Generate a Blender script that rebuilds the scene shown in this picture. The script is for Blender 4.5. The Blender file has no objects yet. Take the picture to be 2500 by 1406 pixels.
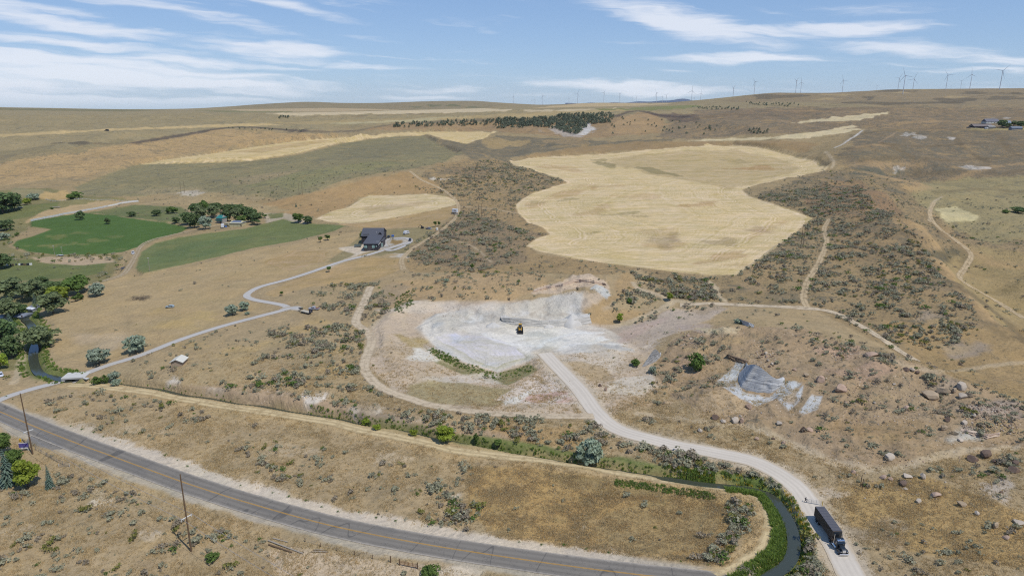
import bpy, bmesh, math, random
import numpy as np
from mathutils import Vector, Matrix
R = math.radians
rnd = random.Random(7)
S = bpy.context.scene
COL = S.collection

# ------------------------------------------------------------------ camera, sun, sky, exposure
H = 115.0                       # drone height over the near road
F = 1667.0                      # focal length in photo pixels (2500 wide)
PITCH = math.atan(463.0 / F)
cam_d = bpy.data.cameras.new('camera'); cam = bpy.data.objects.new('camera', cam_d); COL.objects.link(cam)
cam.location = (0, 0, H); cam.rotation_euler = (math.pi / 2 - PITCH, 0, 0)
cam_d.lens = 36.0 * F / 2500.0; cam_d.sensor_width = 36.0
cam_d.clip_start = 1.0; cam_d.clip_end = 120000.0
S.camera = cam
S.view_settings.view_transform = 'Standard'; S.view_settings.look = 'None'
S.view_settings.exposure = 0.0; S.view_settings.gamma = 1.0; S.view_settings.use_curve_mapping = False
S.cycles.use_denoising = False; S.cycles.pixel_filter_type = 'BLACKMAN_HARRIS'; S.cycles.filter_width = 1.15

SUN_EL = R(60.0); SUN_AZ = math.atan2(0.74, -0.67)      # azimuth clockwise from +Y: behind the camera, to the right
sd_ = bpy.data.lights.new('sun', 'SUN'); sun = bpy.data.objects.new('sun', sd_); COL.objects.link(sun)
sd_.energy = 3.9; sd_.angle = R(0.53); sd_.color = (1.0, 0.955, 0.89)
sv = Vector((math.sin(SUN_AZ) * math.cos(SUN_EL), math.cos(SUN_AZ) * math.cos(SUN_EL), math.sin(SUN_EL)))
sun.rotation_euler = (-sv).to_track_quat('-Z', 'Y').to_euler(); sun.location = (0, 0, 300)

def NN(nt, typ, **kw):
    n = nt.nodes.new(typ)
    for k, v in kw.items():
        if k.startswith('i_'):
            key = k[2:]; key = int(key) if key.isdigit() else key
            n.inputs[key].default_value = v
        else: setattr(n, k, v)
    return n
class NG:
    """little node-graph helper: values are sockets or numbers"""
    def __init__(s, nt): s.nt = nt
    def put(s, sock, v):
        if isinstance(v, bpy.types.NodeSocket): s.nt.links.new(v, sock)
        elif v is not None: sock.default_value = v
    def m(s, op, a, b=None, c=None, clamp=False):
        n = s.nt.nodes.new('ShaderNodeMath'); n.operation = op; n.use_clamp = clamp
        for i, v in enumerate((a, b, c)):
            if v is not None: s.put(n.inputs[i], v)
        return n.outputs[0]
    def mr(s, v, a, b, c=0.0, d=1.0, smooth=True):
        n = s.nt.nodes.new('ShaderNodeMapRange'); n.interpolation_type = 'SMOOTHSTEP' if smooth else 'LINEAR'
        s.put(n.inputs[0], v)
        for i, q in enumerate((a, b, c, d)): s.put(n.inputs[i + 1], q)
        return n.outputs[0]
    def mix(s, f, a, b, mode='MIX'):
        n = s.nt.nodes.new('ShaderNodeMix'); n.data_type = 'RGBA'; n.blend_type = mode
        s.put(n.inputs[0], f); s.put(n.inputs[6], a); s.put(n.inputs[7], b)
        return n.outputs[2]
    def noise(s, vec, scale, detail=3, rough=0.55, dist=0.0, dim='3D', w=None):
        n = s.nt.nodes.new('ShaderNodeTexNoise'); n.noise_dimensions = dim
        if vec is not None: s.put(n.inputs['Vector'], vec)
        if w is not None: s.put(n.inputs['W'], w)
        n.inputs['Scale'].default_value = scale; n.inputs['Detail'].default_value = detail
        n.inputs['Roughness'].default_value = rough; n.inputs['Distortion'].default_value = dist
        return n.outputs[0]
    def xyz(s, x, y, z):
        n = s.nt.nodes.new('ShaderNodeCombineXYZ')
        for i, v in enumerate((x, y, z)): s.put(n.inputs[i], v)
        return n.outputs[0]
    def sep(s, v):
        n = s.nt.nodes.new('ShaderNodeSeparateXYZ'); s.put(n.inputs[0], v); return n.outputs
    def vm(s, op, a, b=None, scale=None):
        n = s.nt.nodes.new('ShaderNodeVectorMath'); n.operation = op
        s.put(n.inputs[0], a)
        if b is not None: s.put(n.inputs[1], b)
        if scale is not None: s.put(n.inputs['Scale'], scale)
        return n.outputs[0]

# ---- world: Nishita sky with streaks of high cloud placed by azimuth and elevation
W = bpy.data.worlds.new('World'); S.world = W; W.use_nodes = True
wt = W.node_tree; wt.nodes.clear(); g = NG(wt)
sky = NN(wt, 'ShaderNodeTexSky', sky_type='NISHITA', sun_disc=False, sun_elevation=SUN_EL, sun_rotation=SUN_AZ,
         altitude=1500.0, air_density=1.0, dust_density=0.6, ozone_density=2.0)
tc = NN(wt, 'ShaderNodeTexCoord')
dx, dy, dz = g.sep(tc.outputs['Generated'])
az = g.m('ARCTAN2', dx, dy); el = g.m('ARCSINE', dz)
# clouds: (photo px, py, half width px, half height px, weight, tilt)
def pix_dir(px, py):
    u = (px - 1250) / F; v = (py - 703) / F
    x = u; y = math.cos(PITCH) - v * math.sin(PITCH); z = -math.sin(PITCH) - v * math.cos(PITCH)
    return x, y, z
def pix_ae(px, py):
    x, y, z = pix_dir(px, py); return math.atan2(x, y), math.atan2(z, math.hypot(x, y))
CL = [(120, 150, 420, 22, 1.0, .05), (330, 185, 380, 30, 1.1, .06), (60, 205, 360, 25, .9, .02), (420, 205, 260, 16, .9, .0),
      (170, 250, 430, 16, 1.1, .0), (120, 45, 330, 17, .85, .12), (330, 15, 300, 16, .7, .12), (640, 118, 190, 20, .9, .08),
      (720, 15, 180, 16, .75, .2), (560, 60, 220, 14, .55, .16), (900, 165, 150, 9, .6, .06), (60, 95, 220, 12, .6, .06),
      (1680, 55, 200, 34, 1.05, .22), (1850, 80, 180, 15, .85, .05), (2090, 70, 190, 17, .8, .0), (1560, 28, 130, 14, .6, .2),
      (1830, 143, 230, 12, .85, .03), (1620, 170, 70, 6, .5, .0), (2230, 122, 170, 20, .8, .1), (2440, 150, 120, 13, .8, .05),
      (1520, 212, 260, 15, .95, .05), (1640, 225, 200, 12, 1.0, .0), (1120, 220, 140, 10, .6, .0), (1020, 240, 170, 9, .6, .0), (1180, 75, 50, 9, .5, .1),
      (1240, 40, 60, 5, .4, .1), (2200, 20, 200, 12, .5, .1), (2330, 60, 60, 10, .45, .1), (1050, 55, 70, 6, .35, .1), (880, 90, 120, 8, .45, .1), (2140, 160, 260, 12, .45, .02), (250, 110, 260, 12, .75, .08), (480, 150, 240, 14, .9, .05), (90, 235, 260, 12, .9, .0), (620, 185, 140, 12, .7, .02), (40, 15, 200, 12, .7, .1), (420, 85, 200, 9, .6, .1), (700, 145, 120, 8, .6, .05), (1950, 30, 120, 8, .4, .2), (2380, 175, 180, 8, .6, .0), (1400, 205, 120, 8, .6, .0), (900, 25, 90, 9, .4, .15), (1300, 235, 120, 7, .5, 0), (300, 262, 330, 8, 1.0, 0)]
warp = g.noise(g.xyz(g.m('MULTIPLY', az, 5.0), g.m('MULTIPLY', el, 26.0), 0.0), 1.6, 3, .6)
warp2 = g.noise(g.xyz(g.m('MULTIPLY', az, 3.0), g.m('MULTIPLY', el, 14.0), 5.0), 1.3, 2, .5)
elw = g.m('ADD', el, g.m('MULTIPLY', g.m('SUBTRACT', warp, .5), .026))
azw = g.m('ADD', az, g.m('MULTIPLY', g.m('SUBTRACT', warp2, .5), .10))
cov = None
for (px, py, hw, hh, wgt, tilt) in CL:
    a0, e0 = pix_ae(px, py); sa = hw / F; se = max(hh, 8) / F
    da = g.m('SUBTRACT', azw, a0)
    de = g.m('SUBTRACT', elw, e0 )
    de = g.m('ADD', de, g.m('MULTIPLY', da, tilt))
    q = g.m('ADD', g.m('POWER', g.m('ABSOLUTE', g.m('DIVIDE', da, sa)), 2.0), g.m('POWER', g.m('ABSOLUTE', g.m('DIVIDE', de, se)), 2.0))
    v = g.m('MULTIPLY', g.m('EXPONENT', g.m('MULTIPLY', q, -.9)), wgt)
    cov = v if cov is None else g.m('MAXIMUM', cov, v)
tilted = g.m('ADD', elw, g.m('MULTIPLY', azw, .055))
streak = g.noise(g.xyz(g.m('MULTIPLY', azw, 5.5), g.m('MULTIPLY', tilted, 75.0), 2.0), 1.0, 7, .58, .35)
wisp = g.noise(g.xyz(g.m('MULTIPLY', azw, 16.0), g.m('MULTIPLY', tilted, 150.0), 9.0), 1.0, 5, .6, .3)
d = g.m('ADD', g.m('MULTIPLY', g.m('SUBTRACT', streak, .5), 1.5), g.m('MULTIPLY', g.m('SUBTRACT', wisp, .5), .45))
cl = g.m('MULTIPLY', g.mr(g.m('ADD', cov, g.m('MULTIPLY', d, 1.0)), .22, .95), g.mr(cov, .04, .50))
thin = g.mr(g.m('ADD', streak, g.m('MULTIPLY', g.m('SUBTRACT', wisp, .5), .5)), .52, .80); patch = g.mr(g.noise(g.xyz(g.m('MULTIPLY', azw, 3.2), g.m('MULTIPLY', elw, 22.0), 31.0), 1.0, 3, .6), .46, .66)
cl = g.m('MAXIMUM', cl, g.m('MULTIPLY', g.m('MULTIPLY', thin, patch), .55))
far_sky = g.mr(g.noise(g.xyz(g.m('MULTIPLY', az, 2.5), g.m('MULTIPLY', el, 8.0), 4.0), 1.0, 5, .6), .52, .75)
cl = g.m('MAXIMUM', cl, g.m('MULTIPLY', far_sky, g.m('MULTIPLY', g.mr(el, .28, .5), .5)))   # scattered cloud higher up
cl = g.m('MULTIPLY', cl, g.mr(dz, -.02, .01))
SKYK = 0.083
blue = g.mix(1.0, sky.outputs[0], (0.82, 0.90, 1.12, 1), 'MULTIPLY')
blue = g.mix(0.5, blue, g.mix(g.mr(el, .0, .30, smooth=False), (5.4, 7.9, 11.0, 1), (2.2, 4.6, 9.2, 1)))
whi = g.mix(g.mr(el, 0.0, .09), (10.2, 10.8, 11.8, 1), (9.4, 10.0, 11.2, 1))
skyc = g.mix(g.m('MULTIPLY', cl, .88), blue, whi)
bg = NN(wt, 'ShaderNodeBackground', i_Strength=SKYK); wt.links.new(skyc, bg.inputs[0])
wo = NN(wt, 'ShaderNodeOutputWorld'); wt.links.new(bg.outputs[0], wo.inputs[0])

# ------------------------------------------------------------------ numpy noise
def _hash(ix, iy, seed):
    h = (ix.astype(np.int64) * 374761393 + iy.astype(np.int64) * 668265263 + seed * 974634777) & 0xffffffff
    h = ((h ^ (h >> 13)) * 1274126177) & 0xffffffff
    return ((h ^ (h >> 16)) & 0xffff).astype(np.float32) / 65535.0
def vnoise(x, y, seed=0):
    xi = np.floor(x); yi = np.floor(y); fx = (x - xi).astype(np.float32); fy = (y - yi).astype(np.float32)
    fx = fx * fx * (3 - 2 * fx); fy = fy * fy * (3 - 2 * fy)
    a = _hash(xi, yi, seed); b = _hash(xi + 1, yi, seed); c = _hash(xi, yi + 1, seed); d2 = _hash(xi + 1, yi + 1, seed)
    return (a + (b - a) * fx) * (1 - fy) + (c + (d2 - c) * fx) * fy
def fbm(x, y, seed=0, octv=4, gain=.5):
    s = 0; amp = 1; tot = 0
    for o in range(octv):
        s = s + amp * vnoise(x * 2 ** o + 17.3 * o, y * 2 ** o - 9.1 * o, seed + o); tot += amp; amp *= gain
    return s / tot

# ------------------------------------------------------------------ terrain: control points read as (photo x, photo y, ground height)
def ray(px, py):
    x, y, z = pix_dir(px, py); L = math.hypot(x, y); return math.atan2(x, y), z / L, y / L
def cpz(px, py, z):
    th, s, cy = ray(px, py); Dh = (z - H) / s; return (th, math.log(Dh), z)
def cpy(px, py, Y):
    th, s, cy = ray(px, py); Dh = Y / cy; return (th, math.log(Dh), H + s * Dh)
CP = []
def lineZ(pts, step=60):
    for (a, b) in zip(pts[:-1], pts[1:]):
        n = max(1, int(math.hypot(b[0] - a[0], b[1] - a[1]) / step))
        for i in range(n):
            t = i / n; CP.append(cpz(*(a[k] + (b[k] - a[k]) * t for k in range(3))))
    CP.append(cpz(*pts[-1]))
def ptsZ(*pts):
    for p in pts: CP.append(cpz(*p))
# near ground
for yy in (2300, 1650, 1406):
    ptsZ((-700, yy, -1), (0, yy, -3), (600, yy, -2), (1200, yy, -1), (1700, yy, 0), (2080, yy, 1.2), (2500, yy, 5), (3200, yy, 10))
lineZ([(-60, 985, 2), (0, 1005, 2), (200, 1090, 1.5), (450, 1178, 1), (800, 1280, .5), (1100, 1335, 0), (1700, 1400, 0)], 120)
ptsZ((0, 1250, -1.5), (250, 1300, -1), (500, 1330, -1), (700, 1330, -.5), (100, 1130, .5))
ptsZ((300, 1010, 2), (500, 1060, 1.8), (700, 1150, 1.5), (1000, 1200, 1.5), (1150, 1150, 2), (1250, 1260, .5))
ptsZ((1450, 1240, -1.0), (1600, 1270, -1.6), (1720, 1230, -1.0), (1500, 1330, -1.2), (1700, 1330, -1), (1800, 1290, 0))
lineZ([(200, 945, 2.2), (500, 985, 2.2), (850, 1045, 2.6), (1100, 1090, 2.8), (1500, 1150, 2.6), (1850, 1195, 2.2), (1890, 1260, 2), (1870, 1340, 2), (1760, 1390, 1.2)], 110)
lineZ([(250, 930, 1.6), (500, 972, 2.0), (850, 1028, 2.4), (1100, 1066, 2.4), (1430, 1118, 2.2), (1800, 1172, 2.2), (1935, 1215, 1.6), (1970, 1300, 1.4), (1920, 1400, 1)], 110)
# bluff above the canal
lineZ([(330, 915, 3.6), (450, 925, 4.6), (560, 930, 5.4), (690, 945, 6.2), (800, 958, 6.4), (900, 985, 6.0), (1030, 1005, 5.6), (1180, 1022, 5.0), (1330, 1035, 4.6), (1500, 1070, 4.2), (1650, 1100, 3.9), (1850, 1150, 3.2)], 80)
lineZ([(420, 950, 2.3), (650, 983, 2.4), (820, 1005, 2.5), (1000, 1040, 2.6), (1250, 1078, 2.6), (1600, 1128, 2.6)], 110)
ptsZ((430, 890, 4.6), (600, 850, 7.4), (600, 790, 8.4), (800, 900, 8.0), (740, 770, 9.2), (700, 850, 8.4), (880, 850, 8.7), (600, 725, 7.8), (500, 800, 6.6), (300, 880, 3.4), (250, 820, 3.2), (400, 720, 5.5), (300, 760, 4))
# left river land
ptsZ((110, 880, 1), (60, 940, 1.2), (100, 770, 1.5), (0, 870, .5), (0, 780, .5), (0, 650, .5), (150, 690, 2), (230, 660, 2), (330, 650, 3.2), (150, 570, 2), (400, 545, 3.5), (0, 540, 1), (300, 600, 2.5), (-300, 700, 0), (-300, 550, 1), (-300, 900, 0))
ptsZ((540, 545, 5), (640, 520, 6.5), (740, 535, 8), (910, 600, 10), (980, 585, 10), (820, 620, 9), (700, 650, 8), (500, 660, 5), (450, 600, 4), (620, 590, 6), (780, 560, 8), (850, 700, 10), (960, 680, 12), (1000, 720, 12.5))
# benches and slopes in the middle distance
lineZ([(330, 490, 5), (480, 490, 7), (640, 500, 8), (780, 520, 9.5), (900, 548, 10.5)], 90)
lineZ([(450, 470, 9), (600, 470, 13), (720, 478, 16), (800, 450, 23), (880, 432, 27), (1000, 412, 30), (1130, 380, 34)], 60)
ptsZ((700, 505, 9.5), (800, 492, 12), (880, 478, 13.5), (960, 470, 15), (1060, 470, 17))
ptsZ((1030, 335, 40), (700, 385, 30), (400, 402, 22), (550, 430, 19), (900, 380, 31), (300, 440, 13), (850, 345, 35))
ptsZ((950, 505, 12), (1090, 495, 14.5), (1050, 540, 12), (850, 530, 10.5))
ptsZ((110, 445, 10), (0, 460, 8), (180, 470, 7), (-300, 440, 12), (300, 480, 6))
lineZ([(0, 390, 26), (200, 362, 36), (400, 336, 47), (540, 314, 54), (740, 322, 51), (860, 320, 48)], 90)
ptsZ((150, 400, 22), (400, 375, 27), (600, 350, 32), (300, 405, 20), (700, 340, 35), (-300, 380, 30))
ptsZ((700, 355, 33.5), (1100, 328, 38), (900, 335, 37), (1180, 332, 38))
lineZ([(0, 340, 45), (0, 300, 56)], 300); ptsZ((300, 300, 59), (300, 325, 53), (600, 295, 62), (-400, 300, 58), (-400, 340, 48))
# rim with junipers and the canyon
lineZ([(960, 313, 43), (1100, 318, 42), (1200, 319, 41), (1330, 332, 38), (1420, 334, 37), (1550, 328, 41), (1620, 312, 46)], 80)
lineZ([(880, 312, 50), (960, 300, 58), (1100, 295, 61), (1200, 291, 63), (1350, 285, 66), (1480, 280, 68), (1550, 273, 71), (1580, 278, 70), (1650, 300, 58)], 70)
ptsZ((1290, 318, 48), (1390, 318, 46), (1480, 305, 54), (1560, 300, 57))
ptsZ((1200, 345, 33), (1300, 365, 29), (1180, 380, 30), (1450, 350, 33), (1250, 335, 36), (1150, 400, 28), (1600, 345, 36))
# wheat field bench
ptsZ((1250, 392, 24), (1500, 385, 26), (1780, 358, 30), (1950, 385, 27), (2015, 405, 25), (1900, 440, 22), (1800, 467, 20), (1980, 530, 17), (1500, 500, 18), (1390, 440, 21), (1270, 500, 14.5), (1300, 600, 13.5), (1790, 668, 14), (1550, 640, 14.5), (1600, 560, 16.5), (1650, 430, 22), (1850, 600, 15.5))
ptsZ((1200, 430, 24), (1150, 480, 17), (1210, 560, 15.5), (1120, 600, 12), (1010, 630, 11), (1300, 655, 14), (1150, 440, 22), (1080, 640, 12.5))
# quarry
ptsZ((1100, 690, 14.5), (1250, 680, 15.5), (1400, 660, 16), (1500, 660, 16), (1580, 690, 13.5), (1660, 690, 14))
lineZ([(960, 755, 12), (1040, 738, 13.5), (1180, 737, 14), (1260, 740, 13.5), (1310, 712, 15.8), (1420, 702, 16.5), (1470, 706, 16), (1500, 730, 14)], 45)
lineZ([(1100, 765, 10), (1200, 772, 9.4), (1290, 778, 8.6), (1400, 786, 7.8), (1470, 788, 7)], 50)
lineZ([(1200, 797, 6.8), (1270, 803, 6.6), (1360, 803, 6.5), (1450, 806, 6.5), (1560, 800, 7.2)], 50)
lineZ([(1245, 842, 6.2), (1330, 862, 5.8), (1450, 850, 6.2), (1560, 850, 6.2)], 50)
lineZ([(1015, 800, 9), (1060, 840, 6.2), (1130, 880, 3.4), (1210, 906, 1.8), (1270, 893, 2.8), (1310, 870, 5.4)], 40)
ptsZ((1050, 785, 10.5), (1120, 820, 7.5), (1180, 850, 6.0), (1390, 742, 13.5), (1430, 730, 15))
ptsZ((1000, 830, 8), (940, 790, 10), (920, 850, 8.5), (960, 900, 6.8), (1060, 905, 4.2), (1150, 930, 3.2), (1100, 960, 4.5), (1000, 965, 5.9), (1230, 930, 2.6), (1290, 960, 3.8), (1210, 985, 4.6), (1350, 900, 5.3), (1300, 1000, 5))
lineZ([(1350, 885, 5.6), (1420, 960, 4.6), (1480, 1040, 4), (1600, 1082, 3.8), (1850, 1130, 3), (1960, 1200, 2), (2060, 1370, 1.3)], 90)
ptsZ((1560, 930, 4.6), (1480, 900, 5.2), (1600, 980, 4.6), (1560, 760, 9.5), (1650, 745, 11), (1700, 775, 10), (1600, 810, 8))
# boulder mound on the right
lineZ([(1640, 830, 10.5), (1700, 808, 13), (1760, 800, 14.5), (1830, 792, 15.5), (1960, 806, 17), (2100, 862, 17.5), (2230, 893, 16), (2350, 932, 13.5), (2500, 992, 11), (2800, 1100, 10)], 60)
lineZ([(1730, 690, 13), (1760, 742, 10.5), (1990, 755, 9), (2130, 810, 6.5), (2235, 880, 4), (2350, 892, 3), (2470, 935, 3.5)], 70)
lineZ([(1590, 905, 5.4), (1650, 965, 5.2), (1750, 1015, 5), (1900, 1065, 5), (2080, 1135, 5), (2250, 1128, 6), (2450, 1085, 8.5)], 80)
ptsZ((1700, 880, 9.5), (1850, 950, 8.4), (1820, 900, 10.5), (1930, 960, 9), (2000, 965, 10), (2200, 1000, 10), (2400, 1030, 11), (2100, 930, 13), (1960, 880, 13), (2250, 940, 13))
ptsZ((1760, 962, 7.6), (2200, 1250, 3), (2400, 1250, 6.5), (2150, 1350, 2), (2400, 1350, 5), (2000, 1170, 2.8), (2600, 1150, 11))
ptsZ((1828, 883, 12.3), (1850, 879, 12.8), (1872, 896, 12.8), (1905, 919, 11.8), (1925, 928, 11), (1800, 918, 8.6), (1812, 952, 7.6), (1850, 961, 7.4), (1885, 963, 7.6), (1780, 900, 9.0))
# spur and side valley on the right
lineZ([(2080, 425, 32), (2140, 470, 29), (2230, 560, 23.5), (2330, 690, 15.5), (2440, 805, 9)], 60)
lineZ([(2190, 440, 14), (2262, 520, 5), (2290, 580, 1.5), (2350, 660, -2), (2450, 760, -4), (2520, 840, -4)], 70)
ptsZ((2450, 600, 7), (2400, 520, 10), (2500, 690, 4), (2480, 460, 16), (2700, 600, 14), (2700, 800, 8), (2480, 890, 4))
ptsZ((2000, 560, 14.5), (1950, 650, 13.5), (2000, 730, 10.5), (2150, 760, 8.5), (2060, 480, 20), (2100, 600, 15), (2200, 690, 11))
for p in [(1650, 343, 1180), (1900, 325, 1300), (2060, 318, 1300), (1990, 296, 1650), (2150, 276, 1900), (2400, 314, 1250), (2250, 352, 1080), (2080, 352, 1050), (2050, 385, 960),
          (2300, 400, 930), (2450, 420, 900), (2480, 345, 1120), (2700, 330, 1200), (2700, 420, 900), (2200, 300, 1500), (2480, 296, 1380), (2200, 262, 2300), (2400, 262, 2300), (2300, 280, 1800), (1750, 300, 2000), (1850, 268, 2600), (1700, 330, 1400), (2500, 240, 2900), (2100, 245, 2900),
          (1950, 255, 2700), (2204, 231, 3150), (2300, 228, 3300), (1700, 275, 2700), (1640, 268, 3000), (1000, 282, 2500), (1400, 272, 2800), (700, 283, 2500), (800, 270, 3300), (1200, 265, 3500), (1450, 262, 4200), (300, 280, 2900), (0, 280, 2900), (600, 272, 3200), (2120, 395, 900), (2180, 340, 1120)]:
    CP.append(cpy(*p))
SKL = [(-500, 262, 3600), (0, 262, 3600), (150, 265, 3600), (300, 268, 3600), (430, 267, 3700), (520, 264, 3900), (620, 256, 4200), (690, 252, 4300), (750, 249, 4300), (830, 252, 4300), (930, 252, 4300), (1040, 248, 4300), (1110, 246.5, 4300),
       (1165, 247, 4300), (1200, 253, 4500), (1240, 257, 4900), (1330, 256.5, 5200), (1400, 252.5, 5300), (1460, 249, 5300), (1520, 251, 5000), (1640, 251, 4800), (1720, 250, 4300), (1765, 244, 3900), (1800, 236, 3700), (1850, 230, 3600),
       (1890, 227, 3600), (1930, 228, 3600), (1980, 231, 3700), (2030, 232, 3800), (2060, 226, 3700), (2150, 220, 3800), (2250, 218.5, 3800), (2400, 217, 3800), (2500, 216.5, 3800), (2900, 215, 3800)]
for (px, py, Y) in SKL:
    th, rr, z = cpy(px, py, Y); CP.append((th, rr, z)); CP.append((th, rr + .18, z - 26)); CP.append((th, rr + .5, z - 70)); CP.append((th, rr + 1.2, z - 120))
CP = np.array(CP, dtype=np.float64)
_, ui = np.unique(np.round(CP[:, :2], 3), axis=0, return_index=True); CP = CP[np.sort(ui)]
KS = 1.0; KC = 0.012
def _ker(dt, dr): return np.sqrt(dt * dt + dr * dr * KS + KC * KC)
n_ = len(CP)
A_ = np.zeros((n_ + 3, n_ + 3)); A_[:n_, :n_] = _ker(CP[:, None, 0] - CP[None, :, 0], CP[:, None, 1] - CP[None, :, 1]) - np.eye(n_) * 2e-4
A_[:n_, n_] = 1; A_[:n_, n_ + 1:] = CP[:, :2]; A_[n_:, :n_] = A_[:n_, n_:].T
w_ = np.linalg.solve(A_, np.concatenate([CP[:, 2], [0, 0, 0]]))
def rbf(th, rr):
    th = np.clip(th, -.85, .85); rr = np.clip(rr, 4.6, 9.6)
    out = w_[n_] + w_[n_ + 1] * th + w_[n_ + 2] * rr
    out = out.astype(np.float32); t32 = th.astype(np.float32); r32 = rr.astype(np.float32)
    for i in range(n_):
        dt = t32 - np.float32(CP[i, 0]); dr = r32 - np.float32(CP[i, 1])
        out += np.float32(w_[i]) * np.sqrt(dt * dt + dr * dr + np.float32(KC * KC))
    return out
# polar grid: fine where the ground is seen, coarse all round
thd = np.arange(-.745, .7451, .00165)
side = .745 + np.cumsum(np.geomspace(.003, .25, 34)); side = side[side < math.pi - .02]
TH = np.concatenate([-side[::-1], thd, side])
RH = np.concatenate([np.linspace(math.log(4), 4.88, 22), np.arange(4.90, 6.45, .0037), np.arange(6.45, 8.50, .0052), np.arange(8.52, 9.62, .04)])
nT, nR = len(TH), len(RH)
# evaluate on a thinner grid, then resample (the kernel sum is smooth)
tq = np.concatenate([TH[::2], TH[-1:]]) if (nT - 1) % 2 else TH[::2]
rq = np.concatenate([RH[::2], RH[-1:]]) if (nR - 1) % 2 else RH[::2]
Tm, Rm = np.meshgrid(tq, rq, indexing='ij')
zq = rbf(Tm, Rm)
it = np.clip(np.searchsorted(tq, TH, side='right') - 1, 0, len(tq) - 2); ft = ((TH - tq[it]) / (tq[it + 1] - tq[it]))[:, None].astype(np.float32)
ir = np.clip(np.searchsorted(rq, RH, side='right') - 1, 0, len(rq) - 2); fr = ((RH - rq[ir]) / (rq[ir + 1] - rq[ir]))[None, :].astype(np.float32)
zt = zq[it] * (1 - ft) + zq[it + 1] * ft
ZG = (zt[:, ir] * (1 - fr) + zt[:, ir + 1] * fr).astype(np.float32)
TT, RR = np.meshgrid(TH, RH, indexing='ij'); TT = TT.astype(np.float32); RR = RR.astype(np.float32)
DD = np.exp(RR); XX = DD * np.sin(TT); YY = DD * np.cos(TT)
# soften the kernel's kinks a little (3x3 box, twice)
def smooth(z, n):
    for _ in range(n):
        p = np.pad(z, 1, mode='edge')
        z = (p[:-2, 1:-1] + p[2:, 1:-1] + p[1:-1, :-2] + p[1:-1, 2:] + 4 * z) / 8
    return z.astype(np.float32)
ZG = smooth(ZG, 6)

def samp(G, th, rr):
    th = np.asarray(th, float); rr = np.asarray(rr, float)
    i = np.clip(np.searchsorted(TH, th, side='right') - 1, 0, nT - 2); j = np.clip(np.searchsorted(RH, rr, side='right') - 1, 0, nR - 2)
    a = (th - TH[i]) / (TH[i + 1] - TH[i]); b = (rr - RH[j]) / (RH[j + 1] - RH[j])
    return (G[i, j] * (1 - a) + G[i + 1, j] * a) * (1 - b) + (G[i, j + 1] * (1 - a) + G[i + 1, j + 1] * a) * b
def hz(x, y):
    x = np.asarray(x, float); y = np.asarray(y, float)
    return samp(ZG, np.arctan2(x, y), np.log(np.maximum(np.hypot(x, y), 4.01)))
EXPR = np.exp(RH); JV = int(np.searchsorted(RH, 4.7))
def unproj(px, py):
    """where the ray of a photo pixel first meets the ground: theta, ln distance, x, y, z"""
    th, s, _ = ray(px, py)
    i = int(np.clip(np.searchsorted(TH, th, side='right') - 1, 0, nT - 2)); a = (th - TH[i]) / (TH[i + 1] - TH[i])
    zc = ZG[i] * (1 - a) + ZG[i + 1] * a
    gap = H + s * EXPR - zc
    k = np.nonzero(gap[JV:] <= 0)[0]
    if len(k) == 0:
        j = JV + int(np.argmin(gap[JV:] / EXPR[JV:])); rr = RH[j]
    else:
        j = JV + int(k[0]); j = max(j, 1); g0, g1 = gap[j - 1], gap[j]; t = g0 / (g0 - g1) if g0 > g1 else 1.0
        t = min(max(t, 0), 1); rr = RH[j - 1] + (RH[j] - RH[j - 1]) * t
    Dh = math.exp(rr); x = Dh * math.sin(th); y = Dh * math.cos(th)
    return th, rr, x, y, float(samp(ZG, th, rr))
def at(px, py, dz=0.0):
    u = unproj(px, py); return Vector((u[2], u[3], u[4] + dz))
def mpp(v):     # metres per photo pixel at a point
    return (v.y * math.cos(PITCH) + (H - v.z) * math.sin(PITCH)) / F
def to_px(x, y, z):
    dep = y * math.cos(PITCH) + (H - z) * math.sin(PITCH); up = y * math.sin(PITCH) - (H - z) * math.cos(PITCH)
    return 1250 + F * x / dep, 703 - F * up / dep

# ---- areas and lines on the ground
def dens(pts, step):
    o = []
    for a, b in zip(pts[:-1], pts[1:]):
        n = max(1, int(math.hypot(b[0] - a[0], b[1] - a[1]) / step))
        o += [(a[0] + (b[0] - a[0]) * i / n, a[1] + (b[1] - a[1]) * i / n) for i in range(n)]
    return o + [pts[-1]]
def spline(pts, per=6):
    P = [np.array(p, float) for p in pts]; P = [2 * P[0] - P[1]] + P + [2 * P[-1] - P[-2]]; o = []
    for i in range(1, len(P) - 2):
        for k in range(per):
            t = k / per; a, b, c, d2 = P[i - 1], P[i], P[i + 1], P[i + 2]
            o.append(.5 * ((2 * b) + (-a + c) * t + (2 * a - 5 * b + 4 * c - d2) * t * t + (-a + 3 * b - 3 * c + d2) * t ** 3))
    o.append(P[-2]); return [tuple(p) for p in o]
def ell(px, py, rx, ry, n=18, tilt=0.0):
    return [(px + rx * math.cos(t) * math.cos(tilt) - ry * math.sin(t) * math.sin(tilt), py + rx * math.cos(t) * math.sin(tilt) + ry * math.sin(t) * math.cos(tilt)) for t in [2 * math.pi * i / n for i in range(n)]]
PXR = 1.0 / F
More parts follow.
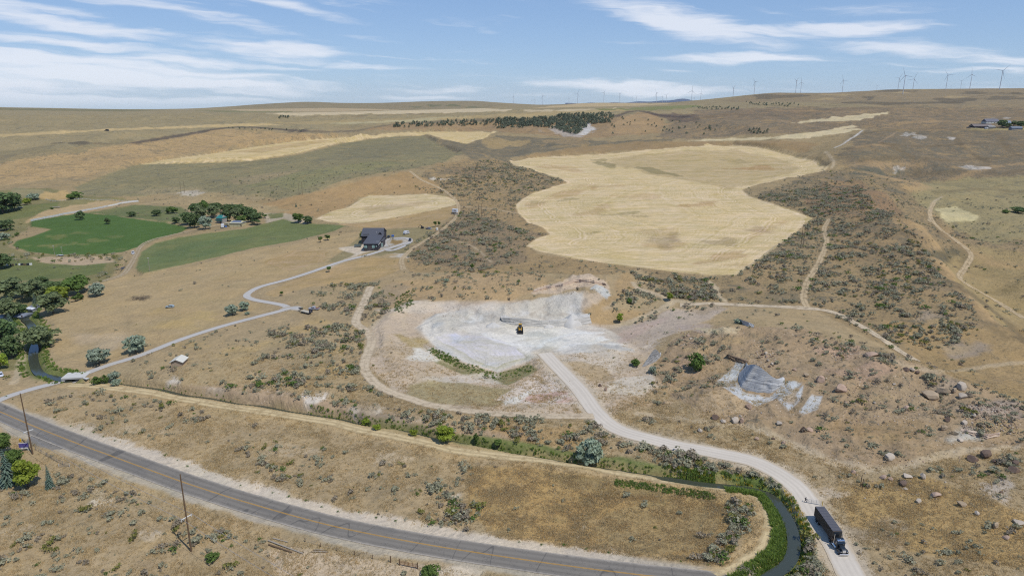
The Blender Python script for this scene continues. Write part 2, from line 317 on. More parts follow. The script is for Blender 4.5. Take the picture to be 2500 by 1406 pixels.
def area(poly, pad=.03, step=30):
    """signed distance (positive inside, in photo-pixel angles) on a slice of the grid"""
    q = [unproj(*p)[:2] for p in dens(list(poly) + [poly[0]], step)[:-1]]
    q = np.array(q, np.float32)
    t0, t1 = q[:, 0].min() - pad, q[:, 0].max() + pad; r0, r1 = q[:, 1].min() - pad, q[:, 1].max() + pad
    i0, i1 = np.searchsorted(TH, t0), np.searchsorted(TH, t1); j0, j1 = np.searchsorted(RH, r0), np.searchsorted(RH, r1)
    sl = (slice(i0, i1), slice(j0, j1)); T = TT[sl]; Q = RR[sl]
    ins = np.zeros(T.shape, bool); d2 = np.full(T.shape, 9.0, np.float32)
    n = len(q)
    for k in range(n):
        ax, ay = q[k]; bx, by = q[(k + 1) % n]
        if ay != by:
            c = ((ay > Q) != (by > Q)) & (T < (bx - ax) * (Q - ay) / (by - ay) + ax); ins ^= c
        ex, ey = bx - ax, by - ay; L = ex * ex + ey * ey + 1e-14
        t = np.clip(((T - ax) * ex + (Q - ay) * ey) / L, 0, 1)
        d2 = np.minimum(d2, (T - ax - t * ex) ** 2 + (Q - ay - t * ey) ** 2)
    sd = np.sqrt(d2) * np.where(ins, 1, -1)
    return sl, sd / PXR
def wline(pts, per=6):
    """centre line in the world from photo points"""
    return np.array([unproj(*p)[2:] for p in spline(pts, per)])
def resample(P, step):
    seg = np.hypot(np.diff(P[:, 0]), np.diff(P[:, 1])); s = np.concatenate([[0], np.cumsum(seg)])
    n = max(2, int(s[-1] / step) + 1); t = np.linspace(0, s[-1], n)
    return np.stack([np.interp(t, s, P[:, k]) for k in range(P.shape[1])], 1)
def lfield(P, reach):
    """distance in metres to a world line, with the line's own height, on a slice of the grid"""
    th = np.arctan2(P[:, 0], P[:, 1]); rr = np.log(np.hypot(P[:, 0], P[:, 1])); pad = reach / np.exp(rr).min()
    i0, i1 = np.searchsorted(TH, th.min() - pad), np.searchsorted(TH, th.max() + pad); j0, j1 = np.searchsorted(RH, rr.min() - pad), np.searchsorted(RH, rr.max() + pad)
    sl = (slice(i0, i1), slice(j0, j1)); X = XX[sl]; Y = YY[sl]
    d2 = np.full(X.shape, 1e12, np.float32); zz = np.zeros(X.shape, np.float32)
    for a, b in zip(P[:-1], P[1:]):
        ex, ey = b[0] - a[0], b[1] - a[1]; L = ex * ex + ey * ey + 1e-9
        t = np.clip(((X - a[0]) * ex + (Y - a[1]) * ey) / L, 0, 1); d = (X - a[0] - t * ex) ** 2 + (Y - a[1] - t * ey) ** 2
        m = d < d2; d2 = np.where(m, d, d2); zz = np.where(m, a[2] + (b[2] - a[2]) * t, zz)
    return sl, np.sqrt(d2), zz
def sstep(a, b, x):
    t = np.clip((x - a) / (b - a), 0, 1); return t * t * (3 - 2 * t)

# ---- lines of the roads and water (photo points)
L_ROAD = [(-140, 945), (-60, 978), (0, 1005), (110, 1052), (230, 1098), (340, 1138), (450, 1178), (600, 1226), (800, 1281), (1000, 1322), (1200, 1355), (1400, 1383), (1600, 1408), (1850, 1440)]
L_DRIVE = [(-20, 985), (20, 968), (80, 950), (150, 932), (205, 915), (270, 890), (340, 868), (450, 826), (560, 791), (640, 770), (690, 757), (700, 748), (672, 741), (625, 733), (602, 724), (612, 712), (640, 699), (700, 683), (760, 664), (830, 640), (900, 622), (960, 603), (1000, 590)]
L_HAUL = [(1330, 862), (1352, 885), (1385, 920), (1420, 958), (1450, 1000), (1485, 1035), (1530, 1056), (1620, 1080), (1720, 1101), (1820, 1120), (1890, 1148), (1940, 1185), (1968, 1220), (2000, 1270), (2040, 1330), (2068, 1385), (2095, 1430)]
L_CANALROAD = [(170, 940), (240, 943), (340, 955), (460, 977), (600, 1000), (750, 1022), (900, 1052), (1050, 1084), (1130, 1103), (1250, 1116), (1400, 1132), (1550, 1158), (1700, 1180), (1800, 1194), (1850, 1208), (1878, 1240), (1885, 1290), (1860, 1345), (1800, 1385), (1750, 1410)]
L_CANAL = [(190, 929), (250, 925), (350, 937), (480, 958), (640, 981), (850, 1018), (960, 1037), (1090, 1065), (1250, 1094), (1420, 1125), (1560, 1146), (1700, 1170), (1800, 1180), (1870, 1192), (1905, 1225), (1930, 1270), (1940, 1320), (1925, 1365), (1870, 1406), (1830, 1440)]
L_CANAL_UP = [(175, 925), (130, 915), (95, 905), (82, 880), (82, 850), (90, 820), (75, 790), (60, 775), (85, 750)]
L_BENCH = [(905, 700), (890, 735), (868, 785), (890, 805), (908, 830), (895, 870), (890, 900), (915, 935), (960, 960), (1040, 985), (1150, 1005), (1300, 1014), (1450, 1016)]
L_FARM = [(232, 692), (265, 682), (300, 670), (318, 648), (332, 622), (345, 600), (375, 585), (420, 574), (470, 563), (520, 553), (560, 548)]
L_UP1 = [(1660, 745), (1740, 742), (1850, 747), (1960, 752), (2030, 762), (2090, 790), (2150, 825), (2200, 860), (2240, 882)]
L_UP2 = [(1972, 752), (1962, 730), (1970, 690), (2000, 640), (2018, 590), (2012, 560), (2025, 535)]
L_UP3 = [(2500, 778), (2440, 740), (2380, 705), (2343, 680), (2358, 650), (2370, 620), (2330, 585), (2290, 555), (2270, 525), (2280, 495)]
L_UP4 = [(1640, 735), (1610, 720), (1560, 705), (1545, 690)]
L_UP5 = [(1490, 800), (1560, 778), (1620, 752), (1645, 735), (1680, 738)]
L_UP6 = [(1720, 680), (1745, 700), (1752, 720), (1770, 735)]
L_HOUSE2 = [(985, 660), (980, 640), (985, 628), (1010, 605), (1060, 575), (1100, 545), (1118, 520), (1115, 492), (1090, 470), (1070, 458), (1030, 440), (1000, 418)]
L_MOUND = [(1560, 1010), (1650, 1020), (1750, 1035), (1850, 1050), (1950, 1090), (2040, 1130), (2120, 1145), (2200, 1142), (2280, 1118), (2350, 1100), (2480, 1090)]
L_LEFTBANK = [(35, 935), (50, 890), (55, 850), (50, 810), (65, 775), (95, 755), (125, 745)]

RD = {k: resample(wline(v), 3.0) for k, v in dict(road=L_ROAD, drive=L_DRIVE, haul=L_HAUL, canalroad=L_CANALROAD, bench=L_BENCH, farm=L_FARM).items()}
def smooth1(z, n):
    for _ in range(n):
        z = np.concatenate([z[:1], (z[:-2] + z[1:-1] * 2 + z[2:]) / 4, z[-1:]])
    return z
for k in RD: RD[k][:, 2] = smooth1(RD[k][:, 2], 25)

# ---- relief: amplitude map, then broken ground
calm = np.zeros_like(ZG)
FIELD_BIG = [(1243, 391), (1330, 383), (1450, 379), (1560, 368), (1680, 358), (1790, 354), (1860, 362), (1940, 382), (2000, 396), (2022, 408), (2000, 420), (1930, 433), (1860, 448), (1812, 464), (1830, 480), (1890, 500), (1950, 518), (1984, 532), (1950, 560), (1900, 600), (1840, 645), (1795, 671), (1740, 671), (1620, 660), (1500, 645), (1400, 631), (1310, 612), (1285, 600), (1305, 585), (1345, 572), (1325, 555), (1290, 545), (1265, 520), (1258, 500), (1280, 483), (1330, 463), (1385, 447), (1370, 436), (1310, 420), (1265, 408)]
FIELD_SMALL = [(768, 535), (800, 520), (850, 506), (880, 485), (900, 477), (960, 478), (1040, 473), (1090, 480), (1115, 490), (1118, 500), (1080, 508), (1000, 524), (900, 542), (830, 546)]
FIELD_ALF = [(30, 600), (40, 588), (80, 577), (125, 560), (75, 555), (75, 540), (150, 527), (205, 520), (260, 525), (330, 534), (400, 543), (462, 556), (440, 568), (385, 583), (335, 604), (300, 615), (240, 621), (140, 622), (70, 615)]
FIELD_PAST = [(330, 655), (345, 615), (380, 594), (440, 580), (520, 568), (600, 558), (650, 545), (690, 535), (740, 545), (850, 550), (810, 566), (720, 588), (620, 605), (520, 630), (430, 650), (350, 668)]
FIELD_GREY = [(345, 400), (450, 400), (600, 396), (720, 380), (850, 348), (950, 335), (1030, 333), (1060, 345), (1090, 362), (1130, 376), (1085, 396), (1000, 413), (900, 428), (840, 440), (760, 470), (680, 485), (560, 475), (430, 470), (330, 480), (200, 478), (180, 455), (280, 420)]
FIELD_MID = [(340, 402), (420, 388), (520, 375), (600, 362), (720, 345), (850, 335), (960, 325), (1060, 322), (1210, 322), (1180, 340), (1140, 352), (1080, 340), (1030, 331), (940, 334), (840, 347), (720, 376), (600, 394), (450, 399)]
FIELD_DRY = [(200, 700), (350, 670), (470, 648), (620, 612), (780, 585), (900, 560), (880, 620), (770, 660), (650, 695), (600, 720), (640, 745), (560, 785), (400, 840), (270, 880), (130, 880), (140, 800), (100, 760), (200, 730)]
for poly, pad_ in ((FIELD_BIG, 8), (FIELD_SMALL, 5), (FIELD_ALF, 5), (FIELD_PAST, 5), (FIELD_GREY, 8), (FIELD_MID, 4), (FIELD_DRY, 15),
             ([(1180, 800), (1290, 800), (1480, 805), (1560, 830), (1500, 860), (1340, 866), (1240, 845)], 8)):
    sl, sd = area(poly); calm[sl] = np.maximum(calm[sl], sstep(-pad_, pad_, sd))
amp = (1 - .93 * calm)
def ridged(x, y, seed): return 1 - np.abs(2 * fbm(x, y, seed, 3) - 1)
nz = (fbm(XX / 90, YY / 90, 3, 4) - .5) * 5.0 * sstep(170, 480, DD)
nz += (fbm(XX / 22, YY / 22, 13, 3) - .5) * 2.1
nz += (ridged(XX / 62, YY / 62, 45) - .62) * 4.6 * sstep(330, 480, DD) * (1 - sstep(800, 1200, DD)) * sstep(-60, 60, XX)
nz += (fbm(XX / 5.0, YY / 5.0, 23, 2) - .5) * .42 * (1 - sstep(500, 900, DD))
nz += (ridged(XX / 330, YY / 330, 31) - .6) * 30 * sstep(800, 1800, DD) * (1 - sstep(2400, 3300, DD) * .85)
nz += (ridged(XX / 130, YY / 160, 41) - .6) * 13.0 * sstep(650, 1000, DD) * (1 - sstep(2000, 3000, DD))
for poly, a1, a2 in (([(1020, 802), (1060, 765), (1130, 742), (1260, 738), (1330, 716), (1420, 702), (1490, 712), (1500, 740), (1440, 782), (1300, 778), (1180, 792), (1070, 842)], 3.4, 1.5), ([(1600, 900), (1640, 832), (1760, 798), (1960, 802), (2100, 858), (2240, 892), (2500, 990), (2560, 1090), (2250, 1130), (2080, 1140), (1900, 1068), (1750, 1018), (1640, 962)], 3.2, 1.3), ([(1290, 722), (1330, 690), (1400, 666), (1490, 672), (1500, 720), (1420, 706)], 3.0, 1.6), ([(430, 945), (690, 948), (900, 985), (1300, 1040), (1280, 1072), (850, 1020), (600, 986)], 1.6, .8)):
    sl, sd = area(poly); w = sstep(-4, 14, sd); nz[sl] += w * ((ridged(XX[sl] / 17, YY[sl] / 17, 205) - .62) * a1 + (ridged(XX[sl] / 6, YY[sl] / 6, 215) - .62) * a2)
for pts, hh, ww in (([(1010, 742), (968, 765), (940, 805), (942, 850), (975, 892), (1040, 930)], 1.6, 4.0), ([(1030, 800), (1045, 835), (1105, 878), (1180, 912)], 1.0, 2.5), ([(1335, 885), (1375, 930), (1420, 985)], 1.2, 2.0), ([(1555, 700), (1620, 728), (1660, 742)], -1.0, 2.5)):
    sl, d, _ = lfield(np.array([unproj(*p)[2:] for p in spline(pts)]), ww * 3); nz[sl] += hh * np.exp(-(d / ww) ** 2)
nz *= 1 - .75 * sstep(2600, 3400, DD)
ZG = ZG + (nz * amp).astype(np.float32) - (np.maximum(DD - 6200, 0) * .034).astype(np.float32)
for k, hw, rch in (('road', 5.4, 11), ('drive', 2.3, 6), ('haul', 4.0, 9), ('canalroad', 2.4, 6), ('bench', 2.6, 6), ('farm', 2.4, 6)):
    sl, d, zz = lfield(RD[k], rch + 2); w = 1 - sstep(hw, rch, d); ZG[sl] = ZG[sl] * (1 - w) + zz * w
# canal bed: a narrow cut under the bluff, wide at the bend
CANW = {}
for key, pts in (('canal', L_CANAL), ('canal_up', L_CANAL_UP)):
    P = resample(wline(pts), 3.0); P[:, 2] = smooth1(np.minimum(P[:, 2], 9), 40)
    if key == 'canal':
        kc = int(np.argmax(P[:, 0] > 45)); drop = np.interp(np.arange(len(P)), [0, kc, len(P)], [1.5, 1.1, .8]); P[:, 2] = np.minimum(P[:, 2] - drop, np.interp(np.arange(len(P)), [0, len(P)], [.8, .2])); KCAN = kc; parts = ((P[:kc + 2], .8, 1.7), (P[kc:], 1.6, 2.2))
    else: P[:, 2] = np.minimum(P[:, 2] - .7, 1.0); parts = ((P, 1.4, 2.4),)
    P[:, 2] = smooth1(P[:, 2], 20); CANW[key] = P
    for Q_, wid, fall in parts:
        sl, d, zz = lfield(Q_, 9); w = 1 - sstep(wid, wid + fall, d); ZG[sl] = ZG[sl] * (1 - w) + (zz - .8) * w
ZG = ZG.astype(np.float32)
# ------------------------------------------------------------------ ground colours (albedo from the colours the sunlit ground shows)
KEXP = 1.36
def lin(c): c = c / 255.0; return c / 12.92 if c <= .04045 else ((c + .055) / 1.055) ** 2.4
def C(r, g, b, k=None): k = k or KEXP; return np.array([min(lin(r) / k, .9), min(lin(g) / k, .9), min(lin(b) / k, .9)], np.float32)
CG = np.zeros(ZG.shape + (3,), np.float32)
SG = np.zeros_like(ZG)      # sagebrush speckle
RW = np.zeros_like(ZG)      # strength of crop rows
RC = np.zeros_like(ZG)      # row coordinate in metres
PL = np.zeros_like(ZG)      # pale stony flecks
t_ = sstep(350, 650, DD)[..., None]; f_ = sstep(1100, 1900, DD)[..., None]
CG[:] = C(174, 151, 112) * (1 - t_) + C(166, 144, 104) * t_; CG[:] = CG * (1 - f_) + C(158, 141, 104) * f_
SG[:] = .25; PL[:] = .3 * (1 - sstep(300, 500, DD))
NW1 = fbm(XX / 9, YY / 9, 51, 4) - .5; NW2 = fbm(XX / 45, YY / 45, 61, 4) - .5; NW3 = fbm(XX / 2.5, YY / 2.5, 71, 3) - .5
NWP = fbm(TT * 45, RR * 7, 171, 5, .6) - .5; FARW = sstep(450, 900, DD)
PAINTED = {}
def paint(poly, col, soft=5, warp=6, k=1.0, sage=None, rows=None, pale=None, big=False, keep=None):
    sl, sd = area(poly)
    w = sd + (NW2[sl] * 2.2 if big else NW1[sl] * 1.6 + NW3[sl] * .8) * warp + NWP[sl] * FARW[sl] * np.minimum(warp, 8) * (8.0 if keep is None else .5)
    w = sstep(-soft, soft, w) * k
    CG[sl] += (np.asarray(col) - CG[sl]) * w[..., None]
    if sage is not None: SG[sl] += (sage - SG[sl]) * w
    if pale is not None: PL[sl] += (pale - PL[sl]) * w
    if rows is not None:
        RW[sl] += (rows - RW[sl]) * w; RC[sl] += (np.abs(sd) * PXR * DD[sl] - RC[sl]) * (sd > -2)
    elif k == 1.0 and rows is None: RW[sl] *= (1 - w)
    if keep: PAINTED[keep] = (sl, sd > 0)
def blob(px, py, rx, ry, col, soft=6, warp=6, k=1.0, tilt=0.0, **kw):
    ph = rnd.uniform(0, 6.28); pl = [(px + (x - px) * q, py + (y - py) * q) for (x, y), q in ((p, 1 + .28 * math.sin(3 * i * .349 + ph) + .16 * math.sin(5 * i * .349 + 2 * ph)) for i, p in enumerate(ell(px, py, rx, ry, tilt=tilt)))]
    paint(pl, col, soft * 1.3, warp * 1.7, k, **kw)
def stroke(pts, hw, col, k=1.0, soft=.6, sage=0.0, spl=True):
    P = wline(pts) if spl else np.array([unproj(*p)[2:] for p in pts]); sl, d, _ = lfield(P, hw * 2 + 6)
    d = d + NW3[sl] * soft * 2.5; w = (1 - sstep(hw - soft, hw + soft, d)) * k
    CG[sl] += (np.asarray(col) - CG[sl]) * w[..., None]; SG[sl] *= (1 - w)

# right hillsides
paint([(1560, 650), (1730, 676), (1800, 672), (1990, 540), (1840, 480), (2030, 410), (2040, 380), (2110, 330), (2130, 315), (2600, 318), (2600, 800), (2440, 800), (2240, 890), (1990, 755), (1740, 740), (1640, 730)], C(158, 135, 97), 10, 10, sage=.72)
paint([(2040, 378), (2110, 325), (2250, 318), (2600, 322), (2600, 425), (2200, 440), (2080, 415)], C(146, 126, 96), 10, 22, sage=.85)
paint([(2210, 455), (2350, 440), (2600, 425), (2600, 560), (2420, 600), (2330, 560), (2270, 520)], C(160, 145, 102), 10, 14, sage=.35)
paint([(2290, 510), (2335, 504), (2390, 528), (2385, 541), (2310, 541), (2292, 530)], C(204, 188, 138), 3, 3, sage=.1)
paint([(2120, 470), (2190, 520), (2262, 560), (2322, 640), (2402, 740), (2436, 792), (2400, 782), (2330, 702), (2240, 610), (2150, 500)], C(184, 153, 106), 6, 6, sage=.22)
paint([(2080, 428), (2130, 455), (2200, 520), (2120, 540), (2000, 520), (1960, 490), (2030, 440)], C(152, 124, 92), 8, 8, sage=.6)
paint([(2290, 620), (2350, 700), (2440, 790), (2500, 850), (2600, 850), (2600, 640), (2400, 600)], C(168, 145, 98), 10, 10, sage=.35)
paint([(2150, 780), (2250, 790), (2400, 800), (2560, 800), (2560, 1000), (2350, 930), (2240, 885)], C(170, 142, 96), 8, 8, sage=.35)
blob(2350, 852, 48, 22, C(160, 143, 122), 10, 10); blob(2270, 770, 30, 14, C(166, 148, 128), 8, 8, .7)
blob(2140, 380, 80, 16, C(146, 126, 92), 8, 10)
blob(2120, 420, 60, 10, C(118, 112, 88), 8, 10, sage=.8); blob(2300, 620, 40, 14, C(120, 108, 80), 8, 8, sage=.8)
paint([(2000, 545), (2200, 520), (2280, 600), (2250, 640), (2060, 640)], C(150, 126, 90), 12, 14, .6, sage=.8)
# far right slopes and the skyline ridge
paint([(1640, 285), (1720, 268), (1900, 262), (2110, 262), (2300, 262), (2600, 262), (2600, 318), (2140, 316), (2000, 322), (1660, 342), (1600, 336)], C(154, 131, 99), 6, 14, sage=.72, big=True)
paint([(1760, 248), (1850, 228), (2060, 224), (2600, 212), (2600, 264), (2200, 262), (2000, 250)], C(156, 136, 102), 5, 10, sage=.5)
for (px, py, rx, ry) in ((1890, 236, 60, 5), (2180, 222, 50, 4), (2120, 239, 22, 5), (2380, 227, 30, 4), (2330, 245, 45, 6), (2450, 240, 40, 5), (2230, 222, 16, 4), (2190, 252, 130, 3), (2440, 228, 40, 2)): blob(px, py, rx, ry, C(106, 96, 78), 3, 4, .75)
for (px, py, rx, ry) in ((2020, 242, 30, 3), (2330, 237, 26, 3), (2050, 232, 40, 2.5), (2200, 226, 20, 2.5)): blob(px, py, rx, ry, C(184, 160, 112), 2, 2, .8)
paint([(1680, 283), (1800, 268), (1960, 268), (2080, 262), (2060, 272), (1960, 284), (1800, 296)], C(146, 122, 94), 6, 12, .7, sage=.8)
# plateau to the left and centre
paint([(-200, 262), (300, 267), (520, 264), (960, 280), (1250, 262), (1700, 255), (1580, 275), (1480, 282), (1200, 292), (960, 302), (740, 320), (540, 312), (390, 338), (200, 362), (-200, 400)], C(160, 144, 106), 4, 5, sage=.28)
paint([(560, 262), (620, 256), (750, 248), (1040, 247), (1165, 246), (1240, 257), (1180, 264), (1000, 268), (800, 268)], C(152, 137, 104), 3, 4, sage=.35)
for (px, py, rx, ry) in ((1020, 262, 18, 3), (1060, 258, 22, 3), (1100, 258, 16, 3), (1160, 262, 20, 2)): blob(px, py, rx, ry, C(108, 112, 78), 2, 3, .7)
paint([(-100, 262), (140, 266), (420, 269), (300, 273), (-100, 268)], C(110, 112, 76), 1, 1, .55)
for poly, c in (([(640, 277), (900, 272), (1180, 265), (1250, 268), (1230, 273), (1000, 278), (700, 283)], (204, 184, 146)), ([(560, 268), (800, 264), (980, 268), (800, 273), (600, 274)], (186, 164, 126)),
                ([(780, 302), (1000, 290), (1200, 281), (1270, 283), (1100, 293), (850, 304)], (182, 168, 126)), ([(1280, 270), (1420, 266), (1530, 266), (1400, 272), (1300, 274)], (198, 178, 140)),
                ([(1300, 265), (1420, 252), (1480, 249), (1640, 254), (1560, 259), (1400, 262)], (192, 168, 124)), ([(1040, 291), (1250, 277), (1480, 269), (1560, 270), (1300, 284), (1100, 296)], (176, 154, 108)),
                ([(-50, 338), (120, 328), (260, 319), (500, 312), (700, 305), (640, 301), (500, 306), (270, 315), (-50, 331)], (196, 170, 118)), ([(640, 300), (900, 292), (1100, 284), (1000, 292), (760, 304)], (170, 150, 106))):
    paint(poly, C(*c), 2, 2, sage=.05)
paint([(1420, 268), (1540, 263), (1690, 257), (1720, 260), (1640, 268), (1500, 270)], C(134, 134, 84), 2, 2, sage=.05)
paint([(700, 287), (900, 283), (1080, 275), (1000, 280), (860, 286)], C(146, 124, 92), 2, 3, .7); paint([(470, 270), (720, 272), (700, 275), (560, 275)], C(126, 126, 82), 1.5, 2, .7)
paint([(-200, 400), (150, 366), (400, 340), (540, 316), (740, 326), (840, 334), (700, 350), (520, 372), (340, 398), (200, 432), (-200, 470)], C(184, 154, 106), 5, 8, sage=.42)
paint([(-200, 395), (-20, 372), (150, 352), (380, 338), (300, 352), (120, 385), (-200, 420)], C(148, 134, 98), 4, 8, .8, sage=.4)
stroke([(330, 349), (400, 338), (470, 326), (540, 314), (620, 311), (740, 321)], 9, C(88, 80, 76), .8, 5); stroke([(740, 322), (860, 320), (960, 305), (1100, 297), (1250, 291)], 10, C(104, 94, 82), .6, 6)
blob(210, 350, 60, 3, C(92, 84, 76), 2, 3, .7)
# canyon and benches in the middle
paint([(880, 318), (960, 303), (1200, 296), (1500, 286), (1580, 276), (1640, 300), (1620, 326), (1420, 338), (1200, 322), (1000, 320)], C(164, 136, 98), 4, 6, sage=.35)
paint([(1560, 274), (1600, 282), (1650, 300), (1600, 325), (1480, 326), (1500, 300)], C(174, 144, 102), 4, 6, sage=.2)
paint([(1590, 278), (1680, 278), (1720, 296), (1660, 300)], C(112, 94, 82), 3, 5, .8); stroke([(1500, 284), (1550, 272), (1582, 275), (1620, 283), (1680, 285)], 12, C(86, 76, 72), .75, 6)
blob(1432, 316, 18, 11, C(208, 202, 196), 3, 6); blob(1376, 322, 30, 7, C(190, 182, 176), 4, 8, .6, tilt=.3); blob(1318, 320, 22, 5, C(176, 164, 152), 3, 6, .6)
paint([(1130, 376), (1060, 345), (1030, 333), (1140, 352), (1210, 330), (1350, 338), (1500, 345), (1650, 338), (1640, 346), (1560, 350), (1400, 363), (1250, 388), (1385, 445), (1265, 500), (1150, 480), (1180, 400)], C(142, 127, 98), 6, 8, sage=.8)
blob(1225, 350, 60, 12, C(174, 148, 100), 5, 8, .85, sage=.2); blob(1390, 345, 60, 8, C(166, 140, 100), 5, 8, .6, sage=.4)
paint([(1245, 386), (1400, 361), (1550, 346), (1650, 347), (1900, 344), (2010, 350), (1970, 372), (1790, 353), (1560, 366), (1330, 383)], C(160, 134, 94), 3, 3, sage=.05)
for poly in ([(1930, 300), (1990, 292), (2100, 281), (2167, 274), (2135, 288), (2100, 295), (1990, 298)], [(1650, 343), (1760, 339), (1900, 333), (1990, 322), (2080, 306), (2092, 310), (2060, 316), (2112, 316), (2000, 335), (1900, 341), (1760, 345)]):
    paint(poly, C(208, 189, 146), 1.5, 2, sage=0, rows=.3)
paint([(950, 455), (1080, 400), (1180, 385), (1240, 395), (1385, 446), (1270, 495), (1260, 520), (1345, 572), (1290, 600), (1310, 620), (1400, 632), (1560, 655), (1500, 670), (1000, 665), (985, 640), (1060, 575), (1118, 520), (1090, 470)], C(166, 140, 98), 6, 8, sage=.6)
paint([(1010, 640), (1000, 600), (1100, 540), (1135, 512), (1270, 560), (1340, 575), (1280, 600), (1290, 640), (1150, 660)], C(150, 128, 96), 8, 8, sage=.72)
paint([(560, 510), (640, 498), (780, 468), (870, 440), (1000, 416), (1060, 440), (1090, 470), (960, 476), (880, 485), (840, 508), (770, 532), (700, 520)], C(174, 143, 97), 5, 5, sage=.12)
blob(1060, 437, 30, 4, C(214, 204, 190), 3, 8, .8); blob(1150, 420, 60, 14, C(150, 126, 94), 6, 8, .7)
paint([(330, 500), (480, 475), (640, 500), (700, 515), (640, 520), (450, 500), (350, 498)], C(176, 153, 110), 5, 6, sage=.2)
# left river land
paint([(-300, 480), (120, 460), (330, 490), (75, 540), (30, 600), (70, 622), (300, 622), (260, 690), (200, 700), (100, 760), (60, 900), (-300, 950)], C(136, 128, 84), 6, 8, sage=.15)
paint([(-200, 512), (90, 500), (150, 492), (140, 508), (60, 532), (-200, 570)], C(118, 122, 72), 3, 3); paint([(-200, 645), (120, 632), (262, 640), (250, 668), (150, 680), (-200, 700)], C(112, 120, 70), 4, 4)
paint([(75, 628), (270, 626), (282, 640), (200, 648), (100, 640)], C(184, 160, 128), 3, 5); paint([(60, 545), (110, 515), (240, 489), (335, 491), (200, 519), (78, 541)], C(184, 158, 114), 2, 3)
blob(140, 477, 40, 11, C(190, 160, 104), 3, 3); blob(60, 470, 30, 8, C(150, 140, 100), 3, 4)
paint([(205, 520), (330, 500), (445, 505), (470, 545), (400, 543), (330, 533)], C(116, 122, 76), 4, 4)
paint(FIELD_PAST, C(116, 125, 75), 4, 4, keep='pasture', rows=.25); paint([(345, 650), (380, 615), (480, 590), (600, 575), (620, 590), (500, 625)], C(98, 118, 74), 12, 8, .5)
paint([(640, 520), (700, 522), (760, 545), (740, 548), (690, 534), (650, 545)], C(184, 168, 142), 3, 4); paint([(650, 522), (690, 520), (690, 530), (660, 535)], C(118, 122, 78), 3, 3)
paint(FIELD_ALF, C(84, 112, 52), 3, 2.5, keep='alfalfa', sage=0, rows=.3)
for (px, py, rx, ry, k) in ((135, 578, 24, 5, .55), (188, 569, 14, 2.5, .5), (187, 595, 16, 3.5, .8), (232, 587, 22, 3.5, .5), (118, 601, 18, 3, .7), (155, 598, 14, 2.5, .6), (285, 578, 14, 2.5, .35), (300, 608, 12, 2, .3), (60, 600, 14, 2, .3)): blob(px, py, rx, ry, C(150, 140, 86), 4, 6, k * .7)
# big fields
def stubble(poly, col, keep): paint(poly, col, 2.6, 3.0, sage=0, rows=1.0, pale=0, keep=keep)
paint(FIELD_GREY, C(146, 136, 98), 3, 4, keep='grey', sage=.42); paint([(600, 455), (720, 420), (900, 395), (1000, 400), (850, 425), (720, 465)], C(144, 140, 94), 14, 10, .7)
paint([(560, 440), (640, 425), (760, 410), (700, 430), (600, 452)], C(166, 146, 110), 8, 8, .6); paint([(750, 395), (900, 352), (1030, 338), (1080, 365), (950, 385)], C(136, 128, 96), 14, 10, .7)
paint([(300, 470), (420, 455), (560, 470), (640, 485), (480, 485)], C(168, 150, 112), 10, 8, .6); blob(465, 472, 32, 5, C(206, 192, 170), 4, 8, .8)
stubble(FIELD_MID, C(212, 186, 130), 'mid'); paint([(560, 372), (700, 352), (830, 338), (800, 346), (640, 374)], C(180, 150, 102), 3, 4, .5)
stubble(FIELD_SMALL, C(212, 188, 140), 'small'); paint([(880, 505), (960, 500), (1060, 490), (1000, 505), (900, 525)], C(186, 163, 124), 8, 10, .7)
paint([(830, 548), (900, 544), (1000, 526), (1080, 510), (1116, 503), (1112, 522), (1060, 555), (990, 556), (900, 560)], C(178, 150, 103), 2, 2, sage=.05, rows=.7)
stubble(FIELD_BIG, C(214, 189, 139), 'big')
paint([(1500, 385), (1680, 368), (1800, 366), (1930, 392), (1960, 412), (1860, 440), (1780, 462), (1640, 435), (1480, 400)], C(186, 163, 116), 8, 10, .75)
for (px, py, rx, ry, k, t) in ((1840, 410, 50, 6, .7, -.05), (1700, 500, 50, 5, .55, -.1), (1400, 470, 60, 6, .45, -.2), (1450, 515, 40, 8, .35, -.3), (1620, 600, 50, 8, .35, 0), (1760, 630, 60, 10, .5, -.2), (1560, 480, 60, 6, .3, 0), (1450, 455, 50, 5, .35, 0), (1360, 410, 50, 6, .4, .1), (1870, 560, 50, 8, .35, -.4), (1300, 500, 20, 6, .4, 0)): blob(px, py, rx, ry, C(178, 142, 92), 6, 10, k, tilt=t)
for (px, py, rx, ry, k, t) in ((1480, 402, 26, 4, .6, .15), (1590, 416, 50, 3.5, .6, .2), (1440, 569, 26, 3, .35, -.1), (1390, 487, 20, 3, .4, -.1), (1520, 522, 40, 3, .4, -.1), (1570, 528, 20, 3, .35, 0), (1460, 392, 14, 2.5, .4, 0), (1810, 395, 60, 4, .3, .1), (1310, 494, 16, 3, .3, 0)): blob(px, py, rx, ry, C(126, 118, 76), 3, 6, k, tilt=t)
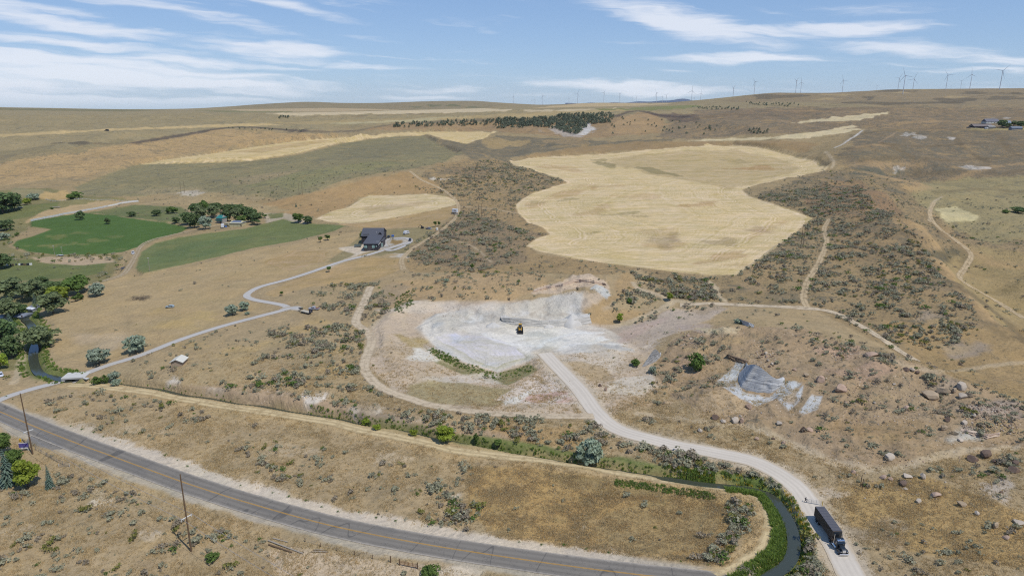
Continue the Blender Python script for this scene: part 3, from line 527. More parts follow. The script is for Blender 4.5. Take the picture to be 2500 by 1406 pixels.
# the dry meadow and the ground round the dark house
paint(FIELD_DRY, C(180, 155, 111), 6, 6, sage=.08, pale=.4); paint([(640, 640), (720, 610), (800, 610), (790, 640), (700, 662)], C(178, 150, 104), 6, 5, .8, rows=.9)
blob(480, 770, 60, 10, C(190, 163, 106), 8, 8, .7); blob(345, 728, 20, 6, C(128, 112, 88), 4, 6, .8); blob(250, 830, 70, 20, C(190, 168, 136), 10, 10, .6, pale=.8)
paint([(640, 720), (700, 690), (800, 655), (900, 630), (985, 632), (975, 660), (900, 690), (760, 700), (670, 725)], C(180, 152, 104), 5, 5, sage=.05, rows=.5)
paint([(800, 640), (850, 600), (900, 560), (960, 560), (1060, 552), (1050, 580), (1000, 600), (930, 625), (880, 615), (830, 640)], C(150, 136, 96), 6, 8, sage=.1)
paint([(828, 605), (880, 598), (900, 590), (935, 590), (938, 610), (900, 615), (870, 622), (835, 612)], C(204, 188, 165), 4, 6, pale=.9); paint([(925, 585), (960, 580), (1000, 582), (1006, 592), (990, 600), (950, 612), (928, 605)], C(186, 178, 166), 2, 2)
blob(968, 592, 14, 7, C(152, 126, 82), 2, 3); blob(970, 612, 40, 8, C(132, 122, 82), 4, 6, .8); blob(975, 625, 20, 5, C(206, 196, 182), 3, 8, .8)
stroke([(800, 655), (850, 632), (880, 618)], 2.0, C(204, 190, 168), .7)
# quarry
paint([(905, 800), (960, 752), (1000, 737), (1200, 733), (1300, 734), (1420, 712), (1480, 716), (1500, 740), (1440, 780), (1560, 800), (1650, 785), (1760, 757), (1775, 752), (1690, 803), (1600, 830), (1600, 900), (1620, 940), (1540, 985), (1500, 1010), (1460, 1020), (1300, 1012), (1100, 996), (960, 955), (905, 900), (888, 850)], C(196, 175, 149), 9, 9, sage=.05, pale=.7)
paint([(1470, 755), (1560, 700), (1530, 660), (1500, 690), (1500, 720), (1420, 760), (1440, 790), (1520, 795), (1600, 760)], C(178, 149, 104), 8, 8, sage=.25)
paint([(960, 690), (1100, 670), (1320, 665), (1340, 690), (1300, 715), (1250, 733), (1000, 735), (960, 750), (930, 740)], C(182, 153, 110), 8, 8, sage=.3, pale=.7)
paint([(1000, 940), (1080, 925), (1200, 945), (1300, 955), (1200, 992), (1060, 985), (990, 965)], C(170, 154, 114), 8, 8, pale=.7)
paint([(1015, 800), (1050, 775), (1090, 760), (1130, 748), (1200, 742), (1240, 746), (1310, 738), (1360, 722), (1420, 713), (1428, 728), (1410, 760), (1412, 785), (1475, 802), (1545, 822), (1500, 852), (1400, 864), (1338, 872), (1290, 882), (1212, 908), (1130, 882), (1060, 846)], C(212, 205, 193), 10, 7, sage=0, pale=.3, keep='quarry')
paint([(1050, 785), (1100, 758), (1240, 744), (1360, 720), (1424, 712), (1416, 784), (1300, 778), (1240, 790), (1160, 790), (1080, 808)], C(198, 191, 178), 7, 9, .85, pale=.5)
blob(1500, 835, 110, 40, C(200, 186, 168), 22, 14, .7); blob(1450, 880, 90, 22, C(206, 192, 172), 16, 14, .7); blob(1060, 750, 110, 14, C(208, 192, 172), 9, 12, .8); blob(1180, 750, 90, 10, C(206, 194, 178), 8, 12, .6)
paint([(1180, 812), (1260, 804), (1400, 800), (1455, 815), (1480, 830), (1400, 850), (1335, 866), (1350, 892), (1318, 872), (1240, 845)], C(226, 220, 209), 14, 9)
paint([(1060, 822), (1130, 812), (1230, 832), (1300, 872), (1212, 905), (1130, 876)], C(197, 191, 178), 8, 8, .85, rows=.8)
paint([(1050, 848), (1120, 884), (1208, 914), (1290, 888), (1312, 902), (1240, 942), (1130, 916), (1060, 882)], C(140, 134, 92), 4, 9, sage=.3)
blob(1010, 832, 42, 12, C(174, 152, 98), 5, 8, .8, tilt=.2); blob(1035, 868, 34, 16, C(218, 210, 198), 6, 8); blob(1145, 925, 80, 12, C(210, 196, 178), 6, 12, .8, pale=.9); blob(960, 870, 30, 40, C(188, 164, 130), 12, 8, .6)
paint([(1205, 977), (1330, 906), (1352, 912), (1425, 972), (1432, 992), (1380, 986), (1300, 986)], C(210, 194, 178), 3, 4, sage=0, pale=.6); blob(1330, 968, 60, 9, C(196, 152, 134), 5, 10, .7, tilt=-.2); blob(1375, 930, 22, 10, C(190, 190, 184), 5, 8, .8); blob(1395, 978, 34, 7, C(198, 160, 144), 5, 8, .7)
blob(1265, 972, 40, 8, C(220, 214, 204), 4, 6, .8, tilt=-.45)
paint([(1480, 800), (1560, 790), (1640, 752), (1760, 745), (1772, 756), (1690, 797), (1600, 827), (1560, 850)], C(184, 166, 146), 7, 7, sage=.15); blob(1560, 805, 60, 12, C(190, 164, 150), 8, 8, .6, tilt=-.4); blob(1470, 828, 16, 6, C(230, 228, 222), 3, 3, .9)
paint([(1480, 940), (1520, 922), (1590, 915), (1602, 940), (1560, 966), (1470, 958)], C(207, 194, 174), 6, 8, .9, pale=.8); paint([(1360, 880), (1420, 882), (1480, 900), (1500, 930), (1440, 930), (1385, 905)], C(176, 152, 112), 6, 8, .8)
blob(1560, 890, 50, 20, C(188, 168, 140), 8, 10, .6)
paint([(1298, 716), (1330, 696), (1360, 690), (1398, 671), (1450, 672), (1482, 690), (1492, 720), (1470, 712), (1420, 701), (1340, 717)], C(208, 184, 156), 3, 8, .9, pale=1.0); paint([(1440, 706), (1466, 697), (1492, 722), (1482, 730)], C(202, 200, 192), 3, 3)
for _ in range(70):
    px, py = rnd.uniform(1020, 1530), rnd.uniform(725, 895); sl, m_ = PAINTED['quarry']; u = unproj(px, py); i_, j_ = np.searchsorted(TH, u[0]) - sl[0].start, np.searchsorted(RH, u[1]) - sl[1].start
    if 0 <= i_ < m_.shape[0] and 0 <= j_ < m_.shape[1] and m_[i_, j_]: blob(px, py, rnd.uniform(10, 40), rnd.uniform(2, 9), C(*rnd.choice([(190, 189, 183), (200, 194, 182), (184, 187, 187), (222, 220, 216), (196, 186, 168)])), 5, 9, rnd.uniform(.35, .7), tilt=rnd.uniform(-.5, .4))
for p, hw, k in (([(1310, 860), (1330, 835), (1400, 815), (1470, 812)], 1.2, .5), ([(1345, 870), (1380, 845), (1450, 838), (1530, 842)], 1.0, .4), ([(1300, 845), (1220, 835), (1180, 815)], 1.2, .4)): stroke(p, hw, C(232, 231, 227), k, .6)
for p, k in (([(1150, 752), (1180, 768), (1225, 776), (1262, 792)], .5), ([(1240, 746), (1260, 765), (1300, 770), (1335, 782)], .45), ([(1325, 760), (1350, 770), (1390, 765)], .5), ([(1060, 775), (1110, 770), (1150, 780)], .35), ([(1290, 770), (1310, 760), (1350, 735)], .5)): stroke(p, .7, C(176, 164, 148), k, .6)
# boulder mound
paint([(1590, 905), (1640, 830), (1700, 806), (1760, 796), (1960, 800), (2100, 856), (2240, 888), (2500, 985), (2600, 1020), (2600, 1100), (2450, 1090), (2250, 1132), (2080, 1142), (1900, 1070), (1750, 1020), (1640, 965)], C(170, 145, 112), 5, 6, sage=.5, pale=.9)
for (px, py, rx, ry, c) in ((2050, 858, 60, 14, (184, 152, 126)), (2100, 910, 80, 20, (178, 148, 122)), (1700, 800, 40, 10, (186, 166, 150)), (1760, 806, 50, 7, (206, 188, 150)), (1920, 935, 50, 16, (170, 140, 98)), (2320, 940, 40, 16, (178, 156, 130)), (2430, 1000, 70, 22, (170, 152, 136)), (1850, 880, 30, 14, (178, 152, 120)), (2020, 990, 30, 20, (172, 146, 112)), (1690, 890, 40, 24, (174, 146, 118)), (2160, 1050, 120, 24, (166, 138, 98)), (2360, 1066, 40, 16, (202, 196, 184)), (2440, 1195, 36, 34, (190, 176, 160)), (1560, 985, 60, 14, (184, 160, 128))): blob(px, py, rx, ry, C(*c), 7, 10, .8)
paint([(1690, 1012), (1708, 965), (1765, 950), (1818, 978), (1822, 1006), (1740, 1020)], C(188, 161, 122), 5, 6, sage=.05, pale=.6)
for poly in ([(1745, 935), (1790, 895), (1800, 872), (1828, 880), (1806, 905), (1798, 930), (1812, 955), (1850, 965), (1905, 965), (1850, 992), (1790, 962)], [(1900, 972), (1962, 940), (1955, 978), (1925, 1002)], [(1948, 1006), (1982, 962), (2010, 966), (1998, 998), (1962, 1012)], [(1882, 968), (1925, 930), (1960, 935), (1905, 975)]): paint(poly, C(192, 193, 193), 2.5, 3, sage=0, pale=.1)
blob(1935, 968, 12, 24, C(176, 152, 118), 3, 4, .8, tilt=.6); blob(1952, 985, 8, 22, C(168, 142, 106), 3, 4, .8, tilt=.7)
# lower right, the golden basin and the canal loop
paint([(2050, 1190), (2250, 1160), (2600, 1290), (2600, 1400), (2200, 1340), (2080, 1285)], C(182, 151, 96), 10, 12, sage=.2, big=True); blob(2140, 1300, 80, 30, C(170, 152, 128), 10, 12, .75); blob(2025, 1205, 40, 12, C(196, 178, 154), 6, 10, .7, pale=.9)
paint([(1150, 1140), (1300, 1135), (1500, 1168), (1760, 1202), (1830, 1218), (1800, 1300), (1750, 1372), (1600, 1362), (1420, 1348), (1250, 1322), (1140, 1250)], C(178, 147, 92), 10, 12, sage=.1, pale=0)
paint([(1320, 1152), (1500, 1168), (1700, 1198), (1745, 1216), (1600, 1228), (1480, 1218), (1380, 1190)], C(154, 132, 86), 6, 8, .9); blob(1550, 1216, 90, 7, C(128, 100, 62), 5, 8, .8)
paint([(1440, 1302), (1480, 1252), (1560, 1230), (1700, 1226), (1764, 1240), (1745, 1332), (1600, 1352), (1460, 1342)], C(166, 142, 96), 5, 6, .85)
for _ in range(26): blob(rnd.uniform(1180, 1740), rnd.uniform(1180, 1340), rnd.uniform(15, 40), rnd.uniform(5, 14), C(*rnd.choice([(142, 128, 86), (190, 154, 92), (160, 138, 98)])), 7, 10, .55)
paint([(1780, 1196), (1868, 1214), (1892, 1282), (1872, 1350), (1780, 1392), (1735, 1398), (1808, 1332), (1832, 1262)], C(200, 168, 112), 5, 6, .9)
stroke([(1425, 1285), (1412, 1310)], .5, C(226, 220, 210), .9, .3)
# canal banks
for key, pts in (('canal', L_CANAL), ('canal_up', L_CANAL_UP)):
    sl, d, zz = lfield(CANW[key], 14); w = 1 - sstep(3.2, 6.0, d + NW1[sl] * 5)
    if key == 'canal': w = w * sstep(-135, 10, XX[sl])
    CG[sl] += (C(112, 124, 62) - CG[sl]) * (w * .9)[..., None]; SG[sl] *= 1 - w
stroke([(1800, 1184), (1870, 1200), (1905, 1255), (1912, 1320), (1885, 1370), (1835, 1400)], 3.0, C(108, 126, 58), .9, 1.2)
# bluff face over the canal
paint([(420, 945), (560, 938), (690, 952), (850, 985), (1100, 1028), (1300, 1050), (1280, 1075), (1090, 1055), (850, 1018), (600, 985)], C(174, 149, 118), 7, 8, sage=.3, pale=.8)
for (px, py, rx, ry, k) in ((765, 968, 34, 14, .95), (690, 960, 20, 8, .6), (905, 1000, 40, 14, .6), (430, 930, 14, 9, .8), (520, 950, 24, 9, .4), (600, 1005, 10, 10, .4), (1000, 1025, 50, 10, .4)): blob(px, py, rx, ry, C(214, 203, 188), 5, 11, k)
paint([(870, 1015), (940, 1005), (1020, 1025), (1000, 1042), (900, 1035)], C(152, 136, 116), 6, 8, .7); paint([(1160, 1035), (1400, 1045), (1440, 1095), (1300, 1085)], C(178, 146, 96), 8, 9, .8)
paint([(900, 720), (960, 690), (1000, 700), (960, 745), (930, 760)], C(166, 146, 116), 6, 6, .7)
# foreground patches
paint([(690, 1420), (640, 1345), (700, 1335), (800, 1345), (960, 1372), (1160, 1385), (1180, 1420)], C(198, 176, 146), 8, 10, .9, sage=.05, pale=.6)
for (px, py, rx, ry, k) in ((262, 1228, 28, 14, .9), (240, 1190, 14, 18, .6), (365, 1305, 24, 9, .8), (330, 1050, 60, 16, .25), (880, 1258, 40, 6, .8), (1130, 1392, 40, 9, .8), (350, 1058, 10, 3, .9), (1110, 1212, 7, 3, .8), (655, 1122, 6, 3, .8), (60, 1300, 60, 20, .2), (950, 1120, 50, 16, .25), (700, 1100, 60, 14, .2)): blob(px, py, rx, ry, C(212, 197, 174), 5, 12, k)
for _ in range(60):
    px, py = rnd.uniform(0, 1150), rnd.uniform(985, 1400); blob(px, py, rnd.uniform(15, 60), rnd.uniform(5, 16), C(*rnd.choice([(160, 138, 104), (186, 158, 108), (168, 146, 114), (190, 164, 122)])), 8, 14, .5)
for _ in range(70):
    px, py = rnd.uniform(300, 900), rnd.uniform(760, 960); blob(px, py, rnd.uniform(12, 45), rnd.uniform(4, 12), C(*rnd.choice([(162, 142, 106), (190, 161, 104), (172, 148, 108)])), 8, 12, .5)
for _ in range(60):
    px, py = rnd.uniform(1600, 2480), rnd.uniform(560, 1180); blob(px, py, rnd.uniform(15, 50), rnd.uniform(4, 12), C(*rnd.choice([(150, 130, 98), (186, 158, 108), (160, 136, 104)])), 8, 12, .45)
# road shoulders
sl, d, zz = lfield(RD['road'], 14)
P_ = RD['road']; tx = np.interp(XX[sl], P_[:, 0], P_[:, 1]); up = (YY[sl] > tx)
w = (1 - sstep(5.6, 7.2, d + NW1[sl] * 4)); wu = (1 - sstep(7.5, 10.0, d + NW1[sl] * 5 + NW3[sl] * 2)) * up * sstep(-175, -140, XX[sl]) * (1 - sstep(10, 50, XX[sl]))
CG[sl] += (C(184, 172, 152) - CG[sl]) * (w * .9)[..., None]; CG[sl] += (C(208, 192, 170) - CG[sl]) * (wu * .95)[..., None]; SG[sl] *= 1 - np.maximum(w, wu); PL[sl] = np.maximum(PL[sl], wu)
sl, d, zz = lfield(RD['haul'], 12); w = 1 - sstep(4.2, 7.5, d + NW1[sl] * 5); CG[sl] += (C(200, 184, 160) - CG[sl]) * (w * .75)[..., None]; SG[sl] *= 1 - w
sl, d, zz = lfield(RD['canalroad'], 12); w = 1 - sstep(3.2, 6.5, d + NW1[sl] * 4); CG[sl] += (C(192, 164, 116) - CG[sl]) * (w * .8)[..., None]; SG[sl] *= 1 - w
sl, d, zz = lfield(RD['drive'], 9); w = 1 - sstep(2.2, 4.5, d + NW1[sl] * 4); CG[sl] += (C(170, 146, 112) - CG[sl]) * (w * .6)[..., None]; SG[sl] *= 1 - w
paint([(90, 1050), (140, 1068), (190, 1092), (130, 1098), (85, 1088), (55, 1085), (70, 1070)], C(136, 131, 126), 2, 2)
# gullies and low rims on the right hills
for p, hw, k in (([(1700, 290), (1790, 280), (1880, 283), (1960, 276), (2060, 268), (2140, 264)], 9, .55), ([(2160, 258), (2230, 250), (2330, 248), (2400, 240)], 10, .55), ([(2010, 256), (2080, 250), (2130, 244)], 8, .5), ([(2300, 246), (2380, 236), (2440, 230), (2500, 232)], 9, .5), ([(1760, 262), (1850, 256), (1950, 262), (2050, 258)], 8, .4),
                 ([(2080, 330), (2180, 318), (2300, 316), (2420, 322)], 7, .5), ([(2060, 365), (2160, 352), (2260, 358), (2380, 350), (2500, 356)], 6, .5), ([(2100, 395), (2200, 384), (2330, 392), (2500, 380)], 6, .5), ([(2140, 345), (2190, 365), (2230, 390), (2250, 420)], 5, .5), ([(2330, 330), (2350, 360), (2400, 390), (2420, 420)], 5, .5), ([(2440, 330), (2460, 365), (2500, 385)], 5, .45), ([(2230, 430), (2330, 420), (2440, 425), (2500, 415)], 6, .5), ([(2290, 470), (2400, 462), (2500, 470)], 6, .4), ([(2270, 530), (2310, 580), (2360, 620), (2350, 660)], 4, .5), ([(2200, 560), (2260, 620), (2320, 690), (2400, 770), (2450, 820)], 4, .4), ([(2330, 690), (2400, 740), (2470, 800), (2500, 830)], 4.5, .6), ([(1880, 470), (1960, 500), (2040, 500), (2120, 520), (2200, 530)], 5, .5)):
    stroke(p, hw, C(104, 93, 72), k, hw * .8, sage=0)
for p, hw, k in (([(2110, 420), (2200, 440), (2260, 455), (2220, 462)], 7, .6), ([(2060, 405), (2150, 400), (2250, 404)], 6, .45), ([(2330, 435), (2420, 408), (2500, 400)], 6, .5), ([(2200, 300), (2330, 296), (2380, 300)], 9, .4), ([(2090, 360), (2130, 354), (2160, 356)], 6, .5), ([(1900, 270), (2000, 272), (2100, 274)], 10, .4), ([(2160, 235), (2260, 240), (2330, 236)], 12, .4), ([(2300, 560), (2350, 600), (2420, 640), (2500, 650)], 6, .5)):
    stroke(p, hw, C(184, 152, 106), k, hw * .7)
# thin pale scars
stroke([(2040, 360), (2058, 352), (2075, 340), (2088, 333), (2105, 319)], 2.0, C(212, 206, 198), .85, 1.4); stroke([(2145, 348), (2170, 335), (2190, 322)], 1.6, C(170, 144, 110), .7, 1)
for (px, py, rx, ry) in ((2215, 327, 16, 4), (2250, 335, 10, 3), (2320, 338, 12, 3), (2430, 288, 20, 3), (2180, 412, 20, 2), (2380, 410, 24, 2)): blob(px, py, rx, ry, C(206, 196, 184), 2, 6, .8)
paint([(2360, 318), (2500, 318), (2600, 318), (2600, 313), (2480, 312), (2370, 314)], C(176, 160, 106), 1.5, 2)
for p, hw, k in ((L_MOUND, 1.6, .7), (L_UP4, 1.6, .8), (L_UP5, 2.2, .7), (L_UP6, 1.6, .8), ([(2270, 540), (2275, 500), (2300, 480)], 1.6, .6), ([(2160, 870), (2240, 900), (2330, 905), (2440, 890), (2500, 885)], 1.4, .5), (L_LEFTBANK, 1.6, .7), ([(430, 310), (640, 300)], 1.5, .3),
                 ([(1118, 505), (1180, 508), (1260, 520)], 1.3, .6), ([(1060, 575), (1150, 600), (1200, 640)], .9, .5), ([(2030, 410), (2036, 398), (2025, 380), (2015, 370)], 2.0, .6), ([(905, 802), (935, 775), (960, 765)], 1.6, .7), ([(1000, 740), (985, 790), (1000, 825), (1060, 870), (1130, 905)], .6, .4)):
    stroke(p, hw, C(198, 178, 146), k, .7)

# ------------------------------------------------------------------ the ground sheet, split along the fields
def srgb_node_attr(nt, name):
    n = nt.nodes.new('ShaderNodeAttribute'); n.attribute_name = name; return n
gm = bpy.data.materials.new('dry_ground'); gm.use_nodes = True; nt = gm.node_tree; g = NG(nt)
bs = nt.nodes['Principled BSDF']; bs.inputs['Roughness'].default_value = .95; bs.inputs['Specular IOR Level'].default_value = .08
ac = srgb_node_attr(nt, 'Col'); am = srgb_node_attr(nt, 'Mix'); ar = srgb_node_attr(nt, 'row')
geo = nt.nodes.new('ShaderNodeNewGeometry'); pos = geo.outputs['Position']
cd = nt.nodes.new('ShaderNodeSeparateColor'); nt.links.new(am.outputs['Color'], cd.inputs[0])
sage, rows, pale = cd.outputs[0], cd.outputs[1], cd.outputs[2]
n_big = g.noise(pos, .013, 4, .6); n_mid = g.noise(pos, .10, 4, .65); n_fin = g.noise(pos, .75, 4, .7); n_tiny = g.noise(pos, 3.2, 2, .6)
col = ac.outputs['Color']
v = g.m('ADD', g.m('ADD', g.m('MULTIPLY', g.m('SUBTRACT', n_big, .5), .26), g.m('MULTIPLY', g.m('SUBTRACT', n_mid, .5), .55)), g.m('ADD', g.m('MULTIPLY', g.m('SUBTRACT', n_fin, .5), .78), g.m('MULTIPLY', g.m('SUBTRACT', n_tiny, .5), .62)))
calm_n = g.m('SUBTRACT', 1.0, g.m('MULTIPLY', rows, .55))
v = g.m('ADD', 1.0, g.m('MULTIPLY', v, calm_n))
col = g.mix(1.0, col, g.xyz(v, v, v), 'MULTIPLY')
hue = g.mr(g.noise(pos, .05, 4, .6), .38, .66)
col = g.mix(g.m('MULTIPLY', hue, .30), col, g.mix(1.0, col, (1.07, .99, .82, 1), 'MULTIPLY'))
hue2 = g.mr(g.noise(g.vm('ADD', pos, (310.0, 90.0, 0.0)), .035, 5, .65), .45, .68)
col = g.mix(g.m('MULTIPLY', hue2, .45), col, g.mix(1.0, col, (.86, .90, .87, 1), 'MULTIPLY'))
# crop rows: thin lines along the field's own border distance
rr_ = g.m('ADD', ar.outputs['Fac'], g.m('MULTIPLY', g.m('SUBTRACT', g.noise(pos, .02, 3, .6), .5), 26.0))
r1 = g.noise(None, .16, 4, .75, dim='1D', w=rr_); r2 = g.noise(None, .55, 2, .6, dim='1D', w=rr_)
stretch = g.noise(g.xyz(g.m('MULTIPLY', g.sep(pos)[0], .018), g.m('MULTIPLY', g.sep(pos)[1], .07), 0.0), 1.0, 5, .65, .6)
stretch2 = g.noise(g.xyz(g.m('MULTIPLY', g.sep(pos)[0], .05), g.m('MULTIPLY', g.sep(pos)[1], .22), 3.0), 1.0, 4, .65, 1.2)
r1 = g.m('ADD', .5, g.m('MULTIPLY', g.m('SUBTRACT', r1, .5), g.mr(ar.outputs['Fac'], 130.0, 30.0, .35, 1.0))); r2 = g.m('ADD', .5, g.m('MULTIPLY', g.m('SUBTRACT', r2, .5), g.mr(ar.outputs['Fac'], 110.0, 25.0, .15, 1.0)))
rv = g.m('ADD', 1.0, g.m('MULTIPLY', g.m('ADD', g.m('ADD', g.m('MULTIPLY', g.m('SUBTRACT', r1, .5), .46), g.m('MULTIPLY', g.m('SUBTRACT', stretch2, .5), .72)), g.m('ADD', g.m('MULTIPLY', g.m('SUBTRACT', r2, .5), .5), g.m('MULTIPLY', g.m('SUBTRACT', stretch, .5), .62))), rows))
col = g.mix(1.0, col, g.xyz(rv, rv, g.m('MULTIPLY', rv, rv)), 'MULTIPLY')
# low sagebrush cover read as speckle: single plants, clumps and thickets
s1 = g.noise(pos, .42, 2, .7, .4); s2 = g.noise(pos, .095, 4, .75, .6); s3 = g.noise(pos, .022, 5, .72, .8)
def spk(n, lo, hi, wd): t_ = g.mr(sage, 0.0, 1.0, lo, hi, False); return g.mr(n, t_, g.m('ADD', t_, wd))
sp = g.m('SUBTRACT', 1.0, g.m('MULTIPLY', g.m('SUBTRACT', 1.0, g.m('MULTIPLY', spk(s1, .66, .49, .07), .8)), g.m('MULTIPLY', g.m('SUBTRACT', 1.0, g.m('MULTIPLY', spk(s2, .64, .47, .08), .74)), g.m('SUBTRACT', 1.0, g.m('MULTIPLY', spk(s3, .60, .48, .09), .56)))))
sp = g.m('MULTIPLY', sp, g.mr(sage, .0, .3))
scol = g.mix(g.noise(pos, .2, 2, .6), (.075, .071, .055, 1), (.130, .130, .100, 1))
col = g.mix(g.m('MULTIPLY', sp, .80), col, scol)
gl_ = g.mr(g.noise(g.vm('ADD', pos, (70.0, 900.0, 0.0)), .03, 5, .7, .6), .52, .66)
col = g.mix(g.m('MULTIPLY', g.m('MULTIPLY', gl_, sage), .45), col, tuple(float(x) for x in C(196, 162, 108)) + (1,))
# pale stones
vo = nt.nodes.new('ShaderNodeTexVoronoi'); vo.inputs['Scale'].default_value = .9; nt.links.new(pos, vo.inputs['Vector'])
st = g.m('MULTIPLY', g.m('MULTIPLY', g.mr(vo.outputs['Distance'], .22, .10), g.mr(g.noise(pos, .07, 3, .7), .5, .62)), pale)
col = g.mix(g.m('MULTIPLY', st, .75), col, (.60, .54, .46, 1))
nt.links.new(col, bs.inputs['Base Color'])
bh = g.m('ADD', g.m('ADD', g.m('MULTIPLY', s3, 7.0), g.m('MULTIPLY', s2, 1.6)), g.m('ADD', g.m('ADD', g.m('MULTIPLY', n_fin, .55), g.m('MULTIPLY', n_mid, 1.3)), g.m('ADD', g.m('MULTIPLY', sp, .9), g.m('MULTIPLY', n_tiny, .12))))
bp = nt.nodes.new('ShaderNodeBump'); bp.inputs['Strength'].default_value = .55; bp.inputs['Distance'].default_value = .8
nt.links.new(bh, bp.inputs['Height']); nt.links.new(bp.outputs[0], bs.inputs['Normal'])

lumg = CG.mean(-1, keepdims=True); CG = CG * .86 + lumg * np.array([1.0, 1.0, .92], np.float32) * .14; SG *= .55 + .45 * sstep(480, 900, DD)
VID = np.arange(nT * nR).reshape(nT, nR)
Q4 = np.stack([VID[:-1, :-1], VID[1:, :-1], VID[1:, 1:], VID[:-1, 1:]], -1)
reg = np.zeros((nT, nR), np.int8)
RNAMES = ['ground', 'stubble_field', 'stubble_field', 'stubble_field', 'alfalfa_field', 'pasture', 'grass_field', 'quarry_floor']
for i, k in ((6, 'grey'), (3, 'mid'), (2, 'small'), (5, 'pasture'), (4, 'alfalfa'), (1, 'big'), (7, 'quarry')):
    sl, m = PAINTED[k]; reg[sl] = np.where(m, i, reg[sl])
fr_ = reg[:-1, :-1]
VV = np.stack([XX, YY, ZG], -1).reshape(-1, 3); CC = np.concatenate([CG, np.ones(ZG.shape + (1,), np.float32)], -1).reshape(-1, 4)
MM = np.stack([SG, RW, PL, np.ones_like(SG)], -1).reshape(-1, 4).astype(np.float32); RC_ = RC.reshape(-1)
def np_mesh(name, verts, quads, smooth=True):
    me = bpy.data.meshes.new(name); n, k = quads.shape
    me.vertices.add(len(verts)); me.vertices.foreach_set('co', np.ascontiguousarray(verts, np.float32).ravel())
    me.loops.add(n * k); me.loops.foreach_set('vertex_index', np.ascontiguousarray(quads, np.int32).ravel())
    me.polygons.add(n); me.polygons.foreach_set('loop_start', np.arange(0, n * k, k, dtype=np.int32))
    me.polygons.foreach_set('use_smooth', np.full(n, smooth)); me.update(calc_edges=True); return me
def setting(o, kind='structure'): o['kind'] = kind; return o
for i, nm in enumerate(RNAMES):
    q = Q4[fr_ == i]
    if not len(q): continue
    u, inv = np.unique(q.ravel(), return_inverse=True); me = np_mesh(nm, VV[u], inv.reshape(-1, 4))
    a = me.attributes.new('Col', 'FLOAT_COLOR', 'POINT'); a.data.foreach_set('color', CC[u].ravel())
    a = me.attributes.new('Mix', 'FLOAT_COLOR', 'POINT'); a.data.foreach_set('color', MM[u].ravel())
    a = me.attributes.new('row', 'FLOAT', 'POINT'); a.data.foreach_set('value', RC_[u].astype(np.float32))
    me.materials.append(gm); o = bpy.data.objects.new(nm, me); COL.objects.link(o); setting(o)

# ------------------------------------------------------------------ plain materials
MATS = {}
def mat(name, rgb, rough=.8, metal=0.0, var=.15, scale=2.0, spec=.3, k=None, rndv=0.0, bump=0.0):
    if name in MATS: return MATS[name]
    m = bpy.data.materials.new(name); m.use_nodes = True; nt = m.node_tree; g = NG(nt); b = nt.nodes['Principled BSDF']
    c = tuple(float(x) for x in C(*rgb, k=k)) + (1,)
    b.inputs['Roughness'].default_value = rough; b.inputs['Metallic'].default_value = metal; b.inputs['Specular IOR Level'].default_value = spec
    tc = nt.nodes.new('ShaderNodeTexCoord'); n = g.noise(tc.outputs['Object'], scale, 4, .65)
    f = g.m('ADD', 1.0, g.m('MULTIPLY', g.m('SUBTRACT', n, .5), var * 2))
    if rndv:
        oi = nt.nodes.new('ShaderNodeObjectInfo'); f = g.m('MULTIPLY', f, g.m('ADD', 1.0 - rndv, g.m('MULTIPLY', oi.outputs['Random'], rndv * 2)))
    nt.links.new(g.mix(1.0, c, g.xyz(f, f, f), 'MULTIPLY'), b.inputs['Base Color'])
    if bump:
        q = nt.nodes.new('ShaderNodeBump'); q.inputs['Strength'].default_value = bump; q.inputs['Distance'].default_value = .1; nt.links.new(n, q.inputs['Height']); nt.links.new(q.outputs[0], b.inputs['Normal'])
    MATS[name] = m; return m

# ------------------------------------------------------------------ roads, tracks and water as sheets on the ground
def ribbon(name, P, hw, m, off=.06, nx=7, hwr=None, ragged=0.0, z=None, shift=0.0):
    P = resample(np.asarray(P, float), 1.5); n = len(P)
    T = np.gradient(P[:, :2], axis=0); T /= np.linalg.norm(T, axis=1)[:, None] + 1e-9; Nn = np.stack([-T[:, 1], T[:, 0]], 1)
    s = np.concatenate([[0], np.cumsum(np.hypot(np.diff(P[:, 0]), np.diff(P[:, 1])))])
    hl = hw + (fbm(s / 6, s * 0, 5, 3) - .5) * 2 * ragged; hr = (hwr or hw) + (fbm(s / 6, s * 0 + 9, 6, 3) - .5) * 2 * ragged
    uu = np.linspace(-1, 1, nx); V = np.zeros((n, nx, 3)); UV = np.zeros((n, nx, 2))
    for j, u in enumerate(uu):
        o = shift + np.where(u < 0, u * hl, u * hr); V[:, j, :2] = P[:, :2] + Nn * o[:, None]; UV[:, j, 0] = o; UV[:, j, 1] = s
    if z is None: V[..., 2] = hz(V[..., 0], V[..., 1]) + off
    else: V[..., 2] = P[:, 2][:, None] + z
    idx = np.arange(n * nx).reshape(n, nx); q = np.stack([idx[:-1, :-1], idx[1:, :-1], idx[1:, 1:], idx[:-1, 1:]], -1).reshape(-1, 4)
    me = np_mesh(name, V.reshape(-1, 3), q[:, ::-1]); uv = me.uv_layers.new(name='UVMap'); uv.data.foreach_set('uv', UV.reshape(-1, 2)[q[:, ::-1].ravel()].astype(np.float32).ravel())
    me.materials.append(m); o = bpy.data.objects.new(name, me); COL.objects.link(o); return setting(o)
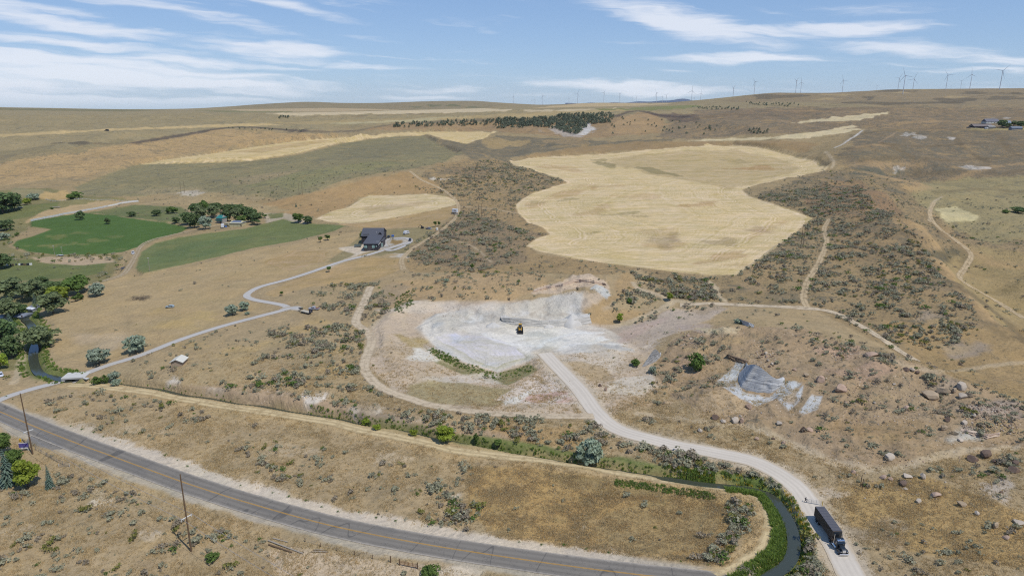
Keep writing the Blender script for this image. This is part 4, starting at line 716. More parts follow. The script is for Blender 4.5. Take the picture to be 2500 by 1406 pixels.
def track_mat(name, rgb, rut=.85, rw=.45, base=.25, edge=1.8, amount=1.0, mid=None):
    m = bpy.data.materials.new(name); m.use_nodes = True; nt = m.node_tree; g = NG(nt); b = nt.nodes['Principled BSDF']; out = nt.nodes['Material Output']
    b.inputs['Roughness'].default_value = .95; b.inputs['Specular IOR Level'].default_value = .1
    uv = nt.nodes.new('ShaderNodeUVMap'); u, v_, _ = g.sep(uv.outputs[0]); geo = nt.nodes.new('ShaderNodeNewGeometry'); pos = geo.outputs['Position']
    wob = g.m('MULTIPLY', g.m('SUBTRACT', g.noise(pos, .25, 3, .6), .5), 1.1); au = g.m('ABSOLUTE', g.m('ADD', u, wob))
    r_ = g.mr(g.m('ABSOLUTE', g.m('SUBTRACT', au, rut)), rw + .35, rw - .2)
    e = g.mr(au, edge, edge - .8)
    a = g.m('MULTIPLY', g.m('MAXIMUM', r_, g.m('MULTIPLY', e, base)), g.mr(g.noise(pos, .35, 4, .7), .22, .55)); a = g.m('MULTIPLY', a, amount, clamp=True)
    n = g.noise(pos, 1.2, 4, .7); f = g.m('ADD', 1.0, g.m('MULTIPLY', g.m('SUBTRACT', n, .5), .4))
    c = tuple(float(x) for x in C(*rgb)) + (1,); col = g.mix(1.0, c, g.xyz(f, f, f), 'MULTIPLY'); nt.links.new(col, b.inputs['Base Color'])
    tr = nt.nodes.new('ShaderNodeBsdfTransparent'); mx = nt.nodes.new('ShaderNodeMixShader')
    nt.links.new(a, mx.inputs[0]); nt.links.new(tr.outputs[0], mx.inputs[1]); nt.links.new(b.outputs[0], mx.inputs[2]); nt.links.new(mx.outputs[0], out.inputs[0]); return m
def road_mat(name, rgb, wheel, wp=(1.6,), wheelk=.1, noise=.25, edge=None, edgec=None, streak=.2, fine=2.0, cracks=False):
    m = bpy.data.materials.new(name); m.use_nodes = True; nt = m.node_tree; g = NG(nt); b = nt.nodes['Principled BSDF']
    b.inputs['Roughness'].default_value = .9; b.inputs['Specular IOR Level'].default_value = .2
    uv = nt.nodes.new('ShaderNodeUVMap'); u, v_, _ = g.sep(uv.outputs[0]); geo = nt.nodes.new('ShaderNodeNewGeometry'); pos = geo.outputs['Position']
    au = g.m('ABSOLUTE', u); f = 1.0
    wv = g.m('ADD', au, g.m('MULTIPLY', g.m('SUBTRACT', g.noise(pos, .1, 2), .5), .5))
    for w in wp: f = g.m('ADD', f, g.m('MULTIPLY', g.mr(g.m('ABSOLUTE', g.m('SUBTRACT', wv, w)), .75, .1), wheelk))
    st = g.noise(g.xyz(g.m('MULTIPLY', u, 1.6), g.m('MULTIPLY', v_, .04), 0.0), 1.0, 4, .65)
    f = g.m('ADD', f, g.m('ADD', g.m('MULTIPLY', g.m('SUBTRACT', st, .5), streak), g.m('MULTIPLY', g.m('SUBTRACT', g.noise(pos, fine, 4, .7), .5), noise)))
    f = g.m('ADD', f, g.m('MULTIPLY', g.m('SUBTRACT', g.noise(pos, .06, 3, .6), .5), .22))
    c = tuple(float(x) for x in C(*rgb)) + (1,); col = g.mix(1.0, c, g.xyz(f, f, f), 'MULTIPLY')
    if cracks:
        cr = g.m('ABSOLUTE', g.m('SUBTRACT', g.noise(g.xyz(g.m('MULTIPLY', u, .02), g.m('MULTIPLY', v_, .06), 7.0), 1.0, 2, .5), .5)); ck = g.mr(g.m('ADD', cr, g.m('MULTIPLY', g.noise(pos, 1.5, 2), .004)), .0085, .003)
        l2 = g.noise(pos, .16, 4, .7); al = g.mr(g.m('ABSOLUTE', g.m('SUBTRACT', l2, .5)), .010, .003)
        col = g.mix(g.m('MULTIPLY', g.m('MAXIMUM', ck, g.m('MULTIPLY', al, .6)), .55), col, (.05, .05, .05, 1))
        pt = g.mr(g.noise(g.xyz(g.m('MULTIPLY', u, .16), g.m('MULTIPLY', v_, .035), 3.0), 1.0, 2, .4), .60, .63); col = g.mix(g.m('MULTIPLY', pt, .3), col, (.11, .105, .10, 1))
    if edge: col = g.mix(g.mr(g.m('ADD', au, g.m('MULTIPLY', g.m('SUBTRACT', g.noise(pos, .8, 3, .7), .5), 1.2)), edge - .3, edge + .5), col, tuple(float(x) for x in C(*edgec)) + (1,))
    nt.links.new(col, b.inputs['Base Color']); return m
M_ASPH = road_mat('asphalt', (134, 128, 119), None, (1.0, 2.9), -.13, .26, 3.85, (172, 163, 150), .34, 3.0, cracks=True)
M_GRAV = road_mat('driveway_gravel', (186, 182, 176), None, (.8,), .06, .3, 1.75, (176, 162, 140), .12, 2.2)
M_HAUL = road_mat('haul_gravel', (205, 195, 180), None, (.9, 2.3), .10, .2, 3.1, (198, 182, 158), .34, 1.2)
road = ribbon('paved_road', RD['road'], 4.35, M_ASPH, .10, 13, ragged=.15)
yl = mat('road_paint_yellow', (200, 154, 70), .8, var=.35, scale=.5)
for sft in (-.14, .14):
    o = ribbon('road_marking', RD['road'], .07, yl, .135, 2, shift=sft)
ribbon('gravel_driveway', RD['drive'], 2.1, M_GRAV, .08, 7, ragged=.3)
sp = [(690, 757), (712, 752), (735, 754)]; ribbon('gravel_driveway', wline(sp), 3.2, M_GRAV, .11, 7, ragged=.5)
loop = [(940, 607), (955, 612), (980, 604), (1000, 592), (998, 583), (975, 581), (950, 584), (938, 592), (944, 602)]; ribbon('gravel_driveway', wline(loop), 2.3, M_GRAV, .12, 7, ragged=.3)
ribbon('gravel_road', RD['haul'], 3.7, M_HAUL, .09, 11, ragged=.5)
M_TR1 = track_mat('two_track_dirt', (216, 194, 150), 1.0, .6, .7, 2.7, .95); M_TR2 = track_mat('pale_track', (208, 190, 162), .9, .8, .85, 2.6, .95); M_TR3 = track_mat('farm_lane', (196, 178, 148), 1.0, .6, .5, 2.3, .75); M_TR4 = track_mat('faint_track', (204, 182, 146), .9, .7, .75, 2.3, .85)
ribbon('dirt_track', RD['canalroad'], 2.9, M_TR1, .10, 7); ribbon('dirt_track', RD['bench'], 2.6, M_TR2, .10, 7); ribbon('dirt_track', RD['farm'], 2.3, M_TR3, .10, 7)
for p, hw, m in ((L_UP1, 2.5, M_TR2), (L_UP2, 2.2, M_TR4), (L_UP3, 2.6, M_TR4), (L_HOUSE2, 2.2, M_TR4)): ribbon('dirt_track', wline(p), hw, m, .14, 7)
wm = bpy.data.materials.new('canal_water'); wm.use_nodes = True; b = wm.node_tree.nodes['Principled BSDF']; b.inputs['Base Color'].default_value = (.045, .052, .038, 1); b.inputs['Roughness'].default_value = .12; b.inputs['Specular IOR Level'].default_value = .5
g = NG(wm.node_tree); geo = wm.node_tree.nodes.new('ShaderNodeNewGeometry'); q = wm.node_tree.nodes.new('ShaderNodeBump'); q.inputs['Strength'].default_value = .08; wm.node_tree.links.new(g.noise(geo.outputs['Position'], 1.4, 3), q.inputs['Height']); wm.node_tree.links.new(q.outputs[0], b.inputs['Normal'])
PCW = CANW['canal']; ribbon('canal_water', PCW[:KCAN + 1], 1.2, wm, nx=3, z=0.0); ribbon('canal_water', PCW[KCAN:], 1.65, wm, nx=3, z=0.0); ribbon('canal_water', CANW['canal_up'], 1.9, wm, nx=3, z=0.0)
# ------------------------------------------------------------------ helpers for things
def link(o, parent=None):
    COL.objects.link(o)
    if parent is not None: o.parent = parent
    return o
def tag(o, label=None, cat=None, group=None, kind=None):
    if label: o['label'] = label
    if cat: o['category'] = cat
    if group: o['group'] = group
    if kind: o['kind'] = kind
    return o
def thing(name, loc, label, cat, group=None, rz=0.0):
    o = bpy.data.objects.new(name, None); o.empty_display_size = .5; COL.objects.link(o); o.location = loc; o.rotation_euler = (0, 0, rz)
    return tag(o, label, cat, group)
def copy_tree(o, loc=None, rz=None, scale=None, label=None, group=None):
    c = o.copy(); COL.objects.link(c)
    for ch in list(o.children):
        d = ch.copy(); COL.objects.link(d); d.parent = c
        for g2 in list(ch.children):
            e = g2.copy(); COL.objects.link(e); e.parent = d
    if loc is not None: c.location = loc
    if rz is not None: c.rotation_euler = (0, 0, rz)
    if scale is not None: c.scale = scale
    if label: c['label'] = label
    if group: c['group'] = group
    return c
class MB:
    """collects shapes into one mesh"""
    def __init__(s): s.v = []; s.f = []
    def add(s, vs, fs):
        b = len(s.v); s.v += [tuple(v) for v in vs]; s.f += [tuple(i + b for i in f) for f in fs]; return s
    def box(s, c, d, rz=0.0, taper=1.0, rx=0.0):
        M = Matrix.Rotation(rz, 3, 'Z') @ Matrix.Rotation(rx, 3, 'X'); vs = []
        for z in (-.5, .5):
            k = taper if z > 0 else 1.0
            for x, y in ((-.5, -.5), (.5, -.5), (.5, .5), (-.5, .5)): vs.append(Vector(c) + M @ Vector((x * d[0] * k, y * d[1] * k, z * d[2])))
        return s.add(vs, [(3, 2, 1, 0), (4, 5, 6, 7), (0, 1, 5, 4), (1, 2, 6, 5), (2, 3, 7, 6), (3, 0, 4, 7)])
    def tube(s, a, b, r, r2=None, n=8, cap=True):
        a = Vector(a); b = Vector(b); r2 = r if r2 is None else r2; d = (b - a).normalized(); u = d.orthogonal().normalized(); w = d.cross(u); vs = []
        for p, q in ((a, r), (b, r2)):
            for i in range(n): t = 2 * math.pi * i / n; vs.append(p + (u * math.cos(t) + w * math.sin(t)) * q)
        fs = [(i, (i + 1) % n, n + (i + 1) % n, n + i) for i in range(n)]
        if cap: fs += [tuple(range(n))[::-1], tuple(range(n, 2 * n))]
        return s.add(vs, fs)
    def prism(s, prof, a, b, axis='y'):
        """profile (p,q) extruded along an axis from a to b: y -> (x,z), x -> (y,z), z -> (x,y)"""
        n = len(prof); vs = []
        for t in (a, b):
            for p, q in prof: vs.append({'y': (p, t, q), 'x': (t, p, q), 'z': (p, q, t)}[axis])
        return s.add(vs, [(i, (i + 1) % n, n + (i + 1) % n, n + i) for i in range(n)] + [tuple(range(n))[::-1], tuple(range(n, 2 * n))])
    def build(s, name, m, parent=None, bevel=0.0, smooth=False):
        me = bpy.data.meshes.new(name); me.from_pydata(s.v, [], s.f); bm = bmesh.new(); bm.from_mesh(me)
        bmesh.ops.recalc_face_normals(bm, faces=bm.faces)
        if bevel: bmesh.ops.bevel(bm, geom=[e for e in bm.edges if e.calc_face_angle(0) > .5], offset=bevel, segments=1, affect='EDGES', clamp_overlap=True)
        bm.to_mesh(me); bm.free()
        if smooth: me.polygons.foreach_set('use_smooth', [True] * len(me.polygons))
        me.materials.append(m); o = bpy.data.objects.new(name, me); return link(o, parent)
def obj_mesh(name, me, parent=None): return link(bpy.data.objects.new(name, me), parent)

# ------------------------------------------------------------------ foliage
def leaf_mat(name, c1, c2, trans=.25, k=None, rndv=.22):
    k = k or .95; trans = min(trans + .15, .5)
    m = bpy.data.materials.new(name); m.use_nodes = True; nt = m.node_tree; g = NG(nt); b = nt.nodes['Principled BSDF']; out = nt.nodes['Material Output']
    b.inputs['Roughness'].default_value = .75; b.inputs['Specular IOR Level'].default_value = .2
    geo = nt.nodes.new('ShaderNodeNewGeometry'); oi = nt.nodes.new('ShaderNodeObjectInfo')
    a = tuple(float(x) for x in C(*c1, k=k)) + (1,); d = tuple(float(x) for x in C(*c2, k=k)) + (1,)
    f = g.m('ADD', g.m('MULTIPLY', geo.outputs['Random Per Island'], .6), g.m('MULTIPLY', oi.outputs['Random'], .4))
    col = g.mix(f, a, d); q = g.m('ADD', 1 - rndv, g.m('MULTIPLY', oi.outputs['Random'], 2 * rndv)); col = g.mix(1.0, col, g.xyz(q, q, q), 'MULTIPLY')
    nt.links.new(col, b.inputs['Base Color'])
    tl = nt.nodes.new('ShaderNodeBsdfTranslucent'); nt.links.new(col, tl.inputs[0]); mx = nt.nodes.new('ShaderNodeMixShader'); mx.inputs[0].default_value = trans
    nt.links.new(b.outputs[0], mx.inputs[1]); nt.links.new(tl.outputs[0], mx.inputs[2]); nt.links.new(mx.outputs[0], out.inputs[0]); MATS[name] = m; return m
def cards(cent, rad, n, size, seed, squash=1.0, upright=0.0, inner=.55, tri=False):
    """n leaf clumps spread through the outer shell of each ball"""
    r = np.random.default_rng(seed); cent = np.asarray(cent, float); rad = np.asarray(rad, float); k = len(cent)
    idx = r.integers(0, k, n); w = rad[idx] ** 2; d = r.normal(size=(n, 3)); d /= np.linalg.norm(d, axis=1)[:, None]
    d[:, 2] = np.where(d[:, 2] < -.35, -d[:, 2] * .6, d[:, 2])
    sh = inner + (1 - inner) * r.random(n) ** .5; p = cent[idx] + d * (rad[idx] * sh)[:, None] * np.array([1, 1, squash])
    nrm = d + r.normal(size=(n, 3)) * .55; nrm[:, 2] += .25 - upright; nrm /= np.linalg.norm(nrm, axis=1)[:, None]
    t = np.cross(nrm, r.normal(size=(n, 3))); t /= np.linalg.norm(t, axis=1)[:, None] + 1e-9; b = np.cross(nrm, t)
    s = size * (.6 + .8 * r.random(n)); sx = s[:, None] * t; sy = (s * (.6 + .5 * r.random(n)))[:, None] * b
    V = np.stack([p - sx - sy * .6, p + sx * .7 - sy, p + sx + sy * .8, p - sx * .5 + sy], 1); V[:, 1] += nrm * s[:, None] * .25; V[:, 3] += nrm * s[:, None] * .2
    return V.reshape(-1, 3), np.arange(n * 4).reshape(-1, 4)
def leaf_mesh(name, m, *parts):
    V = np.concatenate([p[0] for p in parts]); off = 0; Q = []
    for v, q in parts: Q.append(q + off); off += len(v)
    me = np_mesh(name, V, np.concatenate(Q), smooth=False); me.materials.append(m); return me
M_SAGE = leaf_mat('sagebrush_leaf', (158, 156, 130), (120, 118, 98), .18, .78)
M_SAGE2 = leaf_mat('dry_sagebrush_leaf', (148, 136, 116), (112, 104, 90), .15, .78)
M_RABBIT = leaf_mat('rabbitbrush_leaf', (142, 138, 74), (98, 102, 54), .2)
M_GREEN = leaf_mat('green_leaf', (104, 122, 62), (64, 86, 40), .25, .74)
M_YGREEN = leaf_mat('yellow_green_leaf', (146, 156, 62), (104, 122, 44), .3, .74)
M_DGREEN = leaf_mat('dark_green_leaf', (106, 122, 78), (68, 88, 52), .25, .8)
M_GGREEN = leaf_mat('grey_green_leaf', (128, 138, 96), (84, 96, 66), .25, .82)
M_OLIVE = leaf_mat('silver_leaf', (152, 162, 142), (108, 120, 100), .2, .74)
M_SPRUCE = leaf_mat('spruce_needles', (112, 130, 116), (66, 86, 70), .1)
M_JUNI = leaf_mat('juniper_needles', (112, 118, 96), (80, 90, 72), .15, .85)
M_REED = leaf_mat('reed_leaf', (136, 150, 74), (98, 120, 54), .35, .75); M_FLOWER = leaf_mat('yellow_flower', (214, 186, 50), (180, 150, 40), .2)
M_BARK = mat('bark', (112, 98, 82), .9, var=.3, scale=3)
def sage_proto(i, m):
    r = np.random.default_rng(100 + i); k = 5 + i % 3
    c = np.stack([r.normal(0, .24, k), r.normal(0, .24, k), .26 + .16 * r.random(k)], 1); c[0] = (0, 0, .36)
    return leaf_mesh('sagebrush', m, cards(c, .2 + .14 * r.random(k), 84, .085, 10 + i, .95, .1, .5))
SAGE_ME = [sage_proto(i, M_SAGE if i < 4 else M_SAGE2) for i in range(6)] + [sage_proto(7, M_RABBIT), sage_proto(8, M_GREEN)]

# ---- where the brush grows: plants per square metre
BD = np.zeros_like(ZG)
near = 1 - sstep(620, 1000, DD)
BD += SG ** 1.5 * .05 * near
def brush(poly, d, soft=8, warp=12):
    sl, sd = area(poly); w = sstep(-soft, soft, sd + NW1[sl] * 1.6 * warp); BD[sl] = BD[sl] * (1 - w) + d * w
brush([(-50, 1120), (250, 1165), (480, 1270), (700, 1335), (1000, 1385), (1000, 1440), (-50, 1440)], .045); brush([(640, 1325), (960, 1375), (1160, 1385), (1100, 1440), (700, 1440)], .008)
brush([(560, 1075), (800, 1090), (1000, 1140), (1170, 1130), (1190, 1240), (1150, 1305), (1000, 1300), (800, 1215), (600, 1150)], .042); brush([(230, 955), (430, 990), (560, 1020), (420, 1050), (330, 1045), (130, 1000), (120, 965)], .045)
brush([(960, 1150), (1180, 1160), (1160, 1300), (1010, 1290), (940, 1220)], .06); brush([(250, 1010), (500, 1040), (420, 1100), (250, 1070)], .012)
brush([(360, 905), (460, 925), (600, 940), (760, 960), (900, 990), (1060, 1030), (1000, 1045), (800, 1015), (600, 985), (400, 950)], .055)
brush([(620, 800), (760, 800), (880, 790), (905, 860), (920, 930), (960, 975), (800, 950), (640, 950), (580, 900), (680, 850)], .085); brush([(300, 870), (500, 800), (640, 790), (620, 900), (480, 925), (340, 910)], .014)
brush([(740, 715), (800, 695), (920, 690), (930, 705), (880, 725), (870, 780), (800, 760), (745, 735)], .07); brush([(870, 770), (895, 735), (925, 705), (965, 735), (945, 770), (900, 800)], .09)
brush([(920, 990), (1100, 1010), (1300, 1020), (1440, 1030), (1500, 1065), (1640, 1098), (1850, 1150), (1800, 1165), (1430, 1108), (1100, 1062), (960, 1030)], .10)
brush([(1640, 1100), (1850, 1140), (1930, 1190), (1965, 1260), (1985, 1320), (2010, 1400), (1985, 1440), (1900, 1420), (1950, 1330), (1945, 1240), (1880, 1180), (1700, 1150)], .16)
brush([(1762, 1228), (1800, 1215), (1838, 1235), (1830, 1300), (1780, 1355), (1745, 1385), (1700, 1370), (1750, 1340), (1775, 1290)], .30); brush([(1445, 1340), (1560, 1358), (1690, 1380), (1690, 1402), (1560, 1382), (1445, 1362)], .26)
brush([(1180, 1150), (1440, 1180), (1740, 1230), (1740, 1330), (1450, 1330), (1180, 1300)], .004)
brush([(1540, 655), (1730, 680), (1760, 735), (1640, 735), (1560, 700)], .13); brush([(1540, 705), (1620, 730), (1600, 760), (1500, 760), (1490, 735)], .07); brush([(1560, 765), (1640, 742), (1760, 745), (1700, 780), (1560, 790)], .05)
brush([(1590, 880), (1650, 825), (1720, 810), (1790, 820), (1760, 880), (1650, 950), (1740, 930), (1800, 960), (1700, 960), (1560, 1010), (1900, 1065), (2060, 1120), (1900, 1100), (1560, 1030)], .05)
brush([(1800, 800), (2100, 855), (2250, 890), (2500, 985), (2500, 1080), (2250, 1120), (2060, 1130), (1960, 1060), (2010, 980), (1960, 930), (1850, 870)], .038); brush([(1900, 790), (2100, 850), (2200, 880), (2330, 920), (2280, 950), (2100, 890), (1950, 830)], .08)
brush([(2020, 1120), (2200, 1160), (2500, 1090), (2500, 1190), (2300, 1170), (2100, 1200)], .06); brush([(2060, 1280), (2250, 1300), (2500, 1340), (2500, 1440), (2100, 1440)], .04); brush([(2080, 1195), (2250, 1190), (2500, 1280), (2500, 1330), (2200, 1300)], .008)
brush([(1000, 640), (990, 605), (1090, 545), (1130, 512), (1270, 560), (1340, 578), (1270, 605), (1290, 640), (1150, 665)], .07); brush([(1005, 668), (1100, 665), (1330, 665), (1330, 690), (1250, 730), (1000, 730)], .03)
brush([(960, 455), (1110, 480), (1260, 505), (1390, 445), (1250, 398), (1180, 390), (1060, 455)], .05); brush([(1850, 480), (1990, 535), (1840, 640), (1800, 675), (1880, 740), (1990, 745), (2220, 860), (2330, 840), (2420, 800), (2320, 690), (2220, 560), (2080, 440)], .075)
for poly, v in ((FIELD_BIG, 0), (FIELD_SMALL, 0), (FIELD_ALF, 0), (FIELD_PAST, 0), (FIELD_GREY, .01), (FIELD_MID, 0), (FIELD_DRY, .003), ([(1015, 800), (1090, 760), (1240, 742), (1420, 713), (1412, 785), (1545, 822), (1400, 864), (1212, 908), (1060, 846)], 0),
                ([(1690, 1012), (1708, 965), (1765, 950), (1818, 978), (1822, 1006), (1740, 1020)], .004), ([(1745, 935), (1800, 872), (1806, 905), (1812, 955), (1905, 960), (1960, 935), (2010, 966), (1962, 1012), (1850, 990)], .002),
                ([(905, 800), (960, 752), (1000, 737), (1015, 800), (1060, 846), (1130, 890), (960, 940), (890, 850)], .006), ([(-300, 480), (320, 490), (280, 690), (60, 900), (-300, 950)], .012), ([(640, 505), (870, 440), (1060, 440), (960, 476), (770, 532)], .006),
                ([(820, 640), (850, 590), (1000, 560), (1010, 600), (930, 625)], .004), ([(1480, 800), (1560, 795), (1640, 765), (1770, 755), (1600, 827), (1500, 1010), (1350, 890)], .006)):
    sl, sd = area(poly); BD[sl] = np.where(sd > -2, np.minimum(BD[sl], v), BD[sl])
for k, r_ in (('road', 8), ('drive', 3), ('haul', 5), ('canalroad', 3.4), ('bench', 2.6), ('farm', 3.5)):
    sl, d, _ = lfield(RD[k], r_ + 1); BD[sl] *= (d > r_)
for P in CANW.values(): sl, d, _ = lfield(P, 8); BD[sl] *= (d > 3.2)
for p in (L_UP1, L_UP2, L_UP3, L_HOUSE2, L_UP4, L_UP5, L_MOUND): sl, d, _ = lfield(wline(p), 4); BD[sl] *= (d > 1.8)
clump = fbm(XX / 7, YY / 7, 81, 3); HEDGE = BD > .2; B0 = BD.copy(); BD *= 3.4 * np.clip((clump - .36) * 4.0, .10, 2.5) * (DD < 1050) * (DD > 120) * (np.abs(TT) < .74)
BD = np.where(HEDGE & (DD < 400), B0 * 2.2, BD)
cell = (DD * np.gradient(TH)[:, None]) * (DD * np.gradient(RH)[None, :])
lam = (BD * cell).ravel(); tot = lam.sum(); rg = np.random.default_rng(5); NB = int(min(tot, 75000)); print('BUSHES', tot, NB)
ci = rg.choice(lam.size, NB, p=lam / tot); bi, bj = ci // nR, ci % nR
bth = TH[bi] + (rg.random(NB) - .5) * np.gradient(TH)[bi]; brr = RH[bj] + (rg.random(NB) - .5) * np.gradient(RH)[bj]
bx = np.exp(brr) * np.sin(bth); by = np.exp(brr) * np.cos(bth); bz = hz(bx, by) - .03
bs_ = 1.0 + 1.75 * rg.random(NB) ** 1.8; loopd = BD[bi, bj] > .2; bs_ *= np.where(loopd, 1.3, 1.0); bs_ *= np.where(rg.random(NB) < .42, .5, 1.0)
bk = rg.choice(8, NB, p=[.18, .18, .16, .14, .13, .11, .05, .05])
vx, vy = to_px(bx, by, bz); seen = (vx > 0) & (vx < 2500) & (vy < 1406)
app = bs_ / (by * math.cos(PITCH) + (H - bz) * math.sin(PITCH)) * seen
# road verge tufts
TUFT = []
s_ = RD['road']
for i in range(0, len(s_), 2):
    if rnd.random() < .75:
        t = s_[min(i + 1, len(s_) - 1)] - s_[i]; n = np.array([-t[1], t[0]]) / (math.hypot(t[0], t[1]) + 1e-6); o = rnd.uniform(6.2, 8.5)
        TUFT.append((s_[i][0] + n[0] * o, s_[i][1] + n[1] * o, rnd.uniform(.5, 1.0), 7))
big = np.argsort(-app)[:300]; rest = np.ones(NB, bool); rest[big] = False
def region(px, py):
    if py > 1180 and px > 2030: return 'in the golden grass on the lower right'
    if px > 1930 and py > 1150: return 'on the bank between the canal bend and the truck'
    if 1690 < px and py > 1200: return 'in the thick hedge inside the canal bend'
    if px > 1430 and py > 1330: return 'in the row along the road below the golden basin'
    if px > 1560 and py > 780: return 'on the boulder strewn mound right of the quarry'
    if py > 1330 and px > 620: return 'by the pale yard below the paved road'
    road_y = np.interp(px, [0, 450, 1100, 1700], [1005, 1178, 1340, 1410])
    if py > road_y: return 'on the slope below the paved road'
    if px > 900 and py < 1160: return 'between the canal and the gravel quarry road'
    if py > np.interp(px, [0, 400, 900, 1400], [940, 965, 1050, 1130]): return 'between the paved road and the canal track'
    return 'on the bench above the canal bluff'
KN = ['grey green', 'grey green', 'grey green', 'grey green', 'brownish grey', 'brownish grey', 'yellow green', 'dark green']
BUSHES = []
for i in big:
    o = obj_mesh('sagebrush', SAGE_ME[bk[i]]); s = bs_[i]; o.location = (bx[i], by[i], bz[i]); o.scale = (s * rg.uniform(.85, 1.2), s * rg.uniform(.85, 1.2), s * rg.uniform(.75, 1.0)); o.rotation_euler = (0, 0, rg.uniform(0, 6.28))
    sz = 'large' if s > 2.4 else ('small' if s < 1.3 else 'rounded'); BUSHES.append((o, float(vx[i]), float(vy[i]), f'{sz} {KN[bk[i]]} sagebrush'))
LANDM = []      # named things a bush can be described by: photo point and name
def label_bushes():
    for o, px, py, head in BUSHES:
        wh = region(px, py); best = None
        for lx, ly, nm in LANDM:
            d = math.hypot(px - lx, (py - ly) * 1.3)
            if d < 120 and (best is None or d < best[0]): best = (d, px - lx, py - ly, nm)
        lab = f'{head} {wh}'
        if best:
            _, dx_, dy_, nm = best; q = ('right of' if dx_ > 0 else 'left of') if abs(dx_) > abs(dy_) * 1.2 else ('below' if dy_ > 0 else 'above'); l2 = f'{head} {q} the {nm}'
            if len(l2.split()) <= 16: lab = l2
        tag(o, lab, 'bush', f'sagebrush {wh}')
def scatter(name, x, y, z, s, k, protos, label, cat=None, zsq=1.0):
    me = bpy.data.meshes.new(name); n = len(x); me.vertices.add(n); me.vertices.foreach_set('co', np.stack([x, y, z], 1).astype(np.float32).ravel())
    a = me.attributes.new('size', 'FLOAT_VECTOR', 'POINT'); s = np.asarray(s); a.data.foreach_set('vector', np.stack([s, s, s * zsq], 1).astype(np.float32).ravel())
    a = me.attributes.new('turn', 'FLOAT', 'POINT'); a.data.foreach_set('value', np.random.default_rng(3).uniform(0, 6.28, n).astype(np.float32))
    a = me.attributes.new('which', 'INT', 'POINT'); a.data.foreach_set('value', np.asarray(k, np.int32))
    o = link(bpy.data.objects.new(name, me)); tag(o, label, cat, kind='stuff')
    ng = bpy.data.node_groups.new(name, 'GeometryNodeTree'); ng.interface.new_socket('Geometry', in_out='INPUT', socket_type='NodeSocketGeometry'); ng.interface.new_socket('Geometry', in_out='OUTPUT', socket_type='NodeSocketGeometry')
    N = ng.nodes; L = ng.links; gi = N.new('NodeGroupInput'); go = N.new('NodeGroupOutput'); iop = N.new('GeometryNodeInstanceOnPoints'); gti = N.new('GeometryNodeGeometryToInstance')
    for me_ in reversed(protos):
        po = bpy.data.objects.new('plant', me_); oi = N.new('GeometryNodeObjectInfo'); oi.inputs['Object'].default_value = po; oi.inputs['As Instance'].default_value = False; g1 = N.new('GeometryNodeGeometryToInstance'); L.new(oi.outputs['Geometry'], g1.inputs[0]); jn = N.new('GeometryNodeJoinGeometry') if me_ is protos[-1] else jn
        L.new(g1.outputs[0], jn.inputs[0])
    def attr(nm, t):
        q = N.new('GeometryNodeInputNamedAttribute'); q.data_type = t; q.inputs['Name'].default_value = nm; return q
    m2p = N.new('GeometryNodeMeshToPoints'); L.new(gi.outputs[0], m2p.inputs[0]); L.new(m2p.outputs[0], iop.inputs['Points']); L.new(jn.outputs[0], iop.inputs['Instance']); iop.inputs['Pick Instance'].default_value = True
    L.new(attr('which', 'INT').outputs[0], iop.inputs['Instance Index']); L.new(attr('size', 'FLOAT_VECTOR').outputs[0], iop.inputs['Scale'])
    cx = N.new('ShaderNodeCombineXYZ'); L.new(attr('turn', 'FLOAT').outputs[0], cx.inputs[2]); L.new(cx.outputs[0], iop.inputs['Rotation']); L.new(iop.outputs[0], go.inputs[0])
    md = o.modifiers.new('scatter', 'NODES'); md.node_group = ng; return o
tx = np.array([t[0] for t in TUFT]); ty = np.array([t[1] for t in TUFT])
scatter('sagebrush_cover', np.concatenate([bx[rest], tx]), np.concatenate([by[rest], ty]), np.concatenate([bz[rest], hz(tx, ty) - .02]), np.concatenate([bs_[rest], [t[2] for t in TUFT]]), np.concatenate([bk[rest], [t[3] for t in TUFT]]), SAGE_ME, 'smaller sagebrush scattered over the dry slopes')

# grass tufts in the foreground, reeds along the canal
def tuft_mesh(name, m, n, h, w, seed, lean=.35):
    r = np.random.default_rng(seed); V = []
    for i in range(n):
        a = r.uniform(0, 6.28); p = np.array([r.normal(0, .3), r.normal(0, .3), 0]); q = p + np.array([math.cos(a) * lean * r.random(), math.sin(a) * lean * r.random(), 1]) * h * r.uniform(.6, 1.1); t = np.array([-math.sin(a), math.cos(a), 0]) * w
        V += [p - t, p + t, q + t * .5, q - t * .5]
    me = np_mesh(name, np.array(V), np.arange(4 * n).reshape(-1, 4), False); me.materials.append(m); return me
M_GRASS = leaf_mat('dry_grass_blade', (212, 190, 144), (186, 164, 122), .35); M_GRASS2 = leaf_mat('tan_grass_blade', (196, 180, 146), (168, 154, 122), .35)
GR = [tuft_mesh('grass_tuft', M_GRASS, 12, .42, .05, 1), tuft_mesh('grass_tuft', M_GRASS, 10, .34, .06, 2), tuft_mesh('grass_tuft', M_GRASS2, 12, .36, .06, 3)]
gd = (.55 + 1.5 * np.clip(fbm(XX / 6, YY / 6, 91, 3) - .42, 0, 1) * 4) * (DD < 330) * (DD > 125) * (np.abs(TT) < .735) * (1 - .9 * sstep(.5, 1.0, PL)) * sstep(330, 220, DD)
sl, sd = area([(1140, 1140), (1500, 1165), (1830, 1215), (1800, 1300), (1745, 1375), (1420, 1348), (1140, 1260)]); gd[sl] *= np.where(sd > 0, 2.6, 1)
sl, sd = area([(2050, 1190), (2250, 1160), (2600, 1290), (2600, 1400), (2200, 1340), (2080, 1285)]); gd[sl] *= np.where(sd > 0, 2.2, 1)
for k, r_ in (('road', 7), ('drive', 2.4), ('haul', 4.6), ('canalroad', 2.0), ('bench', 2.2)): sl, d, _ = lfield(RD[k], r_ + 1); gd[sl] *= (d > r_)
